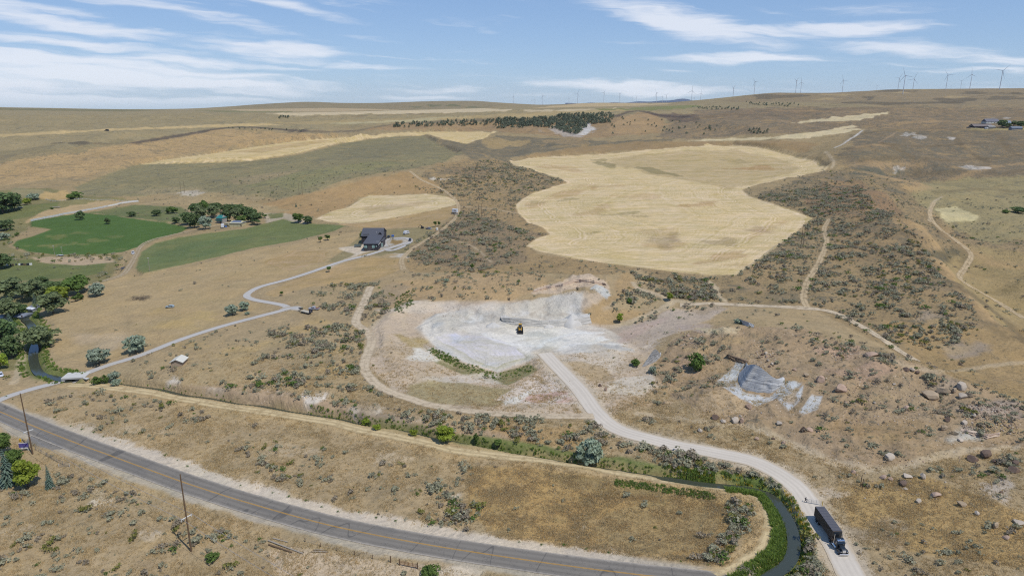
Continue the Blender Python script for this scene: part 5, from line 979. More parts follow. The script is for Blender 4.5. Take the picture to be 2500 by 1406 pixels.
for P in CANW.values(): sl, d, _ = lfield(P, 8); gd[sl] *= (d > 4.5)
sl, m_ = PAINTED['quarry']; gd[sl] = np.where(m_, 0, gd[sl])
lam = (gd * cell).ravel(); NGR = 60000; ci = rg.choice(lam.size, NGR, p=lam / lam.sum()); gi_, gj = ci // nR, ci % nR
th = TH[gi_] + (rg.random(NGR) - .5) * np.gradient(TH)[gi_]; rr = RH[gj] + (rg.random(NGR) - .5) * np.gradient(RH)[gj]; gx = np.exp(rr) * np.sin(th); gy = np.exp(rr) * np.cos(th)
scatter('dry_grass', gx, gy, hz(gx, gy) - .02, rg.uniform(.6, 1.5, NGR), rg.integers(0, 3, NGR), GR, 'dry golden grass tufts on the near slopes', zsq=.8)
RE = [tuft_mesh('reed', M_REED, 22, 1.1, .10, 5, .5), tuft_mesh('reed', M_REED, 18, .8, .12, 6, .6), tuft_mesh('reed', M_FLOWER, 8, .8, .10, 7, .6), leaf_mesh('reed', M_GREEN, cards([(0, 0, .45), (.4, .2, .35), (-.3, .3, .4)], [.5, .4, .4], 50, .13, 77))]
rx, ry, rs, rk = [], [], [], []
def reeds(P, o0, o1, n, kinds, smin, smax, side=0, x0=-1e9):
    P = resample(P, 1.0); T = np.gradient(P[:, :2], axis=0); T /= np.linalg.norm(T, axis=1)[:, None] + 1e-9
    for _ in range(n):
        i = rnd.randrange(len(P)); sgn = side or rnd.choice((-1, 1)); o = sgn * rnd.uniform(o0, o1)
        x, y = P[i][0] - T[i][1] * o, P[i][1] + T[i][0] * o
        if x < x0: continue
        rx.append(x); ry.append(y); rs.append(rnd.uniform(smin, smax)); rk.append(rnd.choice(kinds))
PC = CANW['canal']; half = int(np.argmax(PC[:, 0] > PC[:, 0].max() - 14))
reeds(PC[: int(len(PC) * .28)], .4, 2.0, 70, (0, 1, 1), .4, .7)
reeds(PC[int(len(PC) * .34): KCAN], .2, 2.4, 420, (0, 1, 1, 3), .5, .95, side=1)
for f0, n_q in ((.0, 90), (.12, 110), (.3, 160), (.55, 190)): reeds(PC[KCAN + int((half - KCAN) * f0): half], 1.6, 4.2, n_q, (0, 1, 1, 3, 2), .45, .95, side=1)
reeds(PC[KCAN: half], 2.0, 3.0, 130, (1, 1, 0), .35, .55, side=-1)
reeds(PC[half:], 1.9, 5.6, 1500, (0, 0, 1), .6, 1.15, side=-1)
reeds(PC[half:], 2.2, 4.4, 230, (3, 0, 2, 2), .6, 1.2, side=1)
reeds(CANW['canal_up'], 3.6, 6.5, 500, (1, 1, 3, 0), .6, 1.2)
for _ in range(260):
    px, py = rnd.uniform(1500, 1745), 0; py = np.interp(px, [1500, 1600, 1745], [1178, 1190, 1212]) + rnd.uniform(-8, 9); v = at(px, py); rx.append(v.x); ry.append(v.y); rs.append(rnd.uniform(.45, .8)); rk.append(rnd.choice((3, 1)))
for _ in range(330):      # weeds under the white spoil slope
    t = rnd.random(); px = np.interp(t, [0, .5, .8, 1], [1050, 1130, 1215, 1300]) + rnd.uniform(-8, 8); py = np.interp(t, [0, .5, .8, 1], [855, 893, 922, 900]) + rnd.uniform(-9, 9); v = at(px, py); rx.append(v.x); ry.append(v.y); rs.append(rnd.uniform(.4, .8)); rk.append(rnd.choice((3, 1)))
for _ in range(120):
    px = rnd.uniform(962, 1010); py = rnd.uniform(728, 768) - (px - 962) * .5; v = at(px, py); rx.append(v.x); ry.append(v.y); rs.append(rnd.uniform(.5, 1.0)); rk.append(3)
rx = np.array(rx); ry = np.array(ry)
scatter('canal_reeds', rx, ry, hz(rx, ry) - .05, np.array(rs), np.array(rk), RE, 'green reeds and weeds lining the canal banks', 'reeds')
# weed bushes on the left river land
n = 380; q = [(rnd.uniform(0, 300), rnd.uniform(548, 690)) for _ in range(n)]
band = lambda px, py: (620 < py < 642 and px < 300) or (545 < py < 600 and px < 30 + (600 - py) * .4) or (px > 235 and 640 < py < 690 and abs(px - 270 + (py - 660) * .9) < 22)
q = [p for p in q if band(*p)]; v = [at(*p) for p in q]; wx = np.array([p.x for p in v]); wy = np.array([p.y for p in v])
scatter('streamside_weeds', wx, wy, hz(wx, wy), rg.uniform(1.2, 3.4, len(wx)), rg.integers(0, 3, len(wx)), [SAGE_ME[7], SAGE_ME[6], SAGE_ME[3]], 'low green weeds along the stream by the green field', 'weeds')

# ------------------------------------------------------------------ trees
def limb_mesh(name, h, r0, nl, spread, seed, m=None):
    r = random.Random(seed); mb = MB(); top = h * .62; pts = [Vector((0, 0, -.3)), Vector((r.uniform(-.2, .2), r.uniform(-.2, .2), h * .3)), Vector((r.uniform(-.4, .4), r.uniform(-.4, .4), top))]
    for a, b, ra, rb in ((pts[0], pts[1], r0, r0 * .75), (pts[1], pts[2], r0 * .75, r0 * .35)): mb.tube(a, b, ra, rb, 7)
    for i in range(nl):
        t = r.uniform(.35, .95); p = pts[1].lerp(pts[2], t) if t > .5 else pts[0].lerp(pts[1], t * 2); an = i * 2.4 + r.uniform(-.4, .4)
        e = p + Vector((math.cos(an) * spread * r.uniform(.5, .9), math.sin(an) * spread * r.uniform(.5, .9), h * r.uniform(.12, .3))); mb.tube(p, e, r0 * .35, r0 * .1, 5)
    me_o = mb.build(name, m or M_BARK); me = me_o.data; bpy.data.objects.remove(me_o); return me
def crown_pts(seed, n, rx_, rz_, z0, lob):
    r = np.random.default_rng(seed); d = r.normal(size=(n, 3)); d /= np.linalg.norm(d, axis=1)[:, None]; s = .45 + .4 * r.random(n)
    c = d * s[:, None] * np.array([rx_, rx_, rz_]) + np.array([0, 0, z0]); c[0] = (0, 0, z0); return c, lob * (.65 + .6 * r.random(n))
TREES = {}
def tree_kind(key, m, h, rx_, rz_, z0, nlob, lob, ncards, size, seed, r0=.22, squash=.9, upright=0.0):
    c, rad = crown_pts(seed, nlob, rx_, rz_, z0, lob)
    TREES[key] = (limb_mesh('trunk', h, r0, 7, rx_ * .8, seed), leaf_mesh('crown', m, cards(c, rad, ncards, size, seed, squash, upright, .45)), h, 2 * rx_ * 1.0)
# unit trees about 10 m tall
tree_kind('green', M_GREEN, 10, 3.3, 3.9, 5.0, 30, 1.6, 1900, .36, 11); tree_kind('ygreen', M_YGREEN, 10, 3.2, 3.9, 5.0, 28, 1.5, 1900, .34, 12)
tree_kind('dark', M_DGREEN, 10, 3.3, 4.0, 4.9, 30, 1.6, 1900, .36, 13); tree_kind('grey', M_GGREEN, 10, 3.6, 3.8, 5.0, 32, 1.5, 1900, .34, 14)
tree_kind('olive', M_OLIVE, 10, 4.6, 3.7, 4.6, 30, 1.5, 1900, .36, 15); tree_kind('dark2', M_DGREEN, 10, 2.9, 4.2, 4.8, 26, 1.5, 1700, .36, 16); tree_kind('poplar', M_YGREEN, 10, 1.2, 4.1, 5.4, 16, .9, 900, .34, 17, .12)
tree_kind('willow', M_GGREEN, 10, 5.0, 3.9, 4.9, 36, 1.7, 2600, .36, 18, .3); tree_kind('shrub', M_GREEN, 10, 5.5, 4.4, 4.4, 18, 2.2, 800, .55, 19); tree_kind('sapling', M_GREEN, 10, 1.1, 3.6, 5.6, 9, .8, 260, .42, 20, .14); tree_kind('oshrub', M_OLIVE, 10, 6.0, 4.2, 4.2, 20, 2.2, 900, .55, 21); tree_kind('yshrub', M_YGREEN, 10, 6.0, 4.2, 4.2, 18, 2.2, 900, .55, 22)
def spruce_mesh(seed, nl=20, base=2.2):
    r = np.random.default_rng(seed); V = []
    for i in range(nl):
        t = i / (nl - 1); z = .6 + 9.2 * t; rad = base * (1 - t) ** .85 + .12; nb = int(6 + 11 * (1 - t))
        for k in range(nb):
            a = 6.283 * (k + r.random() * .7) / nb + i; rl = rad * r.uniform(.75, 1.12); d = np.array([math.cos(a), math.sin(a), 0]); s = np.array([-d[1], d[0], 0]); w = .30 * (.5 + rl * .28)
            for u0, u1, kk in ((.15, .6, 1.0), (.5, 1.0, .75)):
                p0 = d * rl * u0 + np.array([0, 0, z + .12 - .28 * rl * u0 * u0]); p1 = d * rl * u1 + np.array([0, 0, z - .30 * rl * u1 * u1 + r.uniform(-.05, .08)])
                V += [p0 - s * w * kk, p0 + s * w * kk, p1 + s * w * .35, p1 - s * w * .35]
    me = np_mesh('crown', np.array(V), np.arange(len(V)).reshape(-1, 4), False); me.materials.append(M_SPRUCE); return me
mbt = MB().tube((0, 0, -.3), (0, 0, 9.6), .2, .03, 7); q_ = mbt.build('trunk', M_BARK); sp_tr = q_.data; bpy.data.objects.remove(q_)
TREES['spruce'] = (sp_tr, spruce_mesh(31), 10, 4.6); TREES['spruce2'] = (sp_tr, spruce_mesh(32, 18, 2.0), 10, 4.2)
TREE_POS = []
def tree(px, py, hpx, wpx, key, label, name='tree', cat='tree', group=None, sink=0.0):
    tr, cr, h0, w0 = TREES[key]; v = at(px, py); m = mpp(v); dep = math.atan2(H - v.z, math.hypot(v.x, v.y)); h = hpx * m / max(math.cos(dep), .5); w = wpx * m
    o = thing(name, (v.x, v.y, v.z - sink), label, cat, group, rnd.uniform(0, 6.28)); a = obj_mesh('trunk', tr, o); b = obj_mesh('crown', cr, o)
    o.scale = (w / w0, w / w0, h / h0); TREE_POS.append((px, py)); LANDM.append((px, py, label)); return o
G1 = 'trees round the white house on the left'; G2 = 'trees round the teal roofed farmhouse'; G3 = 'trees along the left edge by the green field'; G4 = 'silver leaved shrubs in the dry meadow'; G5 = 'shrubs and trees along the canal'; G6 = 'saplings planted near the dark house'; G7 = 'trees by the road junction in the lower left'
for a in [
 (190, 718, 50, 56, 'green', 'big round bright green tree left of the silvery tree by the lane end', 'tree', 'tree', G1), (140, 738, 44, 60, 'ygreen', 'yellow green broad tree behind the large olive green tree', 'tree', 'tree', G1),
 (130, 766, 60, 66, 'grey', 'large olive green tree in front of the yellow green tree, above the canal path', 'tree', 'tree', G1), (236, 723, 38, 40, 'olive', 'silvery grey tree at the bend of the farm lane', 'tree', 'tree', G1),
 (184, 736, 20, 14, 'sapling', 'slim green shrub left of the silvery tree', 'shrub', 'shrub', G1), (196, 732, 20, 18, 'shrub', 'rounded green shrub under the bright green tree', 'shrub', 'shrub', G1),
 (30, 730, 58, 66, 'grey', 'wide grey green tree at the left edge behind the white house', 'tree', 'tree', G1), (80, 733, 56, 60, 'grey', 'grey green tree directly behind the white house roof', 'tree', 'tree', G1), (128, 716, 36, 50, 'dark', 'dark tree behind the yellow green tree', 'tree', 'tree', G1), (105, 712, 40, 44, 'dark2', 'dark tree right of the grey trees behind the white house', 'tree', 'tree', G1),
 (86, 742, 28, 16, 'spruce', 'dark spruce right beside the white house', 'spruce_tree', 'tree', G1), (22, 782, 60, 52, 'grey', 'pale grey green tree left of the white house', 'tree', 'tree', G1), (48, 768, 30, 30, 'dark2', 'dark small tree touching the white house wall', 'tree', 'tree', G1),
 (12, 850, 88, 62, 'dark', 'tall dark tree at the left edge over the canal path', 'tree', 'tree', G1), (30, 872, 58, 46, 'dark2', 'dark leafy tree beside the canal path', 'tree', 'tree', G1), (4, 900, 42, 36, 'yshrub', 'yellow green bush at the left edge below the dark tree', 'bush', 'bush', G1), (28, 806, 44, 30, 'spruce2', 'dark pointed conifer behind the tall left trees', 'spruce_tree', 'tree', G1),
 (98, 852, 62, 88, 'willow', 'spreading willow leaning over the blue canal water', 'willow_tree', 'tree', None),
 (243, 888, 46, 58, 'olive', 'silver green bush just left above the driveway', 'bush', 'bush', G4), (331, 860, 48, 56, 'olive', 'largest silver green bush right of its twin above the driveway', 'bush', 'bush', G4), (568, 770, 32, 34, 'olive', 'left silver bush of the pair inside the driveway bend', 'bush', 'bush', G4), (596, 758, 26, 28, 'olive', 'right silver bush of the pair inside the driveway bend', 'bush', 'bush', G4), (604, 768, 9, 12, 'oshrub', 'little silver bush in front of the pair inside the driveway bend', 'bush', 'bush', G4),
 (238, 938, 22, 26, 'shrub', 'dark green shrub right of the concrete bridge', 'shrub', 'shrub', G5), (257, 936, 24, 18, 'shrub', 'upright green shrub second from the concrete bridge', 'shrub', 'shrub', G5), (279, 924, 20, 28, 'oshrub', 'grey shrub above the green shrubs near the bridge', 'shrub', 'shrub', G5), (284, 940, 18, 24, 'oshrub', 'grey green shrub at the canal edge near the bridge', 'shrub', 'shrub', G5),
 (8, 520, 62, 66, 'dark', 'tall dense dark tree at the upper left edge', 'tree', 'tree', G3), (36, 512, 46, 30, 'dark2', 'dark tree at the right end of the upper left clump', 'tree', 'tree', G3), (66, 500, 18, 22, 'ygreen', 'small yellow green round tree right of the dark clump', 'tree', 'tree', G3), (82, 487, 18, 30, 'oshrub', 'grey shrub above the small yellow green tree', 'shrub', 'shrub', G3), (182, 486, 20, 36, 'shrub', 'wide green shrub patch by the tan paddock', 'shrub', 'shrub', G3),
 (16, 563, 32, 36, 'dark', 'round dark tree left of the green alfalfa field', 'tree', 'tree', G3), (10, 586, 22, 26, 'oshrub', 'silvery bush under the round dark tree', 'bush', 'bush', G3), (42, 576, 10, 12, 'shrub', 'little green bush right of the silvery bush at the left', 'bush', 'bush', G3), (5, 656, 46, 40, 'dark', 'dark tree at the left edge by the junk pile', 'tree', 'tree', G3), (127, 511, 6, 9, 'shrub', 'tiny bush beside the small wooden bridge', 'bush', 'bush', G3),
 (196, 537, 24, 18, 'dark2', 'larger lone tree standing in the bright green field', 'tree', 'tree', 'lone trees in the green field'), (264, 547, 17, 13, 'dark2', 'smaller lone tree standing in the bright green field', 'tree', 'tree', 'lone trees in the green field'),
 (322, 529, 15, 19, 'dark', 'first lone tree in the pasture behind the green field', 'tree', 'tree', G2), (383, 527, 18, 21, 'dark', 'second lone tree in the pasture behind the green field', 'tree', 'tree', G2), (410, 522, 17, 11, 'dark2', 'narrow tree of the touching pair behind the green field', 'tree', 'tree', G2), (424, 521, 19, 21, 'green', 'wide tree of the touching pair behind the green field', 'tree', 'tree', G2), (430, 545, 19, 17, 'dark', 'small tree at the green field corner, left of the farm grove', 'tree', 'tree', G2),
 (458, 549, 38, 28, 'dark', 'leftmost tree of the farm grove', 'tree', 'tree', G2), (479, 522, 32, 28, 'dark', 'back left tree of the farm grove', 'tree', 'tree', G2), (502, 520, 36, 20, 'green', 'tall greener tree rising from the back of the farm grove', 'tree', 'tree', G2), (475, 557, 42, 28, 'dark2', 'dark front tree of the farm grove left of the silvery one', 'tree', 'tree', G2), (492, 540, 42, 32, 'grey', 'grey tree in the middle of the farm grove left part', 'tree', 'tree', G2), (502, 560, 38, 36, 'olive', 'silvery tree at the front of the farm grove', 'tree', 'tree', G2),
 (522, 532, 34, 32, 'grey', 'grey green tree behind the teal roofed farmhouse', 'tree', 'tree', G2), (526, 518, 28, 30, 'dark', 'dark tree at the back above the teal roof', 'tree', 'tree', G2), (556, 540, 32, 24, 'dark2', 'dark tree right of the teal roofed farmhouse', 'tree', 'tree', G2), (558, 520, 26, 32, 'dark', 'broad back tree right of the teal roof', 'tree', 'tree', G2), (576, 540, 36, 28, 'grey', 'grey tree behind the tan barn', 'tree', 'tree', G2), (579, 520, 26, 28, 'dark', 'back tree above the tan barn', 'tree', 'tree', G2), (594, 530, 32, 28, 'dark', 'dark tree right behind the tan barn', 'tree', 'tree', G2), (590, 548, 26, 22, 'green', 'green tree at the right end of the tan barn', 'tree', 'tree', G2), (612, 542, 40, 28, 'dark2', 'tall dark tree near the right end of the farm grove', 'tree', 'tree', G2), (628, 549, 38, 26, 'dark', 'rightmost tree of the farm grove', 'tree', 'tree', G2), (647, 533, 14, 8, 'sapling', 'small lone tree right of the farm grove', 'tree', 'tree', G2),
 (728, 544, 28, 22, 'green', 'taller of the two round trees beside the small stubble field', 'tree', 'tree', 'pair of round trees by the small stubble field'), (751, 546, 23, 22, 'dark', 'lower of the two round trees beside the small stubble field', 'tree', 'tree', 'pair of round trees by the small stubble field'), (723, 505, 10, 7, 'spruce2', 'tiny lone conifer on the brown slope above the pair of trees', 'spruce_tree', 'tree', None),
 (782, 592, 21, 9, 'sapling', 'left sapling of the pair in the stubble left of the dark house', 'sapling', 'tree', G6), (800, 587, 20, 11, 'sapling', 'right sapling of the pair in the stubble left of the dark house', 'sapling', 'tree', G6), (803, 664, 20, 9, 'sapling', 'lone sapling at the driveway edge below the dark house', 'sapling', 'tree', G6), (688, 722, 16, 7, 'sapling', 'lone sapling above the driveway junction', 'sapling', 'tree', G6), (1063, 554, 20, 7, 'sapling', 'left sapling of the pair beyond the excavator', 'sapling', 'tree', G6), (1072, 553, 18, 6, 'sapling', 'right sapling of the pair beyond the excavator', 'sapling', 'tree', G6), (882, 580, 16, 9, 'shrub', 'dark shrub against the left wall of the dark house', 'shrub', 'shrub', G6),
 (22, 1182, 88, 50, 'spruce', 'tall blue green spruce at the lower left edge', 'spruce_tree', 'tree', G7), (34, 1148, 60, 38, 'green', 'green leafy tree behind the tall spruce', 'tree', 'tree', G7), (2, 1112, 60, 44, 'green', 'green tree at the left edge by the side road', 'tree', 'tree', G7), (70, 1189, 82, 52, 'ygreen', 'yellow green leafy tree between the two spruces', 'tree', 'tree', G7), (123, 1190, 58, 25, 'spruce2', 'small narrow spruce standing alone right of the yellow green tree', 'spruce_tree', 'tree', G7),
 (1088, 1078, 46, 44, 'ygreen', 'rounded bright green tree on the canal bank', 'tree', 'tree', G5), (1163, 1082, 28, 16, 'shrub', 'small upright green tree right of the rounded canal tree', 'shrub', 'shrub', G5), (1215, 1095, 32, 15, 'sapling', 'slender dark green tree at the canal edge', 'tree', 'tree', G5), (893, 1036, 16, 22, 'yshrub', 'yellow green shrub at the left start of the canal growth', 'shrub', 'shrub', G5), (920, 1048, 14, 22, 'yshrub', 'second yellow green shrub along the canal growth', 'shrub', 'shrub', G5), (1010, 1062, 16, 22, 'yshrub', 'yellow green shrub left of the rounded canal tree', 'shrub', 'shrub', G5), (1438, 1136, 70, 72, 'olive', 'very large silver green bush beside the canal', 'bush', 'bush', G5),
 (1513, 788, 26, 13, 'poplar', 'small pointed green tree by the quarry side track', 'tree', 'tree', None), (1634, 734, 22, 12, 'poplar', 'small yellow green tree where the upper tracks meet', 'tree', 'tree', None), (1699, 903, 46, 42, 'shrub', 'large dark green bush on the mound left of the striated cliff', 'bush', 'bush', 'bushes on the quarry mound'), (1552, 893, 20, 26, 'shrub', 'green bush in the hollow left of the small cliff', 'bush', 'bush', 'bushes on the quarry mound'), (1594, 910, 20, 22, 'oshrub', 'grey green bush under the small cliff', 'bush', 'bush', 'bushes on the quarry mound'), (1536, 740, 14, 16, 'shrub', 'dark green bush beside the upper track', 'bush', 'bush', 'bushes on the quarry mound'), (1801, 790, 14, 20, 'oshrub', 'grey bush left of the upper rock face', 'bush', 'bush', 'bushes on the quarry mound'),
 (1090, 688, 10, 14, 'oshrub', 'silvery bush on the slope above the quarry', 'bush', 'bush', 'lone bushes above the quarry'), (1153, 654, 12, 12, 'shrub', 'green bush on the slope below the big stubble field', 'bush', 'bush', 'lone bushes above the quarry'),
 (1050, 1404, 26, 46, 'shrub', 'green bush at the bottom edge beside the farm gate', 'bush', 'bush', 'bushes along the bottom edge'), (520, 1366, 18, 38, 'shrub', 'green bush below the leaning utility pole', 'bush', 'bush', 'bushes along the bottom edge'),
 (2446, 311, 22, 20, 'dark', 'left tree of the grove at the hilltop ranch', 'tree', 'tree', 'trees at the hilltop ranch'), (2458, 313, 14, 14, 'dark2', 'second tree of the grove at the hilltop ranch', 'tree', 'tree', 'trees at the hilltop ranch'), (2475, 308, 14, 18, 'grey', 'third tree of the grove at the hilltop ranch', 'tree', 'tree', 'trees at the hilltop ranch'), (2492, 312, 20, 20, 'dark', 'right tree of the grove at the hilltop ranch', 'tree', 'tree', 'trees at the hilltop ranch'), (2484, 520, 18, 30, 'dark', 'dark tree clump at the right edge by the yellow patch', 'tree', 'tree', 'trees at the right edge'), (2456, 520, 9, 20, 'shrub', 'low bush left of the trees at the right edge', 'bush', 'bush', 'trees at the right edge')]: tree(*a)

# ---- junipers on the rim
c_ = np.array([(0, 0, .45), (.1, .1, .7), (-.15, .05, .4), (.2, -.1, .35), (0, -.2, .5)]); JU = [leaf_mesh('juniper_tree', M_JUNI, cards(c_ + np.random.default_rng(i).normal(0, .07, c_.shape), np.full(5, .34), 34, .15, 200 + i, 1.0, 0, .6)) for i in range(4)]
JP = []
def jun(poly, n, hmin=3.0, hmax=6.0):
    xs = [p[0] for p in poly]; ys = [p[1] for p in poly]; k = 0
    while k < n:
        px, py = rnd.uniform(min(xs), max(xs)), rnd.uniform(min(ys), max(ys)); ins = False
        for a, b in zip(poly, poly[1:] + poly[:1]):
            if (a[1] > py) != (b[1] > py) and px < (b[0] - a[0]) * (py - a[1]) / (b[1] - a[1]) + a[0]: ins = not ins
        if ins: v = at(px, py); JP.append((v.x, v.y, v.z, rnd.uniform(hmin, hmax), px, py)); k += 1
jun([(960, 302), (1100, 297), (1210, 293), (1205, 306), (1100, 310), (1000, 313), (960, 314)], 120, 3.5, 7); jun([(1210, 292), (1330, 288), (1440, 286), (1486, 292), (1490, 300), (1440, 305), (1410, 330), (1385, 325), (1340, 312), (1270, 308), (1215, 304)], 720, 4, 7.5); jun([(1360, 281), (1490, 277), (1500, 290), (1440, 290), (1360, 286)], 130, 4, 7); jun([(1210, 300), (1300, 300), (1280, 315), (1205, 314)], 70, 3.5, 6.5)
jun([(1480, 285), (1640, 290), (1640, 325), (1480, 330)], 26, 3, 5); jun([(1640, 295), (1780, 310), (1720, 330), (1640, 325)], 22, 3, 5); jun([(1690, 262), (1800, 262), (1810, 270), (1700, 268)], 46, 4, 6); jun([(1820, 250), (1960, 255), (1950, 262), (1830, 258)], 50, 4, 6); jun([(1820, 315), (1880, 318), (1870, 328), (1830, 326)], 16, 3, 5); jun([(540, 312), (740, 318), (740, 322), (545, 318)], 16, 2, 4); jun([(680, 287), (705, 286), (705, 290), (680, 290)], 8, 4, 6)
JP = np.array(JP); ja = JP[:, 3] / JP[:, 1]; jo = np.argsort(-ja); top = jo[:220]; jr = jo[220:]
for i in top:
    x, y, z, h, px, py = JP[i]; o = obj_mesh('juniper_tree', JU[i % 4]); o.location = (x, y, z - .2); o.scale = (h * rnd.uniform(.9, 1.3), h * rnd.uniform(.9, 1.3), h); o.rotation_euler = (0, 0, rnd.uniform(0, 6.28))
    wh = 'on the canyon rim left of the white scar' if px < 1440 else ('on the bare slope right of the white scar' if px < 1650 else 'on the far slope below the turbine ridge')
    if px < 760: wh = 'along the dark rim on the far left'
    tag(o, f'dark round juniper {wh}', 'tree', f'dark junipers {wh}')
scatter('juniper_woodland', JP[jr, 0], JP[jr, 1], JP[jr, 2] - .2, JP[jr, 3] * 1.1, jr % 4, JU, 'dense dark juniper wood on the canyon slope', 'woodland')

# ------------------------------------------------------------------ boulders
M_ROCK = [mat('tan_rock', (174, 154, 128), .9, var=.25, scale=1.2, bump=.5, rndv=.12), mat('pink_rock', (182, 156, 136), .9, var=.25, scale=1.2, bump=.5, rndv=.12), mat('pale_rock', (196, 182, 164), .9, var=.2, scale=1.2, bump=.5, rndv=.08), mat('dark_rock', (122, 102, 88), .9, var=.3, scale=1.2, bump=.5, rndv=.12)]
def rock_mesh(seed, m, sub=2):
    r = np.random.default_rng(seed); bm = bmesh.new(); bmesh.ops.create_icosphere(bm, subdivisions=sub, radius=.5)
    pl = [(lambda d: d / np.linalg.norm(d))(r.normal(size=3) * (1, 1, .8)) for _ in range(11)]; of = r.uniform(.20, .40, 11)
    for v in bm.verts:
        p = np.array(v.co)
        for d, o in zip(pl, of):
            t = p @ d - o
            if t > 0: p = p - d * t * .98
        p += r.normal(0, .012, 3); v.co = p
    me = bpy.data.meshes.new('boulder'); bm.to_mesh(me); bm.free(); me.materials.append(m); return me
ROCKS = [[rock_mesh(300 + 10 * k + j, M_ROCK[k]) for j in range(3)] for k in range(4)]
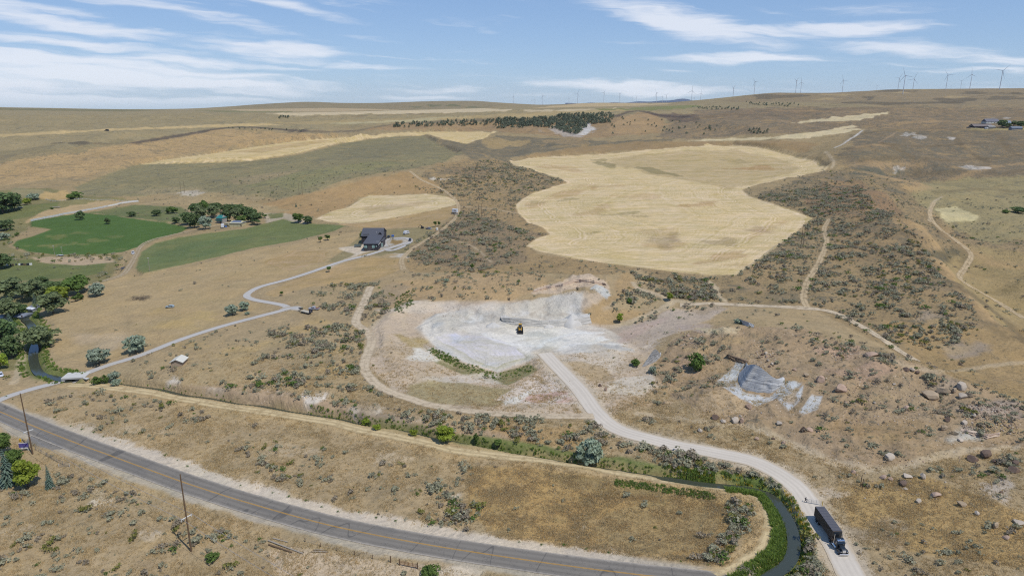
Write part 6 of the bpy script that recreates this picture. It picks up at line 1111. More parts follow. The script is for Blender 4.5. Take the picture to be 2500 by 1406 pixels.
RK = [(2125, 870, 40, 16, 1, 'long flat pinkish slab near the top of the boulder mound'), (2343, 950, 32, 28, 2, 'tall pale rounded boulder topping the big boulder group'), (2270, 972, 40, 28, 0, 'large leaning oval boulder with a deep shadow under it'), (2306, 960, 38, 18, 0, 'long low slab between the leaning boulder and the tall pale boulder'), (2329, 958, 20, 14, 0, 'small block wedged left of the tall pale boulder'), (2350, 971, 22, 18, 2, 'blocky boulder under the tall pale boulder'), (2367, 970, 20, 16, 0, 'right boulder at the foot of the tall pale boulder'), (2053, 955, 32, 22, 1, 'big rounded pinkish boulder right of the grey rock aprons'), (2004, 932, 26, 20, 1, 'angular boulder at the right end of the striated cliff top'), (2211, 1000, 20, 16, 1, 'pinkish boulder left below the leaning oval boulder'), (2303, 1050, 24, 16, 0, 'tilted brown boulder above the white scree'), (2314, 1028, 16, 13, 3, 'dark boulder above the tilted brown boulder'), (2376, 1016, 16, 12, 2, 'pale boulder amid the dark rubble'), (2352, 1036, 18, 14, 2, 'pale boulder left of the dark rubble'), (1903, 1036, 16, 12, 2, 'pale rounded boulder below the grey rock apron'), (1960, 1055, 13, 22, 3, 'upright pointed dark boulder by the mound track'), (1976, 1054, 22, 13, 1, 'wide reddish boulder next to the upright pointed one'),
      (2212, 906, 18, 12, 3, 'dark rock in the crest cluster of the mound'), (2226, 905, 16, 10, 2, 'pale rock in the crest cluster of the mound'), (2240, 912, 14, 9, 3, 'rightmost rock of the crest cluster'), (2265, 926, 11, 9, 2, 'small pale rock below the crest cluster'), (2346, 893, 12, 9, 0, 'lone rock in the hollow behind the mound'),
      (2168, 1120, 30, 20, 2, 'pale boulder above the curve of the mound track'), (2084, 1155, 14, 10, 1, 'small boulder right of the twin posts'), (2156, 1167, 22, 11, 1, 'left boulder of the row below the mound track'), (2174, 1172, 14, 9, 1, 'low boulder beside the left boulder of the row below the track'), (2216, 1165, 24, 12, 2, 'flat pale boulder in the row below the mound track'), (2253, 1167, 19, 18, 2, 'tall blocky boulder ending the row below the mound track'), (2206, 1184, 24, 14, 3, 'dark boulder below the flat pale boulder'), (2212, 1195, 10, 6, 2, 'little pale stone under the dark boulder'), (2283, 1212, 28, 17, 1, 'rounded pink boulder in the golden grass'), (2240, 1226, 17, 12, 2, 'pale boulder left of the rounded pink boulder'), (2347, 1233, 26, 14, 0, 'long grey boulder in the golden grass'), (2386, 1255, 17, 11, 2, 'pale angular boulder right of the long grey boulder'), (2430, 1288, 24, 18, 0, 'two toned boulder at the right of the golden grass'), (2488, 1278, 28, 13, 2, 'flat pale boulder at the right edge'), (2456, 1314, 20, 10, 1, 'low boulder below the two toned boulder'),
      (2408, 1116, 32, 24, 3, 'large dark slab among the rocks at the right'), (2375, 1125, 28, 16, 3, 'dark wedge shaped boulder left of the large dark slab'), (2434, 1130, 22, 14, 3, 'dark boulder right of the large dark slab'), (2480, 1133, 22, 12, 3, 'dark flat boulder near the right edge'), (2476, 1152, 28, 17, 3, 'reddish brown boulder near the right edge'), (2445, 1203, 11, 8, 3, 'small dark rock on the grey scree'), (2342, 1076, 18, 9, 2, 'pale rock at the left foot of the white scree'), (1913, 1084, 13, 10, 1, 'pink boulder above the gravel road'), (1888, 1073, 10, 8, 3, 'dark boulder above the gravel road'), (1848, 1074, 13, 10, 1, 'tan boulder above the gravel road bend'),
      (1747, 1023, 20, 14, 3, 'dark boulder at the left foot of the spoil hillock'), (1766, 1030, 18, 9, 2, 'long pale boulder at the foot of the spoil hillock'), (1792, 1030, 22, 17, 2, 'large pale boulder at the foot of the spoil hillock'), (1811, 1031, 13, 16, 1, 'stacked pink boulder right of the large pale boulder'), (1808, 1018, 10, 8, 2, 'pale rock perched above the stacked pink boulder'), (1828, 998, 18, 15, 1, 'pink boulder at the right of the spoil hillock'), (1859, 1011, 5, 9, 2, 'bright white upright stone below the rock apron'), (1710, 1054, 17, 12, 2, 'smooth pale boulder beside the mound track'), (1479, 955, 8, 15, 1, 'upright standing stone right of the gravel road'), (1465, 944, 10, 9, 3, 'dark brown stone left of the standing stone'),
      (1862, 868, 9, 10, 3, 'dark block in the rock heap above the striated cliff'), (1869, 865, 9, 9, 2, 'white block in the rock heap above the striated cliff'), (1872, 873, 8, 7, 1, 'pink block in the rock heap above the striated cliff'), (1876, 882, 9, 7, 2, 'pale block low in the rock heap above the striated cliff'), (1884, 890, 9, 7, 2, 'lowest pale block below the rock heap'), (1879, 897, 8, 6, 3, 'dark block at the foot of the rock heap'), (1855, 875, 9, 7, 0, 'tan block left in the rock heap'), (1680, 822, 9, 7, 1, 'pinkish block in the rubble on the left mound top'), (1687, 829, 8, 6, 2, 'pale block in the rubble on the left mound top'), (1671, 826, 7, 6, 3, 'dark block in the rubble on the left mound top'), (1940, 905, 10, 8, 1, 'pinkish rock on the cliff top right of the rock heap'), (1968, 918, 14, 10, 0, 'tan rock at the broken edge right of the cliff'), (2135, 985, 9, 6, 2, 'small pale rock in the middle of the mound'), (2065, 985, 8, 6, 1, 'small rock below the big rounded pinkish boulder'), (2183, 940, 8, 7, 2, 'small pale stone on the bare mid mound')]
for n_r, (px, py, wp_, hp_, k, lab) in enumerate(RK):
    v = at(px, py - 1); m = mpp(v); o = obj_mesh('boulder', ROCKS[k][n_r % 3]); w = wp_ * m * 1.08; h = hp_ * m * 1.2
    o.location = (v.x, v.y, v.z + h * .2); o.scale = (w, w * rnd.uniform(.7, 1.0), h); o.rotation_euler = (rnd.uniform(-.15, .15), rnd.uniform(-.15, .15), rnd.uniform(-.4, .4)); tag(o, lab, 'boulder', 'boulders on and around the quarry mound'); LANDM.append((px, py, lab))
st_me = [rock_mesh(380 + i, M_ROCK[i % 4], 1) for i in range(4)]; sx_, sy_, ss_ = [], [], []
for (x0, y0, x1, y1, n, s0, s1) in ((2350, 985, 2490, 1060, 420, .3, 1.0), (2030, 845, 2130, 880, 120, .3, .9), (1660, 808, 1720, 850, 110, .3, .9), (1845, 855, 1900, 905, 70, .4, 1.1), (2060, 930, 2300, 1040, 320, .25, .8), (1600, 990, 1860, 1060, 160, .25, .7), (2000, 1100, 2480, 1230, 160, .3, .8), (1300, 680, 1480, 720, 120, .3, .8), (1300, 925, 1400, 990, 90, .3, .7), (980, 745, 1130, 775, 60, .3, .7), (1250, 780, 1420, 797, 70, .3, .9), (200, 980, 1150, 1380, 200, .15, .4)):
    for _ in range(n): v = at(rnd.uniform(x0, x1), rnd.uniform(y0, y1)); sx_.append(v.x); sy_.append(v.y); ss_.append(rnd.uniform(s0, s1))
sx_ = np.array(sx_); sy_ = np.array(sy_); scatter('loose_rubble', sx_, sy_, hz(sx_, sy_) + .05, np.array(ss_), np.arange(len(sx_)) % 4, st_me, 'loose stones and rubble strewn over the mound and pit', 'rubble', .8)
# ------------------------------------------------------------------ built things
def heading(a, b): d = b - a; return math.atan2(-d.x, d.y)      # turns local +Y from a towards b
def z_at_py(v, py):     # height above v at which a vertical reaches photo row py
    lo, hi = 0.0, 400.0
    for _ in range(50):
        m = (lo + hi) / 2
        if to_px(v.x, v.y, v.z + m)[1] > py: lo = m
        else: hi = m
    return lo
WHITE = mat('white_paint', (226, 226, 222), .5, var=.05); BLACK = mat('black_rubber', (34, 34, 36), .8, var=.2); DARKM = mat('dark_metal', (62, 64, 68), .5, .3, var=.15); CHROME = mat('chrome', (226, 228, 232), .18, 1.0, var=.03, k=1.0); GLASS = mat('dark_glass', (38, 46, 54), .08, var=.1, spec=.8)
STEEL = mat('galvanised_steel', (176, 178, 180), .45, .5, var=.1); CONC = mat('concrete', (206, 204, 198), .85, var=.12, scale=1.2); WOOD = mat('weathered_wood', (118, 96, 74), .9, var=.3, scale=4); WOOD2 = mat('grey_wood', (168, 158, 144), .9, var=.25, scale=3); RUST = mat('rusty_steel', (128, 88, 66), .8, .2, var=.35, scale=3)
YEL = mat('yellow_machine_paint', (206, 160, 52), .5, var=.15); NAVY = mat('navy_cloth', (38, 44, 66), .85, var=.15); SKIN = mat('skin', (176, 128, 100), .6, var=.05); POSTY = mat('yellow_post_paint', (204, 172, 70), .6, var=.1)
def wheel(parent, x, y, r=.5, w=.3, dual=False):
    a = MB().tube((x - w / 2, y, r), (x + w / 2, y, r), r, n=16).build('wheel', BLACK, parent); s = 1 if x > 0 else -1
    MB().tube((x + s * w * .32, y, r), (x + s * (w / 2 + .015), y, r), r * .55, r * .5, n=12).build('rim', CHROME if dual else STEEL, a); return a

# semi truck coming down the gravel road
Pf, Pr = at(2061, 1359), at(1997, 1267); TL = (Pf - Pr).length
tr = thing('semi_truck', (Pf + Pr) / 2, 'long black semi truck with covered trailer driving down the gravel road', 'truck', rz=heading(Pr, Pf)); tr.rotation_euler = (math.atan2(Pf.z - Pr.z, TL), 0, heading(Pr, Pf))
M_TARP = mat('black_tarp', (92, 92, 98), .6, var=.2, scale=1.5); M_SIDE = mat('brown_black_trailer_side', (96, 84, 76), .55, var=.2, scale=2.0); M_CAB = mat('black_truck_paint', (40, 46, 52), .25, var=.08, spec=.6)
yf, yr = TL / 2, -TL / 2; tf = yf - 5.0; hb = 1.25; ht = 4.05
tb = MB().box((0, (yr + tf) / 2, (hb + ht) / 2), (2.56, tf - yr, ht - hb)).build('trailer_box', M_SIDE, tr, .03)
nrib = int((tf - yr) / .55)
for i in range(nrib + 1):
    for s in (-1, 1): MB().box((s * 1.30, yr + .06 + i * (tf - yr - .12) / nrib, (hb + ht) / 2), (.05, .07, ht - hb - .1)).build('side_post', DARKM, tb)
q = MB(); nb = 9
for i in range(nb):
    y0 = yr + .03 + i * (tf - yr - .06) / nb; y1 = y0 + (tf - yr - .06) / nb
    q.prism([(y0, ht + .01), (y0, ht + .16), ((y0 + y1) / 2, ht + .05), (y1, ht + .16), (y1, ht + .01)], -1.24, 1.24, 'x')
q.build('tarp_roof', M_TARP, tr)
MB().prism([(-1.26, 0), (-.9, .22), (-.4, .36), (.4, .36), (.9, .22), (1.26, 0)], ht - 1.35, ht - .1, 'z').build('nose_panel', M_CAB, tr).location = (0, tf + .004, 0)
for s in (-1, 1): MB().tube((s * 1.22, tf - .02, ht - .02), (s * 1.22, yr + .02, ht - .02), .07, n=6).build('top_rail', DARKM, tr); MB().tube((s * .7, tf - 2.6, 0.05), (s * .7, tf - 2.6, hb), .08, n=6).build('landing_leg', STEEL, tr)
for y in (yr + 1.1, yr + 2.4):
    for x in (-1.03, -.68, .68, 1.03): wheel(tr, x, y, .52, .3)
MB().box((0, (yr + tf) / 2 + 2.6, .85), (.9, tf - yr - 5.4, .25)).build('trailer_frame', DARKM, tr); MB().box((0, yr + 1.75, .8), (1.0, 2.4, .3)).build('bogie', DARKM, tr); MB().box((0, yr - .06, .62), (2.3, .1, .14)).build('rear_bumper', STEEL, tr)
MB().box((0, yf - 3.4, .82), (.9, 6.4, .26)).build('truck_frame', DARKM, tr)
for y in (yf - 5.0, yf - 6.3):
    for x in (-1.03, -.7, .7, 1.03): wheel(tr, x, y, .52, .3)
for x in (-1.02, 1.02): wheel(tr, x, yf - 1.15, .52, .32, True)
cab = MB().prism([(yf - 4.0, 1.0), (yf - 4.0, 2.95), (yf - 3.7, 3.1), (yf - 2.75, 3.05), (yf - 2.3, 2.2), (yf - 2.3, 1.0)], -1.05, 1.05, 'x').build('cab', M_CAB, tr, .04)
MB().prism([(yf - 2.70, 2.98), (yf - 2.68, 2.99), (yf - 2.28, 2.25), (yf - 2.30, 2.24)], -.92, .92, 'x').build('windshield', GLASS, cab)
for s in (-1, 1): MB().prism([(yf - 3.6, 2.1), (yf - 3.6, 2.8), (yf - 2.8, 2.8), (yf - 2.5, 2.2)], s * 1.052, s * 1.06, 'x').build('side_window', GLASS, cab); MB().box((s * 1.25, yf - 2.45, 2.45), (.14, .16, .65)).build('mirror', CHROME, cab)
MB().box((0, yf - 2.62, 3.05), (1.9, .42, .06), rx=-.35).build('sun_visor', CHROME, cab)
for x in (-.7, -.35, 0, .35, .7): MB().tube((x, yf - 3.05, 3.08), (x, yf - 2.85, 3.14), .07, .05, 6).build('roof_light', CHROME, cab)
MB().prism([(yf - 2.3, 1.0), (yf - 2.3, 2.08), (yf - .55, 1.9), (yf - .35, 1.7), (yf - .35, .9)], -.62, .62, 'x').build('hood', M_CAB, tr, .05)
MB().box((0, yf - .31, 1.32), (.86, .05, .78)).build('grille', CHROME, tr, .02)
for s in (-1, 1):
    MB().prism([(yf - 1.9, .75), (yf - 1.75, 1.2), (yf - 1.15, 1.35), (yf - .5, 1.15), (yf - .42, .7), (yf - .6, .7), (yf - .85, 1.05), (yf - 1.45, 1.05), (yf - 1.7, .7)], s * .63, s * 1.2, 'x').build('fender', M_CAB, tr)
    MB().box((s * .78, yf - .40, 1.22), (.26, .16, .2)).build('headlight', CHROME, tr, .03); MB().tube((s * 1.0, yf - 4.15, .9), (s * 1.0, yf - 4.15, 3.9), .09, n=8).build('exhaust_stack', CHROME, tr)
    MB().tube((s * .98, yf - 4.4, .75), (s * .98, yf - 2.6, .75), .33, n=14).build('fuel_tank', CHROME, tr)
MB().box((0, yf - .12, .62), (2.36, .16, .42)).build('bumper', CHROME, tr, .04)
MB().box((0, yf - 5.65, 1.12), (.9, .9, .14)).build('fifth_wheel', DARKM, tr)

# the person at the open gate, the gate and its posts
def skin_body(name, pts, edges, rad, m, parent=None, root=0, sub=2):
    me = bpy.data.meshes.new(name); me.from_pydata(pts, edges, []); o = bpy.data.objects.new(name, me); link(o, parent)
    md = o.modifiers.new('skin', 'SKIN'); md.use_smooth_shade = True
    for i, r in enumerate(rad): sv_ = me.skin_vertices[0].data[i]; sv_.radius = (r, r) if not isinstance(r, tuple) else r; sv_.use_root = (i == root)
    o.modifiers.new('sub', 'SUBSURF').levels = sub; o.modifiers['sub'].render_levels = sub; me.materials.append(m); return o
pv = at(1966, 1226.5); pn = thing('person', pv, 'person in dark clothes holding the end of the open farm gate', 'person', rz=-1.3)
J = [(0, 0, .95), (0, 0, 1.18), (0, .02, 1.42), (0, .02, 1.52), (.1, 0, .9), (.13, .16, .5), (.13, .1, .08), (.13, .22, .04), (-.1, 0, .9), (-.13, -.14, .5), (-.13, -.24, .08), (-.13, -.12, .04), (.2, .02, 1.42), (.42, .12, 1.2), (.52, .34, 1.1), (-.2, .02, 1.42), (-.44, 0, 1.2), (-.58, .14, 1.02)]
E = [(0, 1), (1, 2), (2, 3), (0, 4), (4, 5), (5, 6), (6, 7), (0, 8), (8, 9), (9, 10), (10, 11), (2, 12), (12, 13), (13, 14), (2, 15), (15, 16), (16, 17)]
skin_body('body', J, E, [.14, .14, .15, .06, .095, .075, .05, .05, .095, .075, .05, .05, .075, .05, .04, .075, .05, .04], NAVY, pn)
hd = skin_body('head', [(0, .02, 1.5), (0, .03, 1.62), (0, .04, 1.72), (0, .16, 1.63)], [(0, 1), (1, 2), (1, 3)], [.055, .1, .085, .02], SKIN, pn)
MB().tube((0, .03, 1.69), (0, .03, 1.79), .115, .09, 12).box((0, .16, 1.70), (.17, .14, .02)).build('cap', NAVY, pn, smooth=False)
for s, w in ((1, (.52, .34, 1.1)), (-1, (-.58, .14, 1.02))):
    b_ = MB(); b_.box((w[0] + s * .01, w[1] + .06, w[2] - .02), (.07, .09, .035))
    for f_i in range(4): b_.tube((w[0] - .03 + f_i * .022, w[1] + .10, w[2] - .02), (w[0] - .03 + f_i * .022, w[1] + .17 - abs(f_i - 1.5) * .012, w[2] - .045), .010, .008, 5)
    b_.tube((w[0] - s * .035, w[1] + .05, w[2] - .02), (w[0] - s * .07, w[1] + .11, w[2] - .03), .011, .009, 5); b_.build('hand', SKIN, pn)
ga, gb = at(1969, 1227.3), at(2004, 1234); GLn = (gb - ga).length
gt = thing('farm_gate', ga, 'swung open tubular steel gate beside the person on the gravel road', 'gate', rz=math.atan2(gb.y - ga.y, gb.x - ga.x))
for z in (.35, .6, .85, 1.1, 1.4): MB().tube((0, 0, z), (GLn, 0, z), .035, n=6).build('gate_rail', STEEL, gt)
for x in (0, GLn * .33, GLn * .66, GLn): MB().tube((x, 0, .3), (x, 0, 1.45), .04, n=6).build('gate_upright', STEEL, gt)
MB().tube((0, 0, 1.4), (GLn * .33, 0, .35), .025, n=5).build('gate_brace', STEEL, gt)
for (px, py, lab) in ((1939, 1229, 'yellow gate post on the canal side of the gravel road'), (2007, 1235, 'yellow gate post at the hinge end of the farm gate')):
    v = at(px, py); o = MB().tube((0, 0, -.2), (0, 0, 1.55), .10, n=8).tube((0, 0, 1.55), (0, 0, 1.6), .11, .06, 8).build('gate_post', POSTY); o.location = v; tag(o, lab, 'post', 'yellow gate posts')

# wheel loader in the pit
v = at(1270, 808); wl = thing('wheel_loader', v, 'yellow wheel loader with lowered black bucket standing in the white quarry pit', 'loader', rz=math.pi)
MB().box((0, -1.6, 1.55), (1.7, 2.6, 1.1)).build('engine_cover', YEL, wl, .08); MB().box((0, .9, 1.1), (1.1, 2.2, .8)).build('front_frame', YEL, wl, .05)
c = MB().box((0, -.1, 2.75), (1.55, 1.4, 1.5), taper=.88).build('cab', GLASS, wl); MB().box((0, -.1, 3.56), (1.6, 1.5, .14)).build('cab_roof', YEL, c)
for x in (-.74, .74):
    for y in (-.75, .55): MB().tube((x, y, 2.0), (x * .88, y * .88 - .02, 3.5), .05, n=5).build('cab_post', YEL, c)
for x in (-1.05, 1.05):
    for y in (-1.7, 1.5): wheel(wl, x, y, .82, .6)
for x in (-.6, .6): MB().prism([(.6, 1.7), (.6, 2.1), (2.3, 1.5), (3.3, .7), (3.2, .45), (2.1, 1.1)], x - .1, x + .1, 'x').build('lift_arm', YEL, wl)
MB().tube((0, .8, 1.9), (0, 3.0, 1.2), .1, n=8).build('tilt_ram', CHROME, wl); MB().prism([(3.1, .15), (3.0, .8), (3.15, 1.35), (3.45, 1.3), (3.3, .6), (4.3, .2), (4.3, .08)], -1.45, 1.45, 'x').build('bucket', BLACK, wl)
MB().tube((.5, -2.0, 2.1), (.5, -2.0, 2.9), .07, n=6).build('exhaust_pipe', BLACK, wl)

# cars, pickups and trailers
def car(px, py, rz, label, col, L=4.5, Wd=1.8, hgt=1.5, kind='car', name='parked_car', cat='car', bedcol=None, group=None):
    v = at(px, py); o = thing(name, v, label, cat, group, rz); h = L / 2; w = Wd / 2; m = mat('paint_%d_%d_%d' % col, col, .35, var=.08, spec=.5)
    if kind == 'pickup':
        MB().prism([(-h, .55), (-h, 1.05), (-h + L * .38, 1.05), (h - .1, 1.02), (h, .8), (h, .45), (-h + .1, .45)], -w, w, 'x').build('body', m, o, .04)
        cb = MB().prism([(-h + L * .38, 1.05), (-h + L * .40, 1.75), (-h + L * .66, 1.72), (-h + L * .76, 1.08)], -w * .9, w * .9, 'x').build('cab', m, o, .04)
        MB().box((0, -h + L * .19, 1.065), (Wd * .82, L * .32, .03)).build('truck_bed', mat('bed_liner', bedcol or (70, 62, 58), .8), o)
        for s in (-1, 1): MB().prism([(-h + L * .42, 1.18), (-h + L * .43, 1.62), (-h + L * .64, 1.60), (-h + L * .71, 1.18)], s * w * .9, s * (w * .9 + .02), 'x').build('side_window', GLASS, cb)
        MB().prism([(-h + L * .672, 1.66), (-h + L * .682, 1.66), (-h + L * .762, 1.1), (-h + L * .752, 1.1)], -w * .8, w * .8, 'x').build('windshield', GLASS, cb)
    else:
        MB().prism([(-h, .45), (-h, .95), (-h + .1, 1.0), (h * .5, .98), (h - .1, .82), (h, .6), (h - .05, .35), (-h + .05, .35)], -w, w, 'x').build('body', m, o, .05)
        cb = MB().prism([(-h + .12, 1.0), (-h + .35, hgt - .03), (-h + .6, hgt), (h * .12, hgt), (h * .48, .98)], -w * .88, w * .88, 'x').build('cabin', m, o, .04)
        for s in (-1, 1): MB().prism([(-h + .4, 1.06), (-h + .52, hgt - .12), (h * .1, hgt - .12), (h * .36, 1.06)], s * w * .88, s * (w * .88 + .02), 'x').build('side_window', GLASS, cb)
        MB().prism([(h * .15, hgt - .05), (h * .165, hgt - .05), (h * .475, 1.03), (h * .46, 1.03)], -w * .75, w * .75, 'x').build('windshield', GLASS, cb)
    for s in (-1, 1): MB().box((s * w * .72, h - .03, .72), (.3, .08, .16)).build('headlight', CHROME, o)
    for x in (-w + .1, w - .1):
        for y in (-h * .62, h * .62): wheel(o, x, y, .36, .24)
    return o
def to_head(p1, p2): return heading(at(*p1), at(*p2))
car(767, 756, to_head((779, 756), (755, 755)), 'silver and red pickup truck parked behind the gooseneck trailer', (176, 178, 186), 5.6, 1.9, 1.8, 'pickup', 'pickup_truck', 'pickup', (120, 66, 54))
car(415, 751, to_head((422, 750), (408, 751)), 'abandoned pale blue car alone in the dry meadow', (170, 184, 190), 4.4, name='abandoned_car')
car(1001, 588, to_head((1001, 580), (996, 592)), 'dark suv at the right end of the driveway loop', (44, 44, 56), 4.7, 1.9, 1.75, name='suv', group='cars by the dark house'); car(949, 580, math.pi, 'dark pickup facing the camera right of the dark house', (52, 54, 60), 5.4, 1.9, 1.8, 'pickup', 'pickup_truck', 'pickup', group='cars by the dark house')
car(938, 583, to_head((934, 581), (942, 583)), 'blue car tucked against the right wall of the dark house', (74, 104, 176), 4.3, name='parked_car', group='cars by the dark house'); car(1047, 560, to_head((1040, 559), (1053, 560)), 'grey and white pickup next to the excavator', (170, 172, 178), 5.6, 2.0, 1.8, 'pickup', 'pickup_truck', 'pickup', group='cars by the dark house')
car(2, 918, to_head((0, 912), (6, 922)), 'white car at the left edge near the canal path', (216, 220, 230), 4.5); car(325, 620, to_head((325, 614), (324, 626)), 'white van where the farm lane meets the green field', (226, 226, 226), 4.8, 1.9, 1.9, name='white_van', cat='van')
car(551, 555, to_head((548, 552), (556, 556)), 'blue car between the camper and the tan shed at the farm', (88, 118, 176), 4.5, group='vehicles at the farm'); car(260, 320, 1.57, 'far off truck on the pale plateau road', (90, 94, 104), 9.0, 2.6, 3.2, name='distant_truck', cat='truck')
def trailer(px, py, rz, label, L, Wd, hgt, col, name='camper_trailer', cat='trailer', rnd_=False, z0=.6, group=None):
    v = at(px, py); o = thing(name, v, label, cat, group, rz); h = L / 2; m = mat('paint_%d_%d_%d' % col, col, .35, var=.08, spec=.5)
    prof = [(-h, z0), (-h, hgt), (h, hgt), (h, z0)] if not rnd_ else [(-h, z0), (-h, z0 + .6), (-h * .8, hgt - .25), (-h * .4, hgt), (h * .4, hgt), (h * .8, hgt - .2), (h, z0 + .7), (h, z0)]
    b_ = MB().prism(prof, -Wd / 2, Wd / 2, 'x').build('body', m, o, .05); MB().box((0, 0, z0 - .1), (Wd * .8, L * .95, .16)).build('chassis', DARKM, o)
    for s in (-1, 1):
        MB().box((s * (Wd / 2 + .01), L * .15, z0 + (hgt - z0) * .62), (.03, L * .22, (hgt - z0) * .28)).build('window', GLASS, b_); wheel(o, s * (Wd / 2 - .15), -.2, .36, .24)
    MB().tube((0, h, z0 - .1), (0, h + 1.0, z0 - .15), .06, n=6).build('tow_bar', DARKM, o); return o
trailer(992, 572, to_head((985, 573), (998, 570)), 'rounded silver white camper trailer right of the dark house', 5.0, 2.3, 2.7, (214, 216, 220), rnd_=True); trailer(544, 556, to_head((544, 558), (546, 550)), 'white camper parked in front of the farm buildings', 6.0, 2.4, 3.0, (228, 228, 226), group='vehicles at the farm'); trailer(556, 552, to_head((550, 551), (560, 552)), 'cream box trailer beside the tan barn', 5.2, 2.4, 2.8, (206, 196, 160), name='box_trailer', group='vehicles at the farm')
trailer(1111, 520, to_head((1104, 520), (1118, 520)), 'bright white box trailer by the dirt track above the dark house', 5.2, 2.6, 3.6, (226, 230, 234), name='box_trailer')
def flatbed(px, py, rz, label, L, Wd, col, name='flatbed_trailer', z=.8, group=None):
    v = at(px, py); o = thing(name, v, label, 'trailer', group, rz); MB().box((0, 0, z), (Wd, L, .12)).build('deck', mat('paint_%d_%d_%d' % col, col, .8, var=.15), o)
    for s in (-1, 1): MB().box((s * (Wd / 2 - .05), 0, z - .14), (.1, L, .16)).build('side_rail', DARKM, o)
    for x in (-Wd / 2 + .1, Wd / 2 - .1):
        for y in (-L * .18, -L * .32): wheel(o, x, y, .36, .22)
    MB().tube((0, L / 2, z - .1), (0, L / 2 + 1.2, z - .2), .07, n=6).build('tow_bar', DARKM, o); return o
flatbed(1106, 524, 1.4, 'small dark flatbed trailer left under the white box trailer', 3.4, 1.8, (84, 84, 84), group='flatbeds by the white box trailer'); flatbed(1114, 524, 1.4, 'small pale flatbed trailer right under the white box trailer', 3.2, 1.8, (150, 152, 154), group='flatbeds by the white box trailer'); flatbed(300, 657, to_head((306, 650), (296, 662)), 'dark flatbed trailer beside the farm lane', 5.5, 2.3, (74, 74, 80)); flatbed(147, 625, 1.3, 'pale flatbed trailer at the lower edge of the green field', 5.0, 2.2, (186, 194, 196)); flatbed(50, 508, 1.4, 'white flatbed trailer under the dark trees at the upper left', 5.0, 2.2, (222, 222, 220))
ut = flatbed(24, 1176, to_head((2, 1180), (42, 1171)), 'blue edged utility trailer under the tall spruce', 5.5, 2.0, (190, 196, 214), name='utility_trailer')
for s in (-1, 1): MB().box((s * 1.0, 0, 1.15), (.06, 5.5, .08)).build('rail', mat('blue_rail', (150, 160, 214), .5), ut)
# gooseneck trailer with raised ramps
a, b = at(737, 762), at(759, 767); gl = max((b - a).length, 6.0); gn = thing('gooseneck_trailer', (a + b) / 2, 'dark gooseneck trailer with upright loading ramps at the end of the driveway spur', 'trailer', rz=heading(b, a))
MB().box((0, 0, .95), (2.5, gl, .14)).build('deck', mat('deck_planks', (186, 178, 160), .9, var=.2, scale=3), gn)
for s in (-1, 1): MB().box((s * 1.2, 0, .78), (.12, gl, .2)).build('side_rail', DARKM, gn); MB().box((s * .62, -gl / 2 - .1, 1.75), (1.05, .12, 1.6), rx=.12).build('ramp', mat('ramp_steel', (60, 66, 88), .6, .3), gn); MB().tube((s * .9, gl / 2, .9), (s * .35, gl / 2 + .4, 2.0), .1, n=6).tube((s * .35, gl / 2 + .4, 2.0), (s * .3, gl / 2 + 2.2, 1.95), .1, n=6).build('gooseneck_beam', DARKM, gn)
MB().tube((0, gl / 2 + 2.1, 1.95), (0, gl / 2 + 2.1, .5), .1, n=6).build('coupler', DARKM, gn); MB().box((0, gl / 2 + 1.1, 1.75), (.7, .9, .5)).build('toolbox', DARKM, gn)
for x in (-1.05, 1.05):
    for y in (-gl * .12, -gl * .26): wheel(gn, x, y, .4, .26)
# excavator by the dark house
v = at(1031, 558); ex = thing('excavator', v, 'small dark excavator with folded arm beyond the driveway loop', 'excavator', rz=1.6)
for s in (-1, 1): MB().prism([(-1.2, .1), (-1.35, .45), (-1.1, .7), (1.1, .7), (1.35, .45), (1.2, .1)], s * .7 - .22, s * .7 + .22, 'x').build('track', BLACK, ex)
MB().box((0, -.2, 1.15), (1.7, 2.0, .8)).build('house', DARKM, ex, .06); MB().box((-.45, .35, 2.0), (.8, 1.0, 1.2), taper=.9).build('cab', GLASS, ex); MB().tube((.3, .7, 1.3), (.3, 1.7, 3.3), .17, .14, 6).build('boom', DARKM, ex); MB().tube((.3, 1.7, 3.3), (.3, 2.9, 1.6), .14, .1, 6).build('dipper', DARKM, ex); MB().box((.3, 2.9, 1.3), (.7, .5, .6)).build('bucket', BLACK, ex)
v = at(959, 578); o = MB().box((0, 0, .6), (2.0, 1.4, 1.2), taper=.9).box((0, 0, 1.25), (2.05, 1.45, .1)).build('blue_bin', mat('blue_plastic', (60, 110, 190), .5)); o.location = v; tag(o, 'bright blue bin beside the dark pickup', 'bin')
v = at(1067, 562); o = MB().tube((0, 0, 0), (0, 0, 1.6), 1.0, n=14).tube((0, 0, 1.6), (0, 0, 1.9), 1.0, .3, 14).build('water_tank', WHITE); o.location = v; tag(o, 'little white tank standing alone near the dirt track', 'tank')
v = at(874, 603); cg = thing('dump_trailer', v, 'grey green open dump trailer left of the dark house', 'trailer', rz=1.5); MB().prism([(-2.4, .7), (-2.4, 1.9), (-2.25, 1.9), (-2.2, .9), (2.2, .9), (2.25, 1.9), (2.4, 1.9), (2.4, .7)], -1.2, 1.2, 'x').build('body', mat('grey_green_steel', (118, 132, 128), .6), cg)
for s in (-1, 1): MB().box((s * 1.18, 0, 1.4), (.06, 4.6, 1.0)).build('side_wall', mat('grey_green_steel', (118, 132, 128), .6), cg); wheel(cg, s * 1.0, -.4, .38, .24); wheel(cg, s * 1.0, .5, .38, .24)

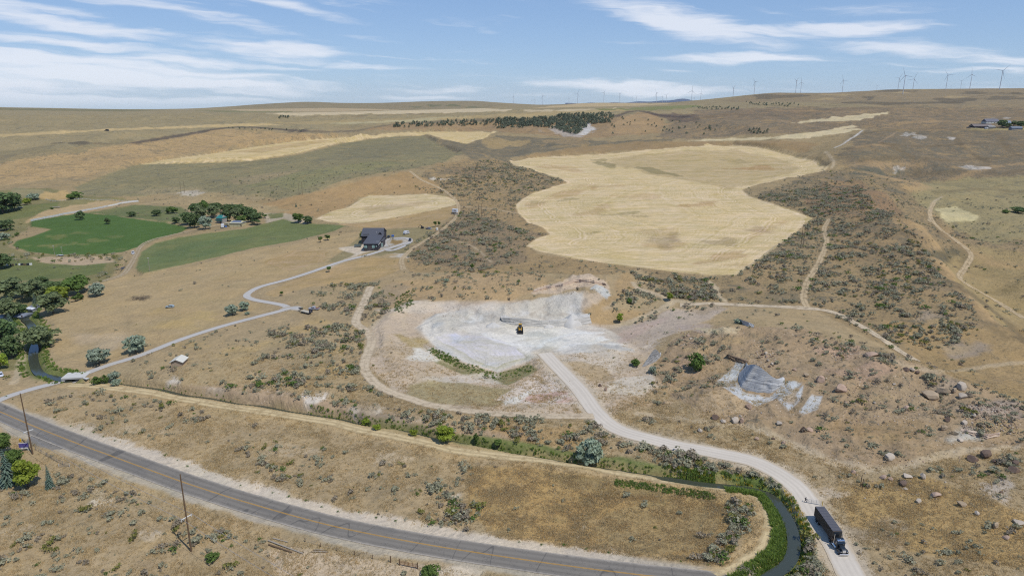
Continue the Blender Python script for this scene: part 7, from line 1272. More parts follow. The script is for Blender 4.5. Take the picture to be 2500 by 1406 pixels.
# ---- buildings
def win(parent, x, z, y, w, h, glass=None, frame=None, ax='y'):
    """window with frame, standing proud of a wall facing -Y at y"""
    f = MB().box((x, y - .03, z), (w + .16, .08, h + .16)).build('window', frame or WHITE, parent); MB().box((x, y - .085, z), (w, .05, h)).build('pane', glass or GLASS, f)
    if w > 1.0: MB().box((x, y - .12, z), (.07, .03, h)).build('mullion', frame or WHITE, f)
    return f
PANEG = mat('pale_glass', (150, 184, 178), .1, var=.1, spec=.8)
# dark house
v = at(906, 612.5); m1 = mpp(v); HX = lambda px, Y: (px - 1250) / F * (Y * math.cos(PITCH) + (H - v.z) * math.sin(PITCH))
hs = thing('dark_house', (v.x, v.y, v.z), 'big charcoal two storey house with dark roof at the end of the driveway', 'house')
M_CHAR = mat('charcoal_siding', (62, 60, 66), .8, var=.12, scale=1.0); M_CHAR2 = mat('grey_brown_stone', (86, 80, 82), .85, var=.15, scale=1.5); M_DROOF = mat('dark_shingles', (88, 90, 98), .85, var=.12, scale=2.5)
x0, x1 = HX(888.5, v.y) - v.x, HX(923.5, v.y) - v.x; wy = 24.0; hw_ = 5.2
wing = MB().box(((x0 + x1) / 2, wy / 2, hw_ / 2 - .5), (x1 - x0, wy, hw_ + 1)).build('wall', M_CHAR, hs)
MB().prism([(-.6, hw_ - .15), (-.6, hw_ + .12), (wy, hw_ + 2.3), (wy, hw_ + 2.0)], x0 - .5, x1 + .5, 'x').build('roof', M_DROOF, hs)
MB().box(((x0 + x1) / 2 + .2, -.06, hw_ / 2 - .4), ((x1 - x0) * .42, .12, hw_ - .4)).build('stone_panel', M_CHAR2, hs)
Xp = lambda px: HX(px, v.y) - v.x
for px, z, w, h in ((893.5, 3.1, 2.0, 1.9), (912, 3.1, 1.9, 2.0), (919.5, 3.4, .8, 1.0)): win(hs, Xp(px), z, 0 if px != 912 else -.12, w, h, PANEG, M_CHAR)
dr = MB().box((Xp(895), -.05, .9), (2.0, .06, 1.9)).build('door', GLASS, hs); MB().box((Xp(895) + .8, -.10, .9), (.05, .05, .3)).build('handle', CHROME, dr); MB().box((Xp(909), -.2, .6), (.9, .06, 1.1)).build('door', GLASS, hs)
yb = 24.0; X0, X1 = HX(886, v.y + yb + 6) - v.x, HX(938.5, v.y + yb + 6) - v.x; eh, rh = 6.2, 10.4
MB().prism([(yb, -1), (yb, eh), (yb + 9, rh - .3), (yb + 18, eh), (yb + 18, -1)], X0 + .4, X1 - .4, 'x').build('wall', M_CHAR, hs)
rf = MB().prism([(yb - .7, eh - .25), (yb - .7, eh), (yb + 9, rh + .15), (yb + 18.7, eh), (yb + 18.7, eh - .25), (yb + 9, rh - .12)], X0, X1, 'x').build('roof', M_DROOF, hs)
for (pa, pb, zz, dd) in ((888, 906.5, .22, 1.2), (916, 920.5, .30, 2.4)):
    xa, xb = HX(pa, v.y + yb + 2) - v.x, HX(pb, v.y + yb + 2) - v.x; MB().box(((xa + xb) / 2, yb + 1.3, eh + .75), (xb - xa, dd, .5)).build('roof_recess', GLASS, rf)
xa, xb = HX(925, v.y + yb) - v.x, HX(935.2, v.y + yb) - v.x; xm = (xa + xb) / 2
MB().prism([(xa, 0), (xa, 7.2), (xm, 9.2), (xb, 7.2), (xb, 0)], yb - 1.5, yb + 7, 'y').build('gable', M_CHAR, hs); MB().prism([(xa - .3, 7.0), (xm, 9.25), (xb + .3, 7.0), (xb + .3, 7.25), (xm, 9.55), (xa - .3, 7.25)], yb - 1.8, yb + 7, 'y').build('gable_roof', M_DROOF, hs)
MB().box((xm, yb - 1.53, 4.4), (3.2, .06, 1.2)).build('garage_door', GLASS, hs)
xa, xb = x1 + .1, HX(934, v.y + 10) - v.x; MB().box(((xa + xb) / 2, 16, 2.0), (xb - xa, 12, 5.6)).build('entry_block', M_CHAR2, hs); MB().box(((xa + xb) / 2, 16, 4.95), (xb - xa + .5, 12.6, .3)).build('entry_roof', M_DROOF, hs)
MB().box((x1 + .12, 5, 4.3), (.35, 9.5, .35)).build('white_fascia', WHITE, hs); MB().box((x1 - 1.0, -.3 + 5.2, 5.75), (2.6, .3, .3)).build('white_fascia', WHITE, hs); win(hs, (xa + xb) / 2 + .3, 2.3, 10, 1.2, 2.6, PANEG, WHITE); MB().box(((xa + xb) / 2 + .2, 9.2, .3), (2.2, 1.5, .6)).build('porch_step', CONC, hs)
MB().tube((x0 + 4.2, yb + 3, eh + 1.2), (x0 + 4.2, yb + 3, eh + 2.6), .12, n=6).build('vent_pipe', WHITE, rf)
# pump house
P0, P1, P2 = at(418.5, 899), at(445, 894), at(395.5, 888.5); rz = math.atan2((P1 - P0).y, (P1 - P0).x); gw = (P1 - P0).length; gl = abs((P2 - P0).dot(Vector((-math.sin(rz), math.cos(rz), 0)))); gl = max(gl, 4.5)
sh = thing('pump_house', (P0.x, P0.y, P0.z - .2), 'small tan block pump house with white metal roof above the canal', 'shed', rz=rz)
M_BLK = mat('tan_block', (186, 164, 138), .9, var=.12, scale=2.0); wh = 2.9
MB().prism([(0, -.5), (0, wh), (gw / 2, wh + 1.0), (gw, wh), (gw, -.5)], 0, gl, 'y').build('wall', M_BLK, sh)
for s in (0, 1):
    x_a, z_a, x_b, z_b = (-.55, wh - .16, gw / 2, wh + 1.16) if s == 0 else (gw / 2, wh + 1.16, gw + .55, wh - .16)
    MB().prism([(x_a, z_a), (x_b, z_b), (x_b, z_b + .14), (x_a, z_a + .14)], -.5, gl + .5, 'y').build('roof_sheet', mat('white_metal_roof', (222, 218, 204), .5, var=.08), sh)
FAS = mat('blue_black_fascia', (40, 48, 66), .6); MB().prism([(-.5, wh - .26), (gw / 2, wh + 1.02), (gw + .5, wh - .26), (gw + .5, wh - .08), (gw / 2, wh + 1.14), (-.5, wh - .08)], -.46, -.40, 'y').build('fascia', FAS, sh); MB().box((-.45, gl / 2, wh - .2), (.06, gl + .8, .2)).build('fascia', FAS, sh)
d_ = MB().box((-.03, gl * .78, 1.0), (.06, 1.0, 2.0)).build('door', mat('dark_door', (44, 40, 42), .7), sh); MB().box((-.08, gl * .78 - .35, 1.0), (.05, .06, .2)).build('handle', STEEL, d_)
def house(px, py, wpx, label, wc, rc, dep=9.0, hpx=12, roofpx=6, rz=0.0, name='house', cat='house', wins=3, hip=False, group=None, gable='x', frame=None):
    v = at(px, py); m = mpp(v); w = wpx * m; hh = hpx * m * 1.03; rr_ = roofpx * m * 1.05; o = thing(name, v, label, cat, group, rz)
    wm_ = mat('wall_%d_%d_%d' % wc, wc, .8, var=.08); rm = mat('roof_%d_%d_%d' % rc, rc, .7, var=.12, scale=2)
    if gable == 'x':
        MB().prism([(0, -.6), (0, hh), (dep / 2, hh + rr_ - .15), (dep, hh), (dep, -.6)], -w / 2, w / 2, 'x').build('wall', wm_, o)
        ins = w * .18 if hip else -.4
        q = MB(); e0, e1, zt = -.5, dep + .5, hh + rr_
        q.add([(-w / 2 - .4, e0, hh - .2), (w / 2 + .4, e0, hh - .2), (w / 2 + .4, e1, hh - .2), (-w / 2 - .4, e1, hh - .2), (-w / 2 + ins, dep / 2, zt), (w / 2 - ins, dep / 2, zt)], [(0, 1, 5, 4), (2, 3, 4, 5), (1, 2, 5), (3, 0, 4), (0, 3, 2, 1)])
        q.build('roof', rm, o)
    else:
        MB().prism([(-w / 2, -.6), (-w / 2, hh), (0, hh + rr_ - .15), (w / 2, hh), (w / 2, -.6)], 0, dep, 'y').build('wall', wm_, o)
        MB().prism([(-w / 2 - .4, hh - .25), (0, hh + rr_ - .1), (w / 2 + .4, hh - .25), (w / 2 + .4, hh - .05), (0, hh + rr_ + .12), (-w / 2 - .4, hh - .05)], -.4, dep + .4, 'y').build('roof', rm, o)
    for i in range(wins): win(o, -w / 2 + w * (i + .5) / wins + .01, hh * .55, -.01, min(1.3, w / wins * .45), min(1.2, hh * .35), frame=frame)
    dd = MB().box((w * .5 / max(wins, 1) - w * .02, -.04, 1.0), (.95, .06, 2.0)).build('door', mat('brown_door', (90, 74, 62), .7), o); MB().box((w * .5 / max(wins, 1) + .3, -.09, 1.0), (.06, .06, .1)).build('handle', STEEL, dd); return o
house(72, 762, 24, 'small white house with grey roof among the left trees', (222, 226, 230), (126, 130, 140), 11, 8, 5, -.35, wins=2, name='white_house'); house(45, 778, 24, 'low carport with blue grey roof left of the white house', (150, 156, 166), (132, 140, 156), 7, 5, 3, -.2, name='carport', cat='carport', wins=1); house(2, 785, 12, 'white shed at the left edge by the canal trees', (224, 226, 230), (150, 154, 160), 6, 10, 3, 0, name='white_shed', cat='shed', wins=1)
tf_ = house(536, 545, 16, 'two storey farmhouse with teal hip roof in the grove', (176, 172, 168), (46, 128, 124), 7, 12, 6, -.2, hip=True, name='farmhouse', wins=3); w_ = 16 * mpp(at(536, 545)); MB().box((0, -.7, 2.5), (w_ + .6, 1.6, .3)).build('balcony', mat('teal_trim', (52, 120, 120), .6), tf_); MB().box((0, -1.5, 3.05), (w_ + .6, .06, .8)).build('balcony_rail', mat('teal_trim', (52, 120, 120), .6), tf_)
bn = house(575, 554, 30, 'wide tan metal barn with blue grey roof below the grove', (206, 198, 158), (116, 126, 144), 10, 9, 4, -.08, name='barn', cat='barn', wins=0, hip=True)
for i in range(4): MB().box((-5.5 + i * 3.7, -.03, 1.6), (.12, .06, 3.2)).build('siding_trim', mat('tan_trim', (178, 168, 128), .7), bn)
GF = 'hilltop ranch buildings'
house(2400, 314, 46, 'long low dark ranch house on the far right hilltop', (62, 58, 62), (122, 112, 108), 14, 5, 5, 0, name='ranch_house', wins=6, group=GF); house(2424, 301.5, 36, 'grey roofed house with a white gable end behind the ranch house', (214, 216, 208), (112, 112, 122), 12, 4, 6, .15, name='white_gabled_house', wins=4, group=GF); house(2422, 315, 17, 'grey round ended shed in front of the ranch house', (128, 126, 122), (170, 170, 168), 8, 5, 2, .1, name='metal_shed', cat='shed', wins=0, group=GF); house(2483, 317, 26, 'low blue grey outbuilding at the far right of the hilltop', (130, 138, 148), (116, 126, 138), 8, 4, 3.5, 0, name='outbuilding', cat='shed', wins=1, group=GF); house(2462, 309, 12, 'blue grey house half hidden in the hilltop trees', (76, 92, 116), (128, 142, 160), 9, 8, 5, 0, name='blue_house', wins=2, group=GF)
car(2364, 313, 1.4, 'dark vehicle at the left end of the hilltop ranch', (80, 84, 92), 6, 2.2, 2.2, group=GF); trailer(2408, 315.5, 1.57, 'white rounded trailer in front of the long ranch house', 5.5, 2.4, 3.0, (222, 224, 226), rnd_=True, group=GF)

# concrete bridge over the canal
a, b = at(163.4, 928.5), at(211.6, 915.5); bl = (b - a).length + 1; zb = max(a.z, b.z) + .25; br = thing('concrete_bridge', ((a.x + b.x) / 2, (a.y + b.y) / 2, zb), 'pale concrete slab bridge carrying the driveway over the canal', 'bridge', rz=math.atan2(b.y - a.y, b.x - a.x))
for i in range(4): MB().box((0, -2.4 + 1.6 * i, 0), (bl, 1.52, .3)).build('deck_beam', CONC, br, .03)
for s in (-1, 1): MB().box((0, s * 3.06, -.25), (bl, .12, .7)).build('edge_beam', CONC, br); MB().box((s * (bl / 2 - .6), 0, -.8), (1.2, 6.0, 1.3)).build('abutment', CONC, br)
MB().box((bl / 2 + .6, -3.6, -.3), (2.4, 1.4, .3), rz=-.6).build('wing_wall', CONC, br)

# ---- poles and wires
WIRE = mat('aluminium_wire', (206, 206, 208), .4, .6, var=.02)
def wire(a, b, r, sag, parent=None, n=14):
    q = MB(); P = [a.lerp(b, i / n) - Vector((0, 0, sag * 4 * (i / n) * (1 - i / n))) for i in range(n + 1)]
    for u, w in zip(P[:-1], P[1:]): q.tube(u, w, r, n=4, cap=False)
    return q.build('power_line', WIRE, parent)
pa_, pb_ = at(80, 1108), at(467, 1345); dirn = (pb_ - pa_); dirn.z = 0; dirn.normalize(); perp = Vector((-dirn.y, dirn.x, 0)); ARM = []
for (v, ptop, parm, lab) in ((pa_, 960, 1052, 'tall wooden utility pole beside the blue sign at the side road'), (pb_, 1157, 1262, 'tall wooden utility pole standing alone below the paved road')):
    h = z_at_py(v, ptop); ha = z_at_py(v, parm); o = thing('utility_pole', v, lab, 'pole', 'wooden utility poles along the paved road'); MB().tube((0, 0, -.5), (0, 0, h), .25, .15, 10).build('pole', WOOD, o)
    arm = MB().tube(perp * -1.5 + Vector((0, 0, ha)), perp * 1.5 + Vector((0, 0, ha)), .13, n=6).build('crossarm', WHITE, o)
    for s in (-1.4, 1.4): q0 = perp * s + Vector((0, 0, ha)); MB().tube(q0, q0 + Vector((0, 0, .35)), .07, n=6).tube(q0 - Vector((0, 0, .5)), q0, .09, n=6).build('insulator', WHITE, arm)
    MB().tube(Vector((0, 0, h - .3)), Vector((0, 0, h + .2)), .05, n=5).build('top_pin', STEEL, o)
    h3 = z_at_py(v, parm - 50) ; MB().tube(Vector((0, 0, h3)), perp * 1.1 + Vector((0, 0, h3 + .15)), .05, n=5).build('side_arm', STEEL, o); ARM.append((v, h, ha))
nxt = pb_ + (pb_ - pa_) * 1.02; prv = pa_ - (pb_ - pa_) * 1.0; nxt.z = pb_.z - 1; prv.z = 2
for k, s in enumerate((-1.4, 1.4)):
    A = [prv + perp * s + Vector((0, 0, ARM[0][2] + .35)), pa_ + perp * s + Vector((0, 0, ARM[0][2] + .35)), pb_ + perp * s + Vector((0, 0, ARM[1][2] + .35)), nxt + perp * s + Vector((0, 0, ARM[1][2] + .35))]
    q = MB()
    for u, w in zip(A[:-1], A[1:]):
        n = 14; P = [u.lerp(w, i / n) - Vector((0, 0, 1.6 * 4 * (i / n) * (1 - i / n))) for i in range(n + 1)]
        for x, y in zip(P[:-1], P[1:]): q.tube(x, y, .036, n=4, cap=False)
    tag(q.build('power_line', WIRE), 'pale power line on the %s end of the pole crossarms' % ('road side' if s > 0 else 'field side'), 'cable', 'power lines between the near poles')
for (bx1, by1, t1, bx2, by2, t2, lab) in ((442.5, 473, 443, 451, 472, 441, 'pair of far poles standing on a pale bare patch of the grey field'), (730.5, 477, 447, 738.5, 476, 445, 'pair of far poles at the edge of the brown slope'), (1168.5, 531, 499, 1176, 533, 497, 'pair of far poles among sagebrush right of the white box trailer'), (1955, 604, 552, 1961, 601, 549, 'pair of poles by the corner of the big stubble field')):
    v1, v2 = at(bx1, by1), at(bx2, by2); o = thing('power_pole_pair', v1, lab, 'poles', 'far twin pole structures'); r = max(.16, .32 * mpp(v1)); h1, h2 = z_at_py(v1, t1), z_at_py(v2, t2); d = v2 - v1
    MB().tube((0, 0, -.4), (0, 0, h1), r, r * .7, 7).build('pole', WOOD, o); MB().tube(d - Vector((0, 0, .4)), d + Vector((0, 0, h2)), r, r * .7, 7).build('pole', WOOD, o); e = d.normalized() * 1.6; e.z = 0; MB().tube(Vector((0, 0, h1 * .9)) - e, Vector((d.x, d.y, h1 * .9)) + e, r * .5, n=5).build('crossarm', WOOD2, o)
v1, v2 = at(2100.8, 1187), at(2104.3, 1196); o = thing('twin_posts', v1, 'two slim dark posts standing close together beside the mound', 'posts'); MB().tube((0, 0, -.3), (0, 0, z_at_py(v1, 1158)), .13, .1, 7).build('post', WOOD, o); MB().tube(v2 - v1 - Vector((0, 0, .3)), v2 - v1 + Vector((0, 0, z_at_py(v2, 1168))), .13, .1, 7).build('post', WOOD, o)
for (px, py, tp, lab) in ((133.5, 622, 600, 'slim pole with a white top at the lower edge of the green field'), (152, 620, 604, 'shorter slim pole right of the white topped one'), (366, 663, 630, 'slim leaning pole at the lower corner of the pasture')):
    v = at(px, py); h = z_at_py(v, tp); o = thing('farm_pole', v, lab, 'pole', 'slim farm poles by the fields'); MB().tube((0, 0, -.3), (0, 0, h), .16, .12, 7).build('pole', WOOD2, o); MB().box((0, 0, h), (.9, .15, .3)).build('pole_top', WHITE, o)

# ---- sign, fences, gate and odds and ends
a, b = at(53.2, 1102), at(69, 1099); sw = (b - a).length; sg = thing('road_sign', a, 'purple blue sign on two white posts by the side road', 'sign', rz=math.atan2((b - a).y, (b - a).x))
for x in (0, sw): MB().box((x, 0, .9), (.16, .16, 2.4)).build('post', WHITE, sg)
bd = MB().box((sw / 2, -.12, 2.35), (sw + .9, .14, 1.5)).build('board', mat('purple_blue_sign', (96, 88, 156), .5, var=.25, scale=1.2), sg); MB().box((sw / 2, -.12, 3.14), (sw + .9, .16, .08)).build('board_edge', WHITE, bd); MB().box((sw / 2, -.12, 1.3), (sw, .1, .5)).build('lower_board', WHITE, sg)
v = at(50, 1077.5); o = MB().tube((0, 0, 0), (0, 0, .75), .2, n=10).tube((0, 0, .75), (0, 0, .95), .22, .08, 10).tube((-.3, 0, .55), (.3, 0, .55), .1, n=8).build('fire_hydrant', mat('yellow_hydrant', (222, 176, 40), .5)); o.scale = (1.3,) * 3; o.location = v; tag(o, 'yellow hydrant at the corner of the side road', 'hydrant')
def fence(pts, label, name, mpost, mrail, h, rails, spacing, pr=.08, rr=.04, panel=False, cat='fence', group=None):
    P = [at(*p) for p in pts]; o = thing(name, P[0], label, cat, group); W_ = np.array([(p.x, p.y, p.z) for p in P]); W_ = resample(W_, spacing); W_[:, 2] = hz(W_[:, 0], W_[:, 1])
    Q = [Vector(w) - P[0] for w in W_]
    for p in Q[:298]: MB().box(p + Vector((0, 0, h / 2 - .1)), (pr * 2, pr * 2, h + .25)).build('post', mpost, o)
    for p, q in zip(Q[:-1], Q[1:]):
        for z in rails: u = p + Vector((0, 0, z)); w = q + Vector((0, 0, z)); MB().tube(u, w, rr, n=4).build('rail', mrail, o)
    return o
fence([(76, 541), (120, 532), (196, 518), (260, 506), (338, 493)], 'long white rail fence along the top of the green field', 'white_fence', WHITE, WHITE, 1.8, (.3, .65, 1.0, 1.35, 1.7), 3.2, .16, .20)
fence([(112, 488), (140, 492), (161, 490)], 'short white rail fence below the tan paddock', 'white_fence', WHITE, WHITE, 1.3, (.6, 1.2), 3.4, .12, .10, group='thin white fences'); fence([(182, 488), (215, 488), (225, 490), (270, 489), (338, 493)], 'thin white rail fence behind the dry paddock', 'white_fence', WHITE, WHITE, 1.3, (.6, 1.2), 4.0, .12, .07, group='thin white fences')
fence([(88, 1099), (120, 1117), (150, 1133), (170, 1139)], 'wire fence round the dirt yard right of the sign', 'wire_fence', WOOD2, STEEL, 1.4, (.5, .9, 1.35), 3.0, .05, .02); fence([(170, 1139), (160, 1143), (144, 1140)], 'pale pipe gate at the corner of the dirt yard', 'pipe_gate', WHITE, STEEL, 1.2, (.3, .7, 1.15), 3.0, .06, .035, cat='gate')
fence([(745, 1322), (800, 1340), (880, 1358), (954, 1372)], 'post and wire fence in the brush below the paved road', 'wire_fence', WOOD, STEEL, 1.3, (.5, .9, 1.2), 4.5, .07, .012)
for (px, py, lab) in ((954, 1372, 'dark post at the left of the rusty gate'), (975.5, 1379, 'thick dark hinge post of the rusty gate'), (1019.6, 1388, 'thick dark latch post of the rusty gate')):
    v = at(px, py); o = MB().tube((0, 0, -.3), (0, 0, 1.9), .16, .14, 8).tube((0, 0, 1.9), (0, 0, 1.95), .14, .08, 8).build('gate_post', WOOD); o.location = v; tag(o, lab, 'post', 'wooden posts of the rusty gate')
ga, gb = at(977, 1379.3), at(1018, 1387.7); GLn = (gb - ga).length; gt = thing('rusty_gate', ga, 'long rusty tubular gate at the bottom edge below the road', 'gate', rz=math.atan2(gb.y - ga.y, gb.x - ga.x))
for z in (.35, .6, .85, 1.1, 1.35): MB().tube((0, 0, z), (GLn, 0, z + (gb.z - ga.z)), .035, n=6).build('gate_rail', RUST, gt)
for x in (0, GLn * .25, GLn * .5, GLn * .75, GLn): MB().tube((x, 0, .3), (x, 0, 1.4), .04, n=6).build('gate_upright', RUST, gt)
for (p, q, r, m, lab) in (((666.5, 1314), (704, 1324), .16, WOOD2, 'shortest grey log, uppermost of the three lying by the yard'), ((655, 1320), (740, 1352), .22, WOOD2, 'longest pale log in the middle of the three lying by the yard'), ((656, 1330), (712.5, 1349), .24, WOOD, 'brown log, lowest of the three lying by the yard')):
    a, b = at(*p), at(*q); o = MB().tube((0, 0, r), b - a + Vector((0, 0, r)), r, r * .8, 9).build('log', m); o.location = a; tag(o, lab, 'log', 'logs lying by the pale yard')
a, b = at(760, 1343), at(803, 1346); o = thing('plank_pile', a, 'loose pile of grey planks right of the logs', 'planks', rz=math.atan2((b - a).y, (b - a).x))
for i in range(6): MB().box(((b - a).length * (.45 + .1 * rnd.random()), -.5 + .22 * i, .08 + .05 * (i % 2)), ((b - a).length * rnd.uniform(.6, .95), .2, .06), rz=rnd.uniform(-.08, .08)).build('plank', WOOD2 if i % 3 else WOOD, o)
v = at(1817, 1394); q = MB()
for _ in range(90): c = Vector((rnd.gauss(0, 1.0), rnd.gauss(0, .9), abs(rnd.gauss(.3, .35)))); d = Vector((rnd.gauss(0, 1), rnd.gauss(0, 1), rnd.gauss(0, .35))).normalized() * rnd.uniform(.5, 1.3); q.tube(c - d, c + d, .035, .02, 4)
o = q.build('brush_pile', mat('dead_branches', (190, 172, 158), .9, var=.2)); o.location = v; tag(o, 'heap of pale dead branches at the tip of the canal loop', 'brush pile', kind='stuff')
v = at(345, 730); q = MB()
for _ in range(110): c = Vector((rnd.gauss(0, 3.4), rnd.gauss(0, 1.8), abs(rnd.gauss(.3, .5)))); d = Vector((rnd.gauss(0, 1), rnd.gauss(0, 1), rnd.gauss(0, .3))).normalized() * rnd.uniform(.6, 1.6); q.tube(c - d, c + d, .06, .03, 4)
o = q.build('brush_pile', mat('dark_dead_branches', (120, 106, 88), .9, var=.2)); o.location = v; tag(o, 'low dark brush heap in the middle of the dry meadow', 'brush pile', kind='stuff')
v = at(44, 648); sc = thing('scrap_pile', v, 'row of junk crates and scrap beside the lower pasture', 'scrap', rz=.1)
for i in range(9): MB().box((-7 + i * 1.9 + rnd.uniform(-.3, .3), rnd.uniform(-1, 1), .6), (rnd.uniform(.8, 1.8), rnd.uniform(.8, 1.6), rnd.uniform(.8, 1.6)), rz=rnd.uniform(0, 1)).build('crate', (WHITE, DARKM, WOOD, DARKM)[i % 4], sc)
v = at(135, 507); o = MB().box((0, 0, .5), (9, 3, .3)).box((0, -1.5, .9), (9, .1, .12)).box((0, 1.5, .9), (9, .1, .12)).build('footbridge', WOOD2); o.location = v; tag(o, 'small grey plank bridge by the upper pasture stream', 'bridge')

# ---- striated rock faces and quarry cuts
def rockm(name, c1, c2, fr, crack=.0):
    m = bpy.data.materials.new(name); m.use_nodes = True; nt = m.node_tree; g = NG(nt); b = nt.nodes['Principled BSDF']; b.inputs['Roughness'].default_value = .9; b.inputs['Specular IOR Level'].default_value = .1
    geo = nt.nodes.new('ShaderNodeNewGeometry'); x, y, z = g.sep(geo.outputs['Position']); wz = g.m('ADD', g.m('ADD', z, g.m('MULTIPLY', x, .10)), g.m('MULTIPLY', g.noise(geo.outputs['Position'], .25, 3), 1.2))
    n = g.noise(None, fr, 5, .75, dim='1D', w=wz); col = g.mix(g.mr(n, .36, .62), tuple(float(q) for q in C(*c1)) + (1,), tuple(float(q) for q in C(*c2)) + (1,))
    st = g.noise(g.xyz(g.m('MULTIPLY', x, 1.3), g.m('MULTIPLY', y, 1.3), g.m('MULTIPLY', z, .08)), 1.0, 3, .6); col = g.mix(g.m('MULTIPLY', g.mr(st, .58, .72), crack), col, (.11, .105, .11, 1))
    nt.links.new(col, b.inputs['Base Color']); q = nt.nodes.new('ShaderNodeBump'); q.inputs['Strength'].default_value = .6; q.inputs['Distance'].default_value = .4; nt.links.new(n, q.inputs['Height']); nt.links.new(q.outputs[0], b.inputs['Normal']); return m
def cliff(base, top, label, m, lean=.8, back=5.0, seed=1, rows=9, rough=.25, name='rock_face'):
    n = 40; bp_ = resample(np.array(base, float), 1e9) if False else None
    def rs(p): p = np.array(p, float); s = np.concatenate([[0], np.cumsum(np.hypot(*np.diff(p, axis=0).T))]); t = np.linspace(0, s[-1], n); return np.stack([np.interp(t, s, p[:, 0]), np.interp(t, s, p[:, 1])], 1)
    Bp, Tp = rs(base), rs(top); o_ = at(*base[len(base) // 2]); V = []; r = np.random.default_rng(seed)
    for i in range(n):
        a = at(*Bp[i]); th, s, cy = ray(*Tp[i]); Dh = math.hypot(a.x, a.y) + lean; zt = max(H + s * Dh, a.z + .15); t3 = Vector((Dh * math.sin(th), Dh * math.cos(th), zt)); col_ = []
        for k in range(rows):
            f = k / (rows - 1); p = a.lerp(t3, f); j = (fbm(np.array([i * .3]), np.array([k * 1.7]), seed, 3)[0] - .5) * rough * 4 * math.sin(math.pi * min(f + .12, 1)); rad = Vector((math.sin(th), math.cos(th), 0)); col_.append(p + rad * j - Vector((0, 0, .5 if k == 0 else 0)))
        dn = Vector((math.sin(th), math.cos(th), 0)); c1 = t3 + dn * back * .35 + Vector((0, 0, .1)); c2 = t3 + dn * back; c2.z = float(hz(c2.x, c2.y)) - .5; c1.z = max(min(c1.z, (t3.z + c2.z) / 2 + .5), float(hz(c1.x, c1.y)) - .3); col_ += [c1, c2]; V += [p - o_ for p in col_]
    R_ = rows + 2; F_ = [(i * R_ + k, (i + 1) * R_ + k, (i + 1) * R_ + k + 1, i * R_ + k + 1) for i in range(n - 1) for k in range(R_ - 1)]
    q = MB(); q.add(V, F_); o = q.build(name, m, smooth=False); o.location = o_; tag(o, label, 'rock face'); return o
M_STR = rockm('striated_grey_rock', (180, 181, 182), (210, 210, 208), 1.6, .45); M_CUT = rockm('pale_quarry_rock', (202, 197, 187), (218, 213, 203), .8, .4); M_PINKCUT = rockm('pink_ledge_rock', (190, 164, 142), (214, 194, 172), 1.0, .6)
cliff([(1803, 912), (1800, 930), (1808, 946), (1824, 954), (1850, 958), (1882, 960), (1900, 950), (1915, 938)], [(1820, 894), (1830, 890), (1842, 889), (1852, 893), (1868, 905), (1886, 920), (1900, 926), (1916, 931)], 'curved pale grey rock face with dark horizontal bands on the mound', M_STR, 1.2, 6, 3)
cliff([(1566, 896), (1576, 894), (1590, 888), (1602, 882), (1612, 872)], [(1594, 856), (1600, 852), (1606, 856), (1610, 862), (1614, 868)], 'small striated rock face at the left end of the mound', M_STR, 1.0, 6, 4)
cliff([(1806, 788), (1814, 792), (1828, 798), (1840, 800)], [(1800, 778), (1810, 780), (1826, 786), (1842, 793)], 'dark banded rock face behind the mound crest', M_STR, .6, 3, 5)
cliff([(1778, 876), (1790, 882), (1805, 886), (1822, 890)], [(1774, 864), (1790, 870), (1808, 876), (1828, 882)], 'low dark earth cut above the curved rock face', rockm('brown_earth_cut', (118, 100, 84), (160, 138, 112), 1.2, .5), .4, 3, 6)
cliff([(1228, 786), (1250, 793), (1285, 797), (1330, 799), (1375, 797), (1410, 794), (1445, 790)], [(1222, 776), (1248, 776), (1285, 777), (1318, 783), (1345, 783), (1400, 780), (1440, 772)], 'low vertical pale quarry wall behind the wheel loader', M_CUT, .5, 6, 7, rough=.18)
cliff([(1300, 714), (1330, 706), (1370, 700), (1400, 690), (1440, 690), (1480, 697)], [(1302, 711), (1332, 700), (1370, 694), (1400, 682), (1440, 683), (1478, 692)], 'broken pinkish rock ledge above the white pit', M_PINKCUT, .6, 4, 9, rough=.3)
cliff([(2345, 1052), (2375, 1064), (2410, 1072), (2440, 1066)], [(2345, 1048), (2375, 1055), (2410, 1060), (2442, 1058)], 'low pink and white rock ledge above the white scree', M_PINKCUT, .6, 3, 10, rough=.4)
def heap(px, py, wpx, hpx, label, m, seed):
    v = at(px, py); k = mpp(v); w = wpx * k / 2; h = hpx * k; V = [(0, 0, h)]; Fc = []; n = 28; rows = 7
    for j in range(1, rows + 1):
        for i in range(n): a_ = 6.283 * i / n; f = j / rows; rr_ = w * f * (1 + .18 * math.sin(3 * a_ + seed) + .08 * math.sin(7 * a_)); V.append((rr_ * math.cos(a_), rr_ * math.sin(a_), h * (1 - f) ** 1.1 - 1.6 * (f > .95) + rnd.uniform(-.08, .08)))
    for i in range(n):
        Fc.append((0, 1 + i, 1 + (i + 1) % n))
        for j in range(rows - 1): b0 = 1 + j * n; Fc.append((b0 + i, b0 + n + i, b0 + n + (i + 1) % n, b0 + (i + 1) % n))
    o = MB().add(V, Fc).build('spoil_heap', m, smooth=True); o.location = v; tag(o, label, 'spoil heap', 'heaps of quarried rock in the pit')
M_SPOIL = mat('pale_spoil', (206, 202, 194), .95, var=.12, scale=.6, bump=.6); heap(1396, 786, 58, 22, 'pale cone of spoil at the right of the pit wall', M_SPOIL, 1); heap(1340, 797, 30, 8, 'low pale spoil heap right behind the wheel loader', M_SPOIL, 2); heap(1205, 795, 40, 9, 'low pale spoil heap left of the wheel loader', M_SPOIL, 3)
v = at(2110, 1150)

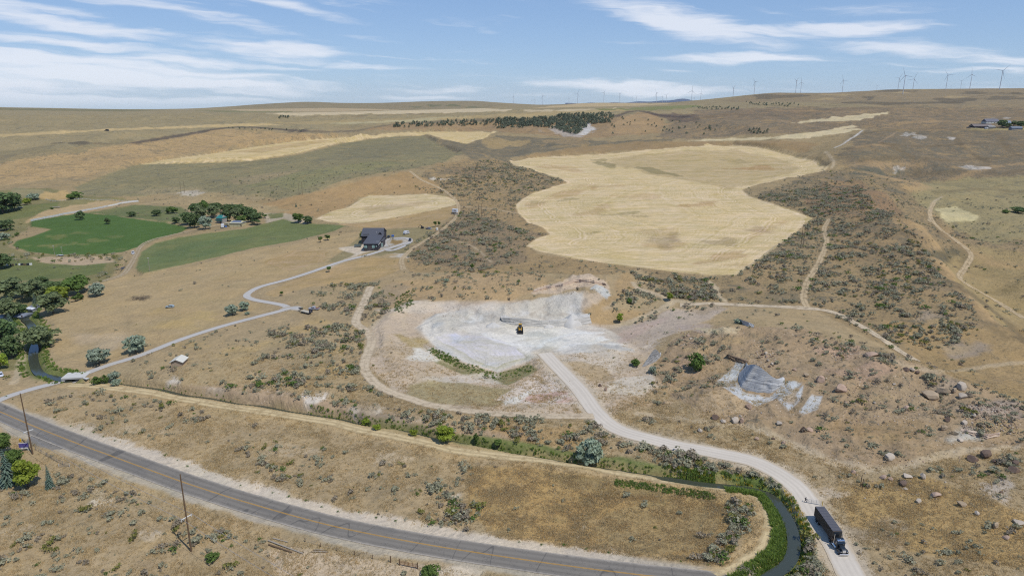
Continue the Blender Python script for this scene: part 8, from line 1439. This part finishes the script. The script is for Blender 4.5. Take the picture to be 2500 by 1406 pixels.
# ---- wind turbines on the far ridges
TW = mat('turbine_white', (214, 218, 224), .5, var=.03); TB = mat('turbine_blade_grey', (176, 184, 196), .5, var=.03)
bl_ = MB().prism([(-.5, 0), (.5, 0), (.9, 6), (.55, 20), (.15, 38), (-.1, 38), (-.45, 20), (-.7, 6)], -.3, .3, 'y').build('blade', TB); BLADE = bl_.data; bpy.data.objects.remove(bl_)
q = MB().tube((0, 0, -60), (0, 0, 80), 1.9, 1.1, 12).build('tower', TW); TOWER = q.data; bpy.data.objects.remove(q); q = MB().box((0, 2.5, 81.2), (2.8, 8, 2.8)).build('nacelle', TW, bevel=.5); NAC = q.data; bpy.data.objects.remove(q); q = MB().tube((0, -3.6, 81.2), (0, -2.0, 81.2), .8, 1.9, 10).build('hub', TW); HUB = q.data; bpy.data.objects.remove(q)
def turbine(px, pb, ph, spin, yaw, label, group):
    th, s, cy = ray(px, pb); dep_h = 80.0 * F / (pb - ph); 
    u = unproj(px, pb); Yd = dep_h / math.cos(PITCH); Dh = Yd / cy; z = H + s * Dh
    if math.exp(u[1]) > Dh * .8 and math.exp(u[1]) < Dh * 1.25: Dh = math.exp(u[1]); z = H + s * Dh
    sc_ = (pb - ph) * (Dh * cy * math.cos(PITCH) + (H - z) * math.sin(PITCH)) / F / 80.0
    o = thing('wind_turbine', (Dh * math.sin(th), Dh * math.cos(th), z), label, 'wind turbine', group, yaw); o.scale = (sc_, sc_, sc_); obj_mesh('tower', TOWER, o); n_ = obj_mesh('nacelle', NAC, o); obj_mesh('hub', HUB, n_)
    for k in range(3):
        b_ = obj_mesh('blade', BLADE, o); b_.location = (0, -3.0, 81.2); b_.rotation_euler = (0, spin + k * 2.0944, 0)
GT = 'wind turbines along the right ridge'; GC = 'small wind turbines on the far central skyline'
for (px, pb, ph, sp_, yw, lab) in ((2204, 230.5, 188, -.35, -.9, 'tallest wind turbine left of its tilted neighbour, standing below the skyline'), (2227, 229.5, 195.5, .35, -.9, 'wind turbine just right of the tallest one'), (2192, 220, 193, -1.5, -1.0, 'wind turbine behind and left of the tallest one'), (2309, 219.5, 186, -.6, -.9, 'wind turbine standing alone in the middle of the right ridge'), (2367.5, 217, 184.5, -.1, -1.2, 'wind turbine second from the right end of the ridge'), (2440, 219.5, 176, .75, -.5, 'large wind turbine nearest the right edge of the ridge'), (2345, 217, 199, -1.2, -1.0, 'small wind turbine peeking over the right ridge'), (2322, 216.5, 209, -.3, -1.0, 'tiny wind turbine top half hidden by the right ridge'),
                              (1789, 246, 217.5, 3.14, -1.5, 'wind turbine seen edge on at the left foot of the ridge'), (1841, 229.5, 202, -.6, -1.1, 'wind turbine on the rounded hill above the ridge foot'), (1942, 230, 199.5, 3.1, -1.5, 'edge on wind turbine, left of the close pair'), (1954, 230, 203, -.05, -1.1, 'right turbine of the close pair on the ridge'), (2056, 226, 198, -.35, -1.1, 'wind turbine over the dip in the ridge'), (2140, 221, 210.5, -.4, -1.0, 'tiny far wind turbine left of the tallest one')): turbine(px, pb, ph, sp_, yw, lab, GT)
for i, (px, pb, ph) in enumerate(((1254, 258, 238), (1299, 257, 246), (1306, 257, 244), (1325, 257, 236), (1389, 254, 240), (1410, 252.5, 230), (1474, 250.5, 228), (1513, 251.5, 231), (1543, 251.5, 240), (1553, 251.5, 237), (1602, 254, 229), (1617, 252, 237), (1626, 252, 234), (1653, 251.5, 242), (1688, 252.5, 224), (1694.5, 251.5, 240), (1710, 251, 230))):
    nth = ['first', 'second', 'third', 'fourth', 'fifth', 'sixth', 'seventh', 'eighth', 'ninth', 'tenth', 'eleventh', 'twelfth', 'thirteenth', 'fourteenth', 'fifteenth', 'sixteenth', 'seventeenth'][i]; big_ = {10: 'larger wind turbine with a level blade before the distant blue mountain', 14: 'larger wind turbine right of the distant blue mountain'}
    turbine(px, pb, ph, rnd.uniform(-1, 1), rnd.uniform(-1.3, -.5), big_.get(i, f'{nth} small wind turbine from the left on the central skyline'), GC)
# far mountains beyond the plateau: forest colour with blue distance haze painted in
V = []; n = 60; Dm = 13200.0
for i in range(n):
    px = 1380 + (1800 - 1380) * i / (n - 1); t = (px - 1668) / 40.0; py = 252.5 - 9.5 * math.exp(-t * t) - 4.5 * math.exp(-((px - 1590) / 60) ** 2) - 1.0 * math.exp(-((px - 1480) / 50) ** 2) - .8 * math.sin(px * .11); th, s, cy = ray(px, py)
    for k, (dd, zz) in enumerate(((0, None), (900, -110), (-900, -400))): D_ = Dm + dd; z = H + s * Dm if zz is None else H + s * Dm + zz; V.append((D_ * math.sin(th), D_ * math.cos(th), z))
Fm = []
for i in range(n - 1): a_, b_ = i * 3, i * 3 + 3; Fm += [(a_, b_, b_ + 1, a_ + 1), (a_ + 2, b_ + 2, b_, a_)]
o = MB().add(V, Fm).build('mountains', mat('hazed_forest_mountain', (84, 98, 122), .95, var=.15, scale=.001), smooth=True); setting(o)

# ------------------------------------------------------------------ thin summer haze over the whole basin
hb_ = MB().box((0, 0, 0), (1, 1, 1)); hm = bpy.data.materials.new('haze_air'); hm.use_nodes = True; hn = hm.node_tree; hn.nodes.clear()
pvn = hn.nodes.new('ShaderNodeVolumePrincipled'); pvn.inputs['Color'].default_value = (.94, .975, 1.0, 1); pvn.inputs['Density'].default_value = 1.6e-5; pvn.inputs['Anisotropy'].default_value = 0.0
ho_ = hn.nodes.new('ShaderNodeOutputMaterial'); hn.links.new(pvn.outputs[0], ho_.inputs['Volume'])
zlo = float(ZG.min()) - 900.0; hz_o = hb_.build('haze', hm); hz_o.scale = (31500, 31500, 330 - zlo); hz_o.location = (0, 0, (330 + zlo) / 2); tag(hz_o, 'thin pale summer haze filling the basin', kind='stuff')

for q in ((467, 1345, 'tall wooden pole below the paved road'), (80, 1108, 'tall wooden pole beside the blue sign'), (2102, 1190, 'twin slim dark posts'), (2035, 1320, 'black semi truck'), (1985, 1230, 'farm gate on the gravel road'), (700, 1335, 'three logs by the yard'), (998, 1383, 'rusty gate at the bottom edge'), (1860, 940, 'curved striated rock face'), (1590, 880, 'small striated rock face'), (418, 890, 'pump house'), (190, 922, 'concrete bridge'), (1270, 806, 'wheel loader'), (1817, 1394, 'heap of dead branches'), (780, 1344, 'pile of planks'), (2390, 1062, 'pink and white rock ledge'), (1412, 1298, 'thin white scar in the golden basin')): LANDM.append(q)
label_bushes()
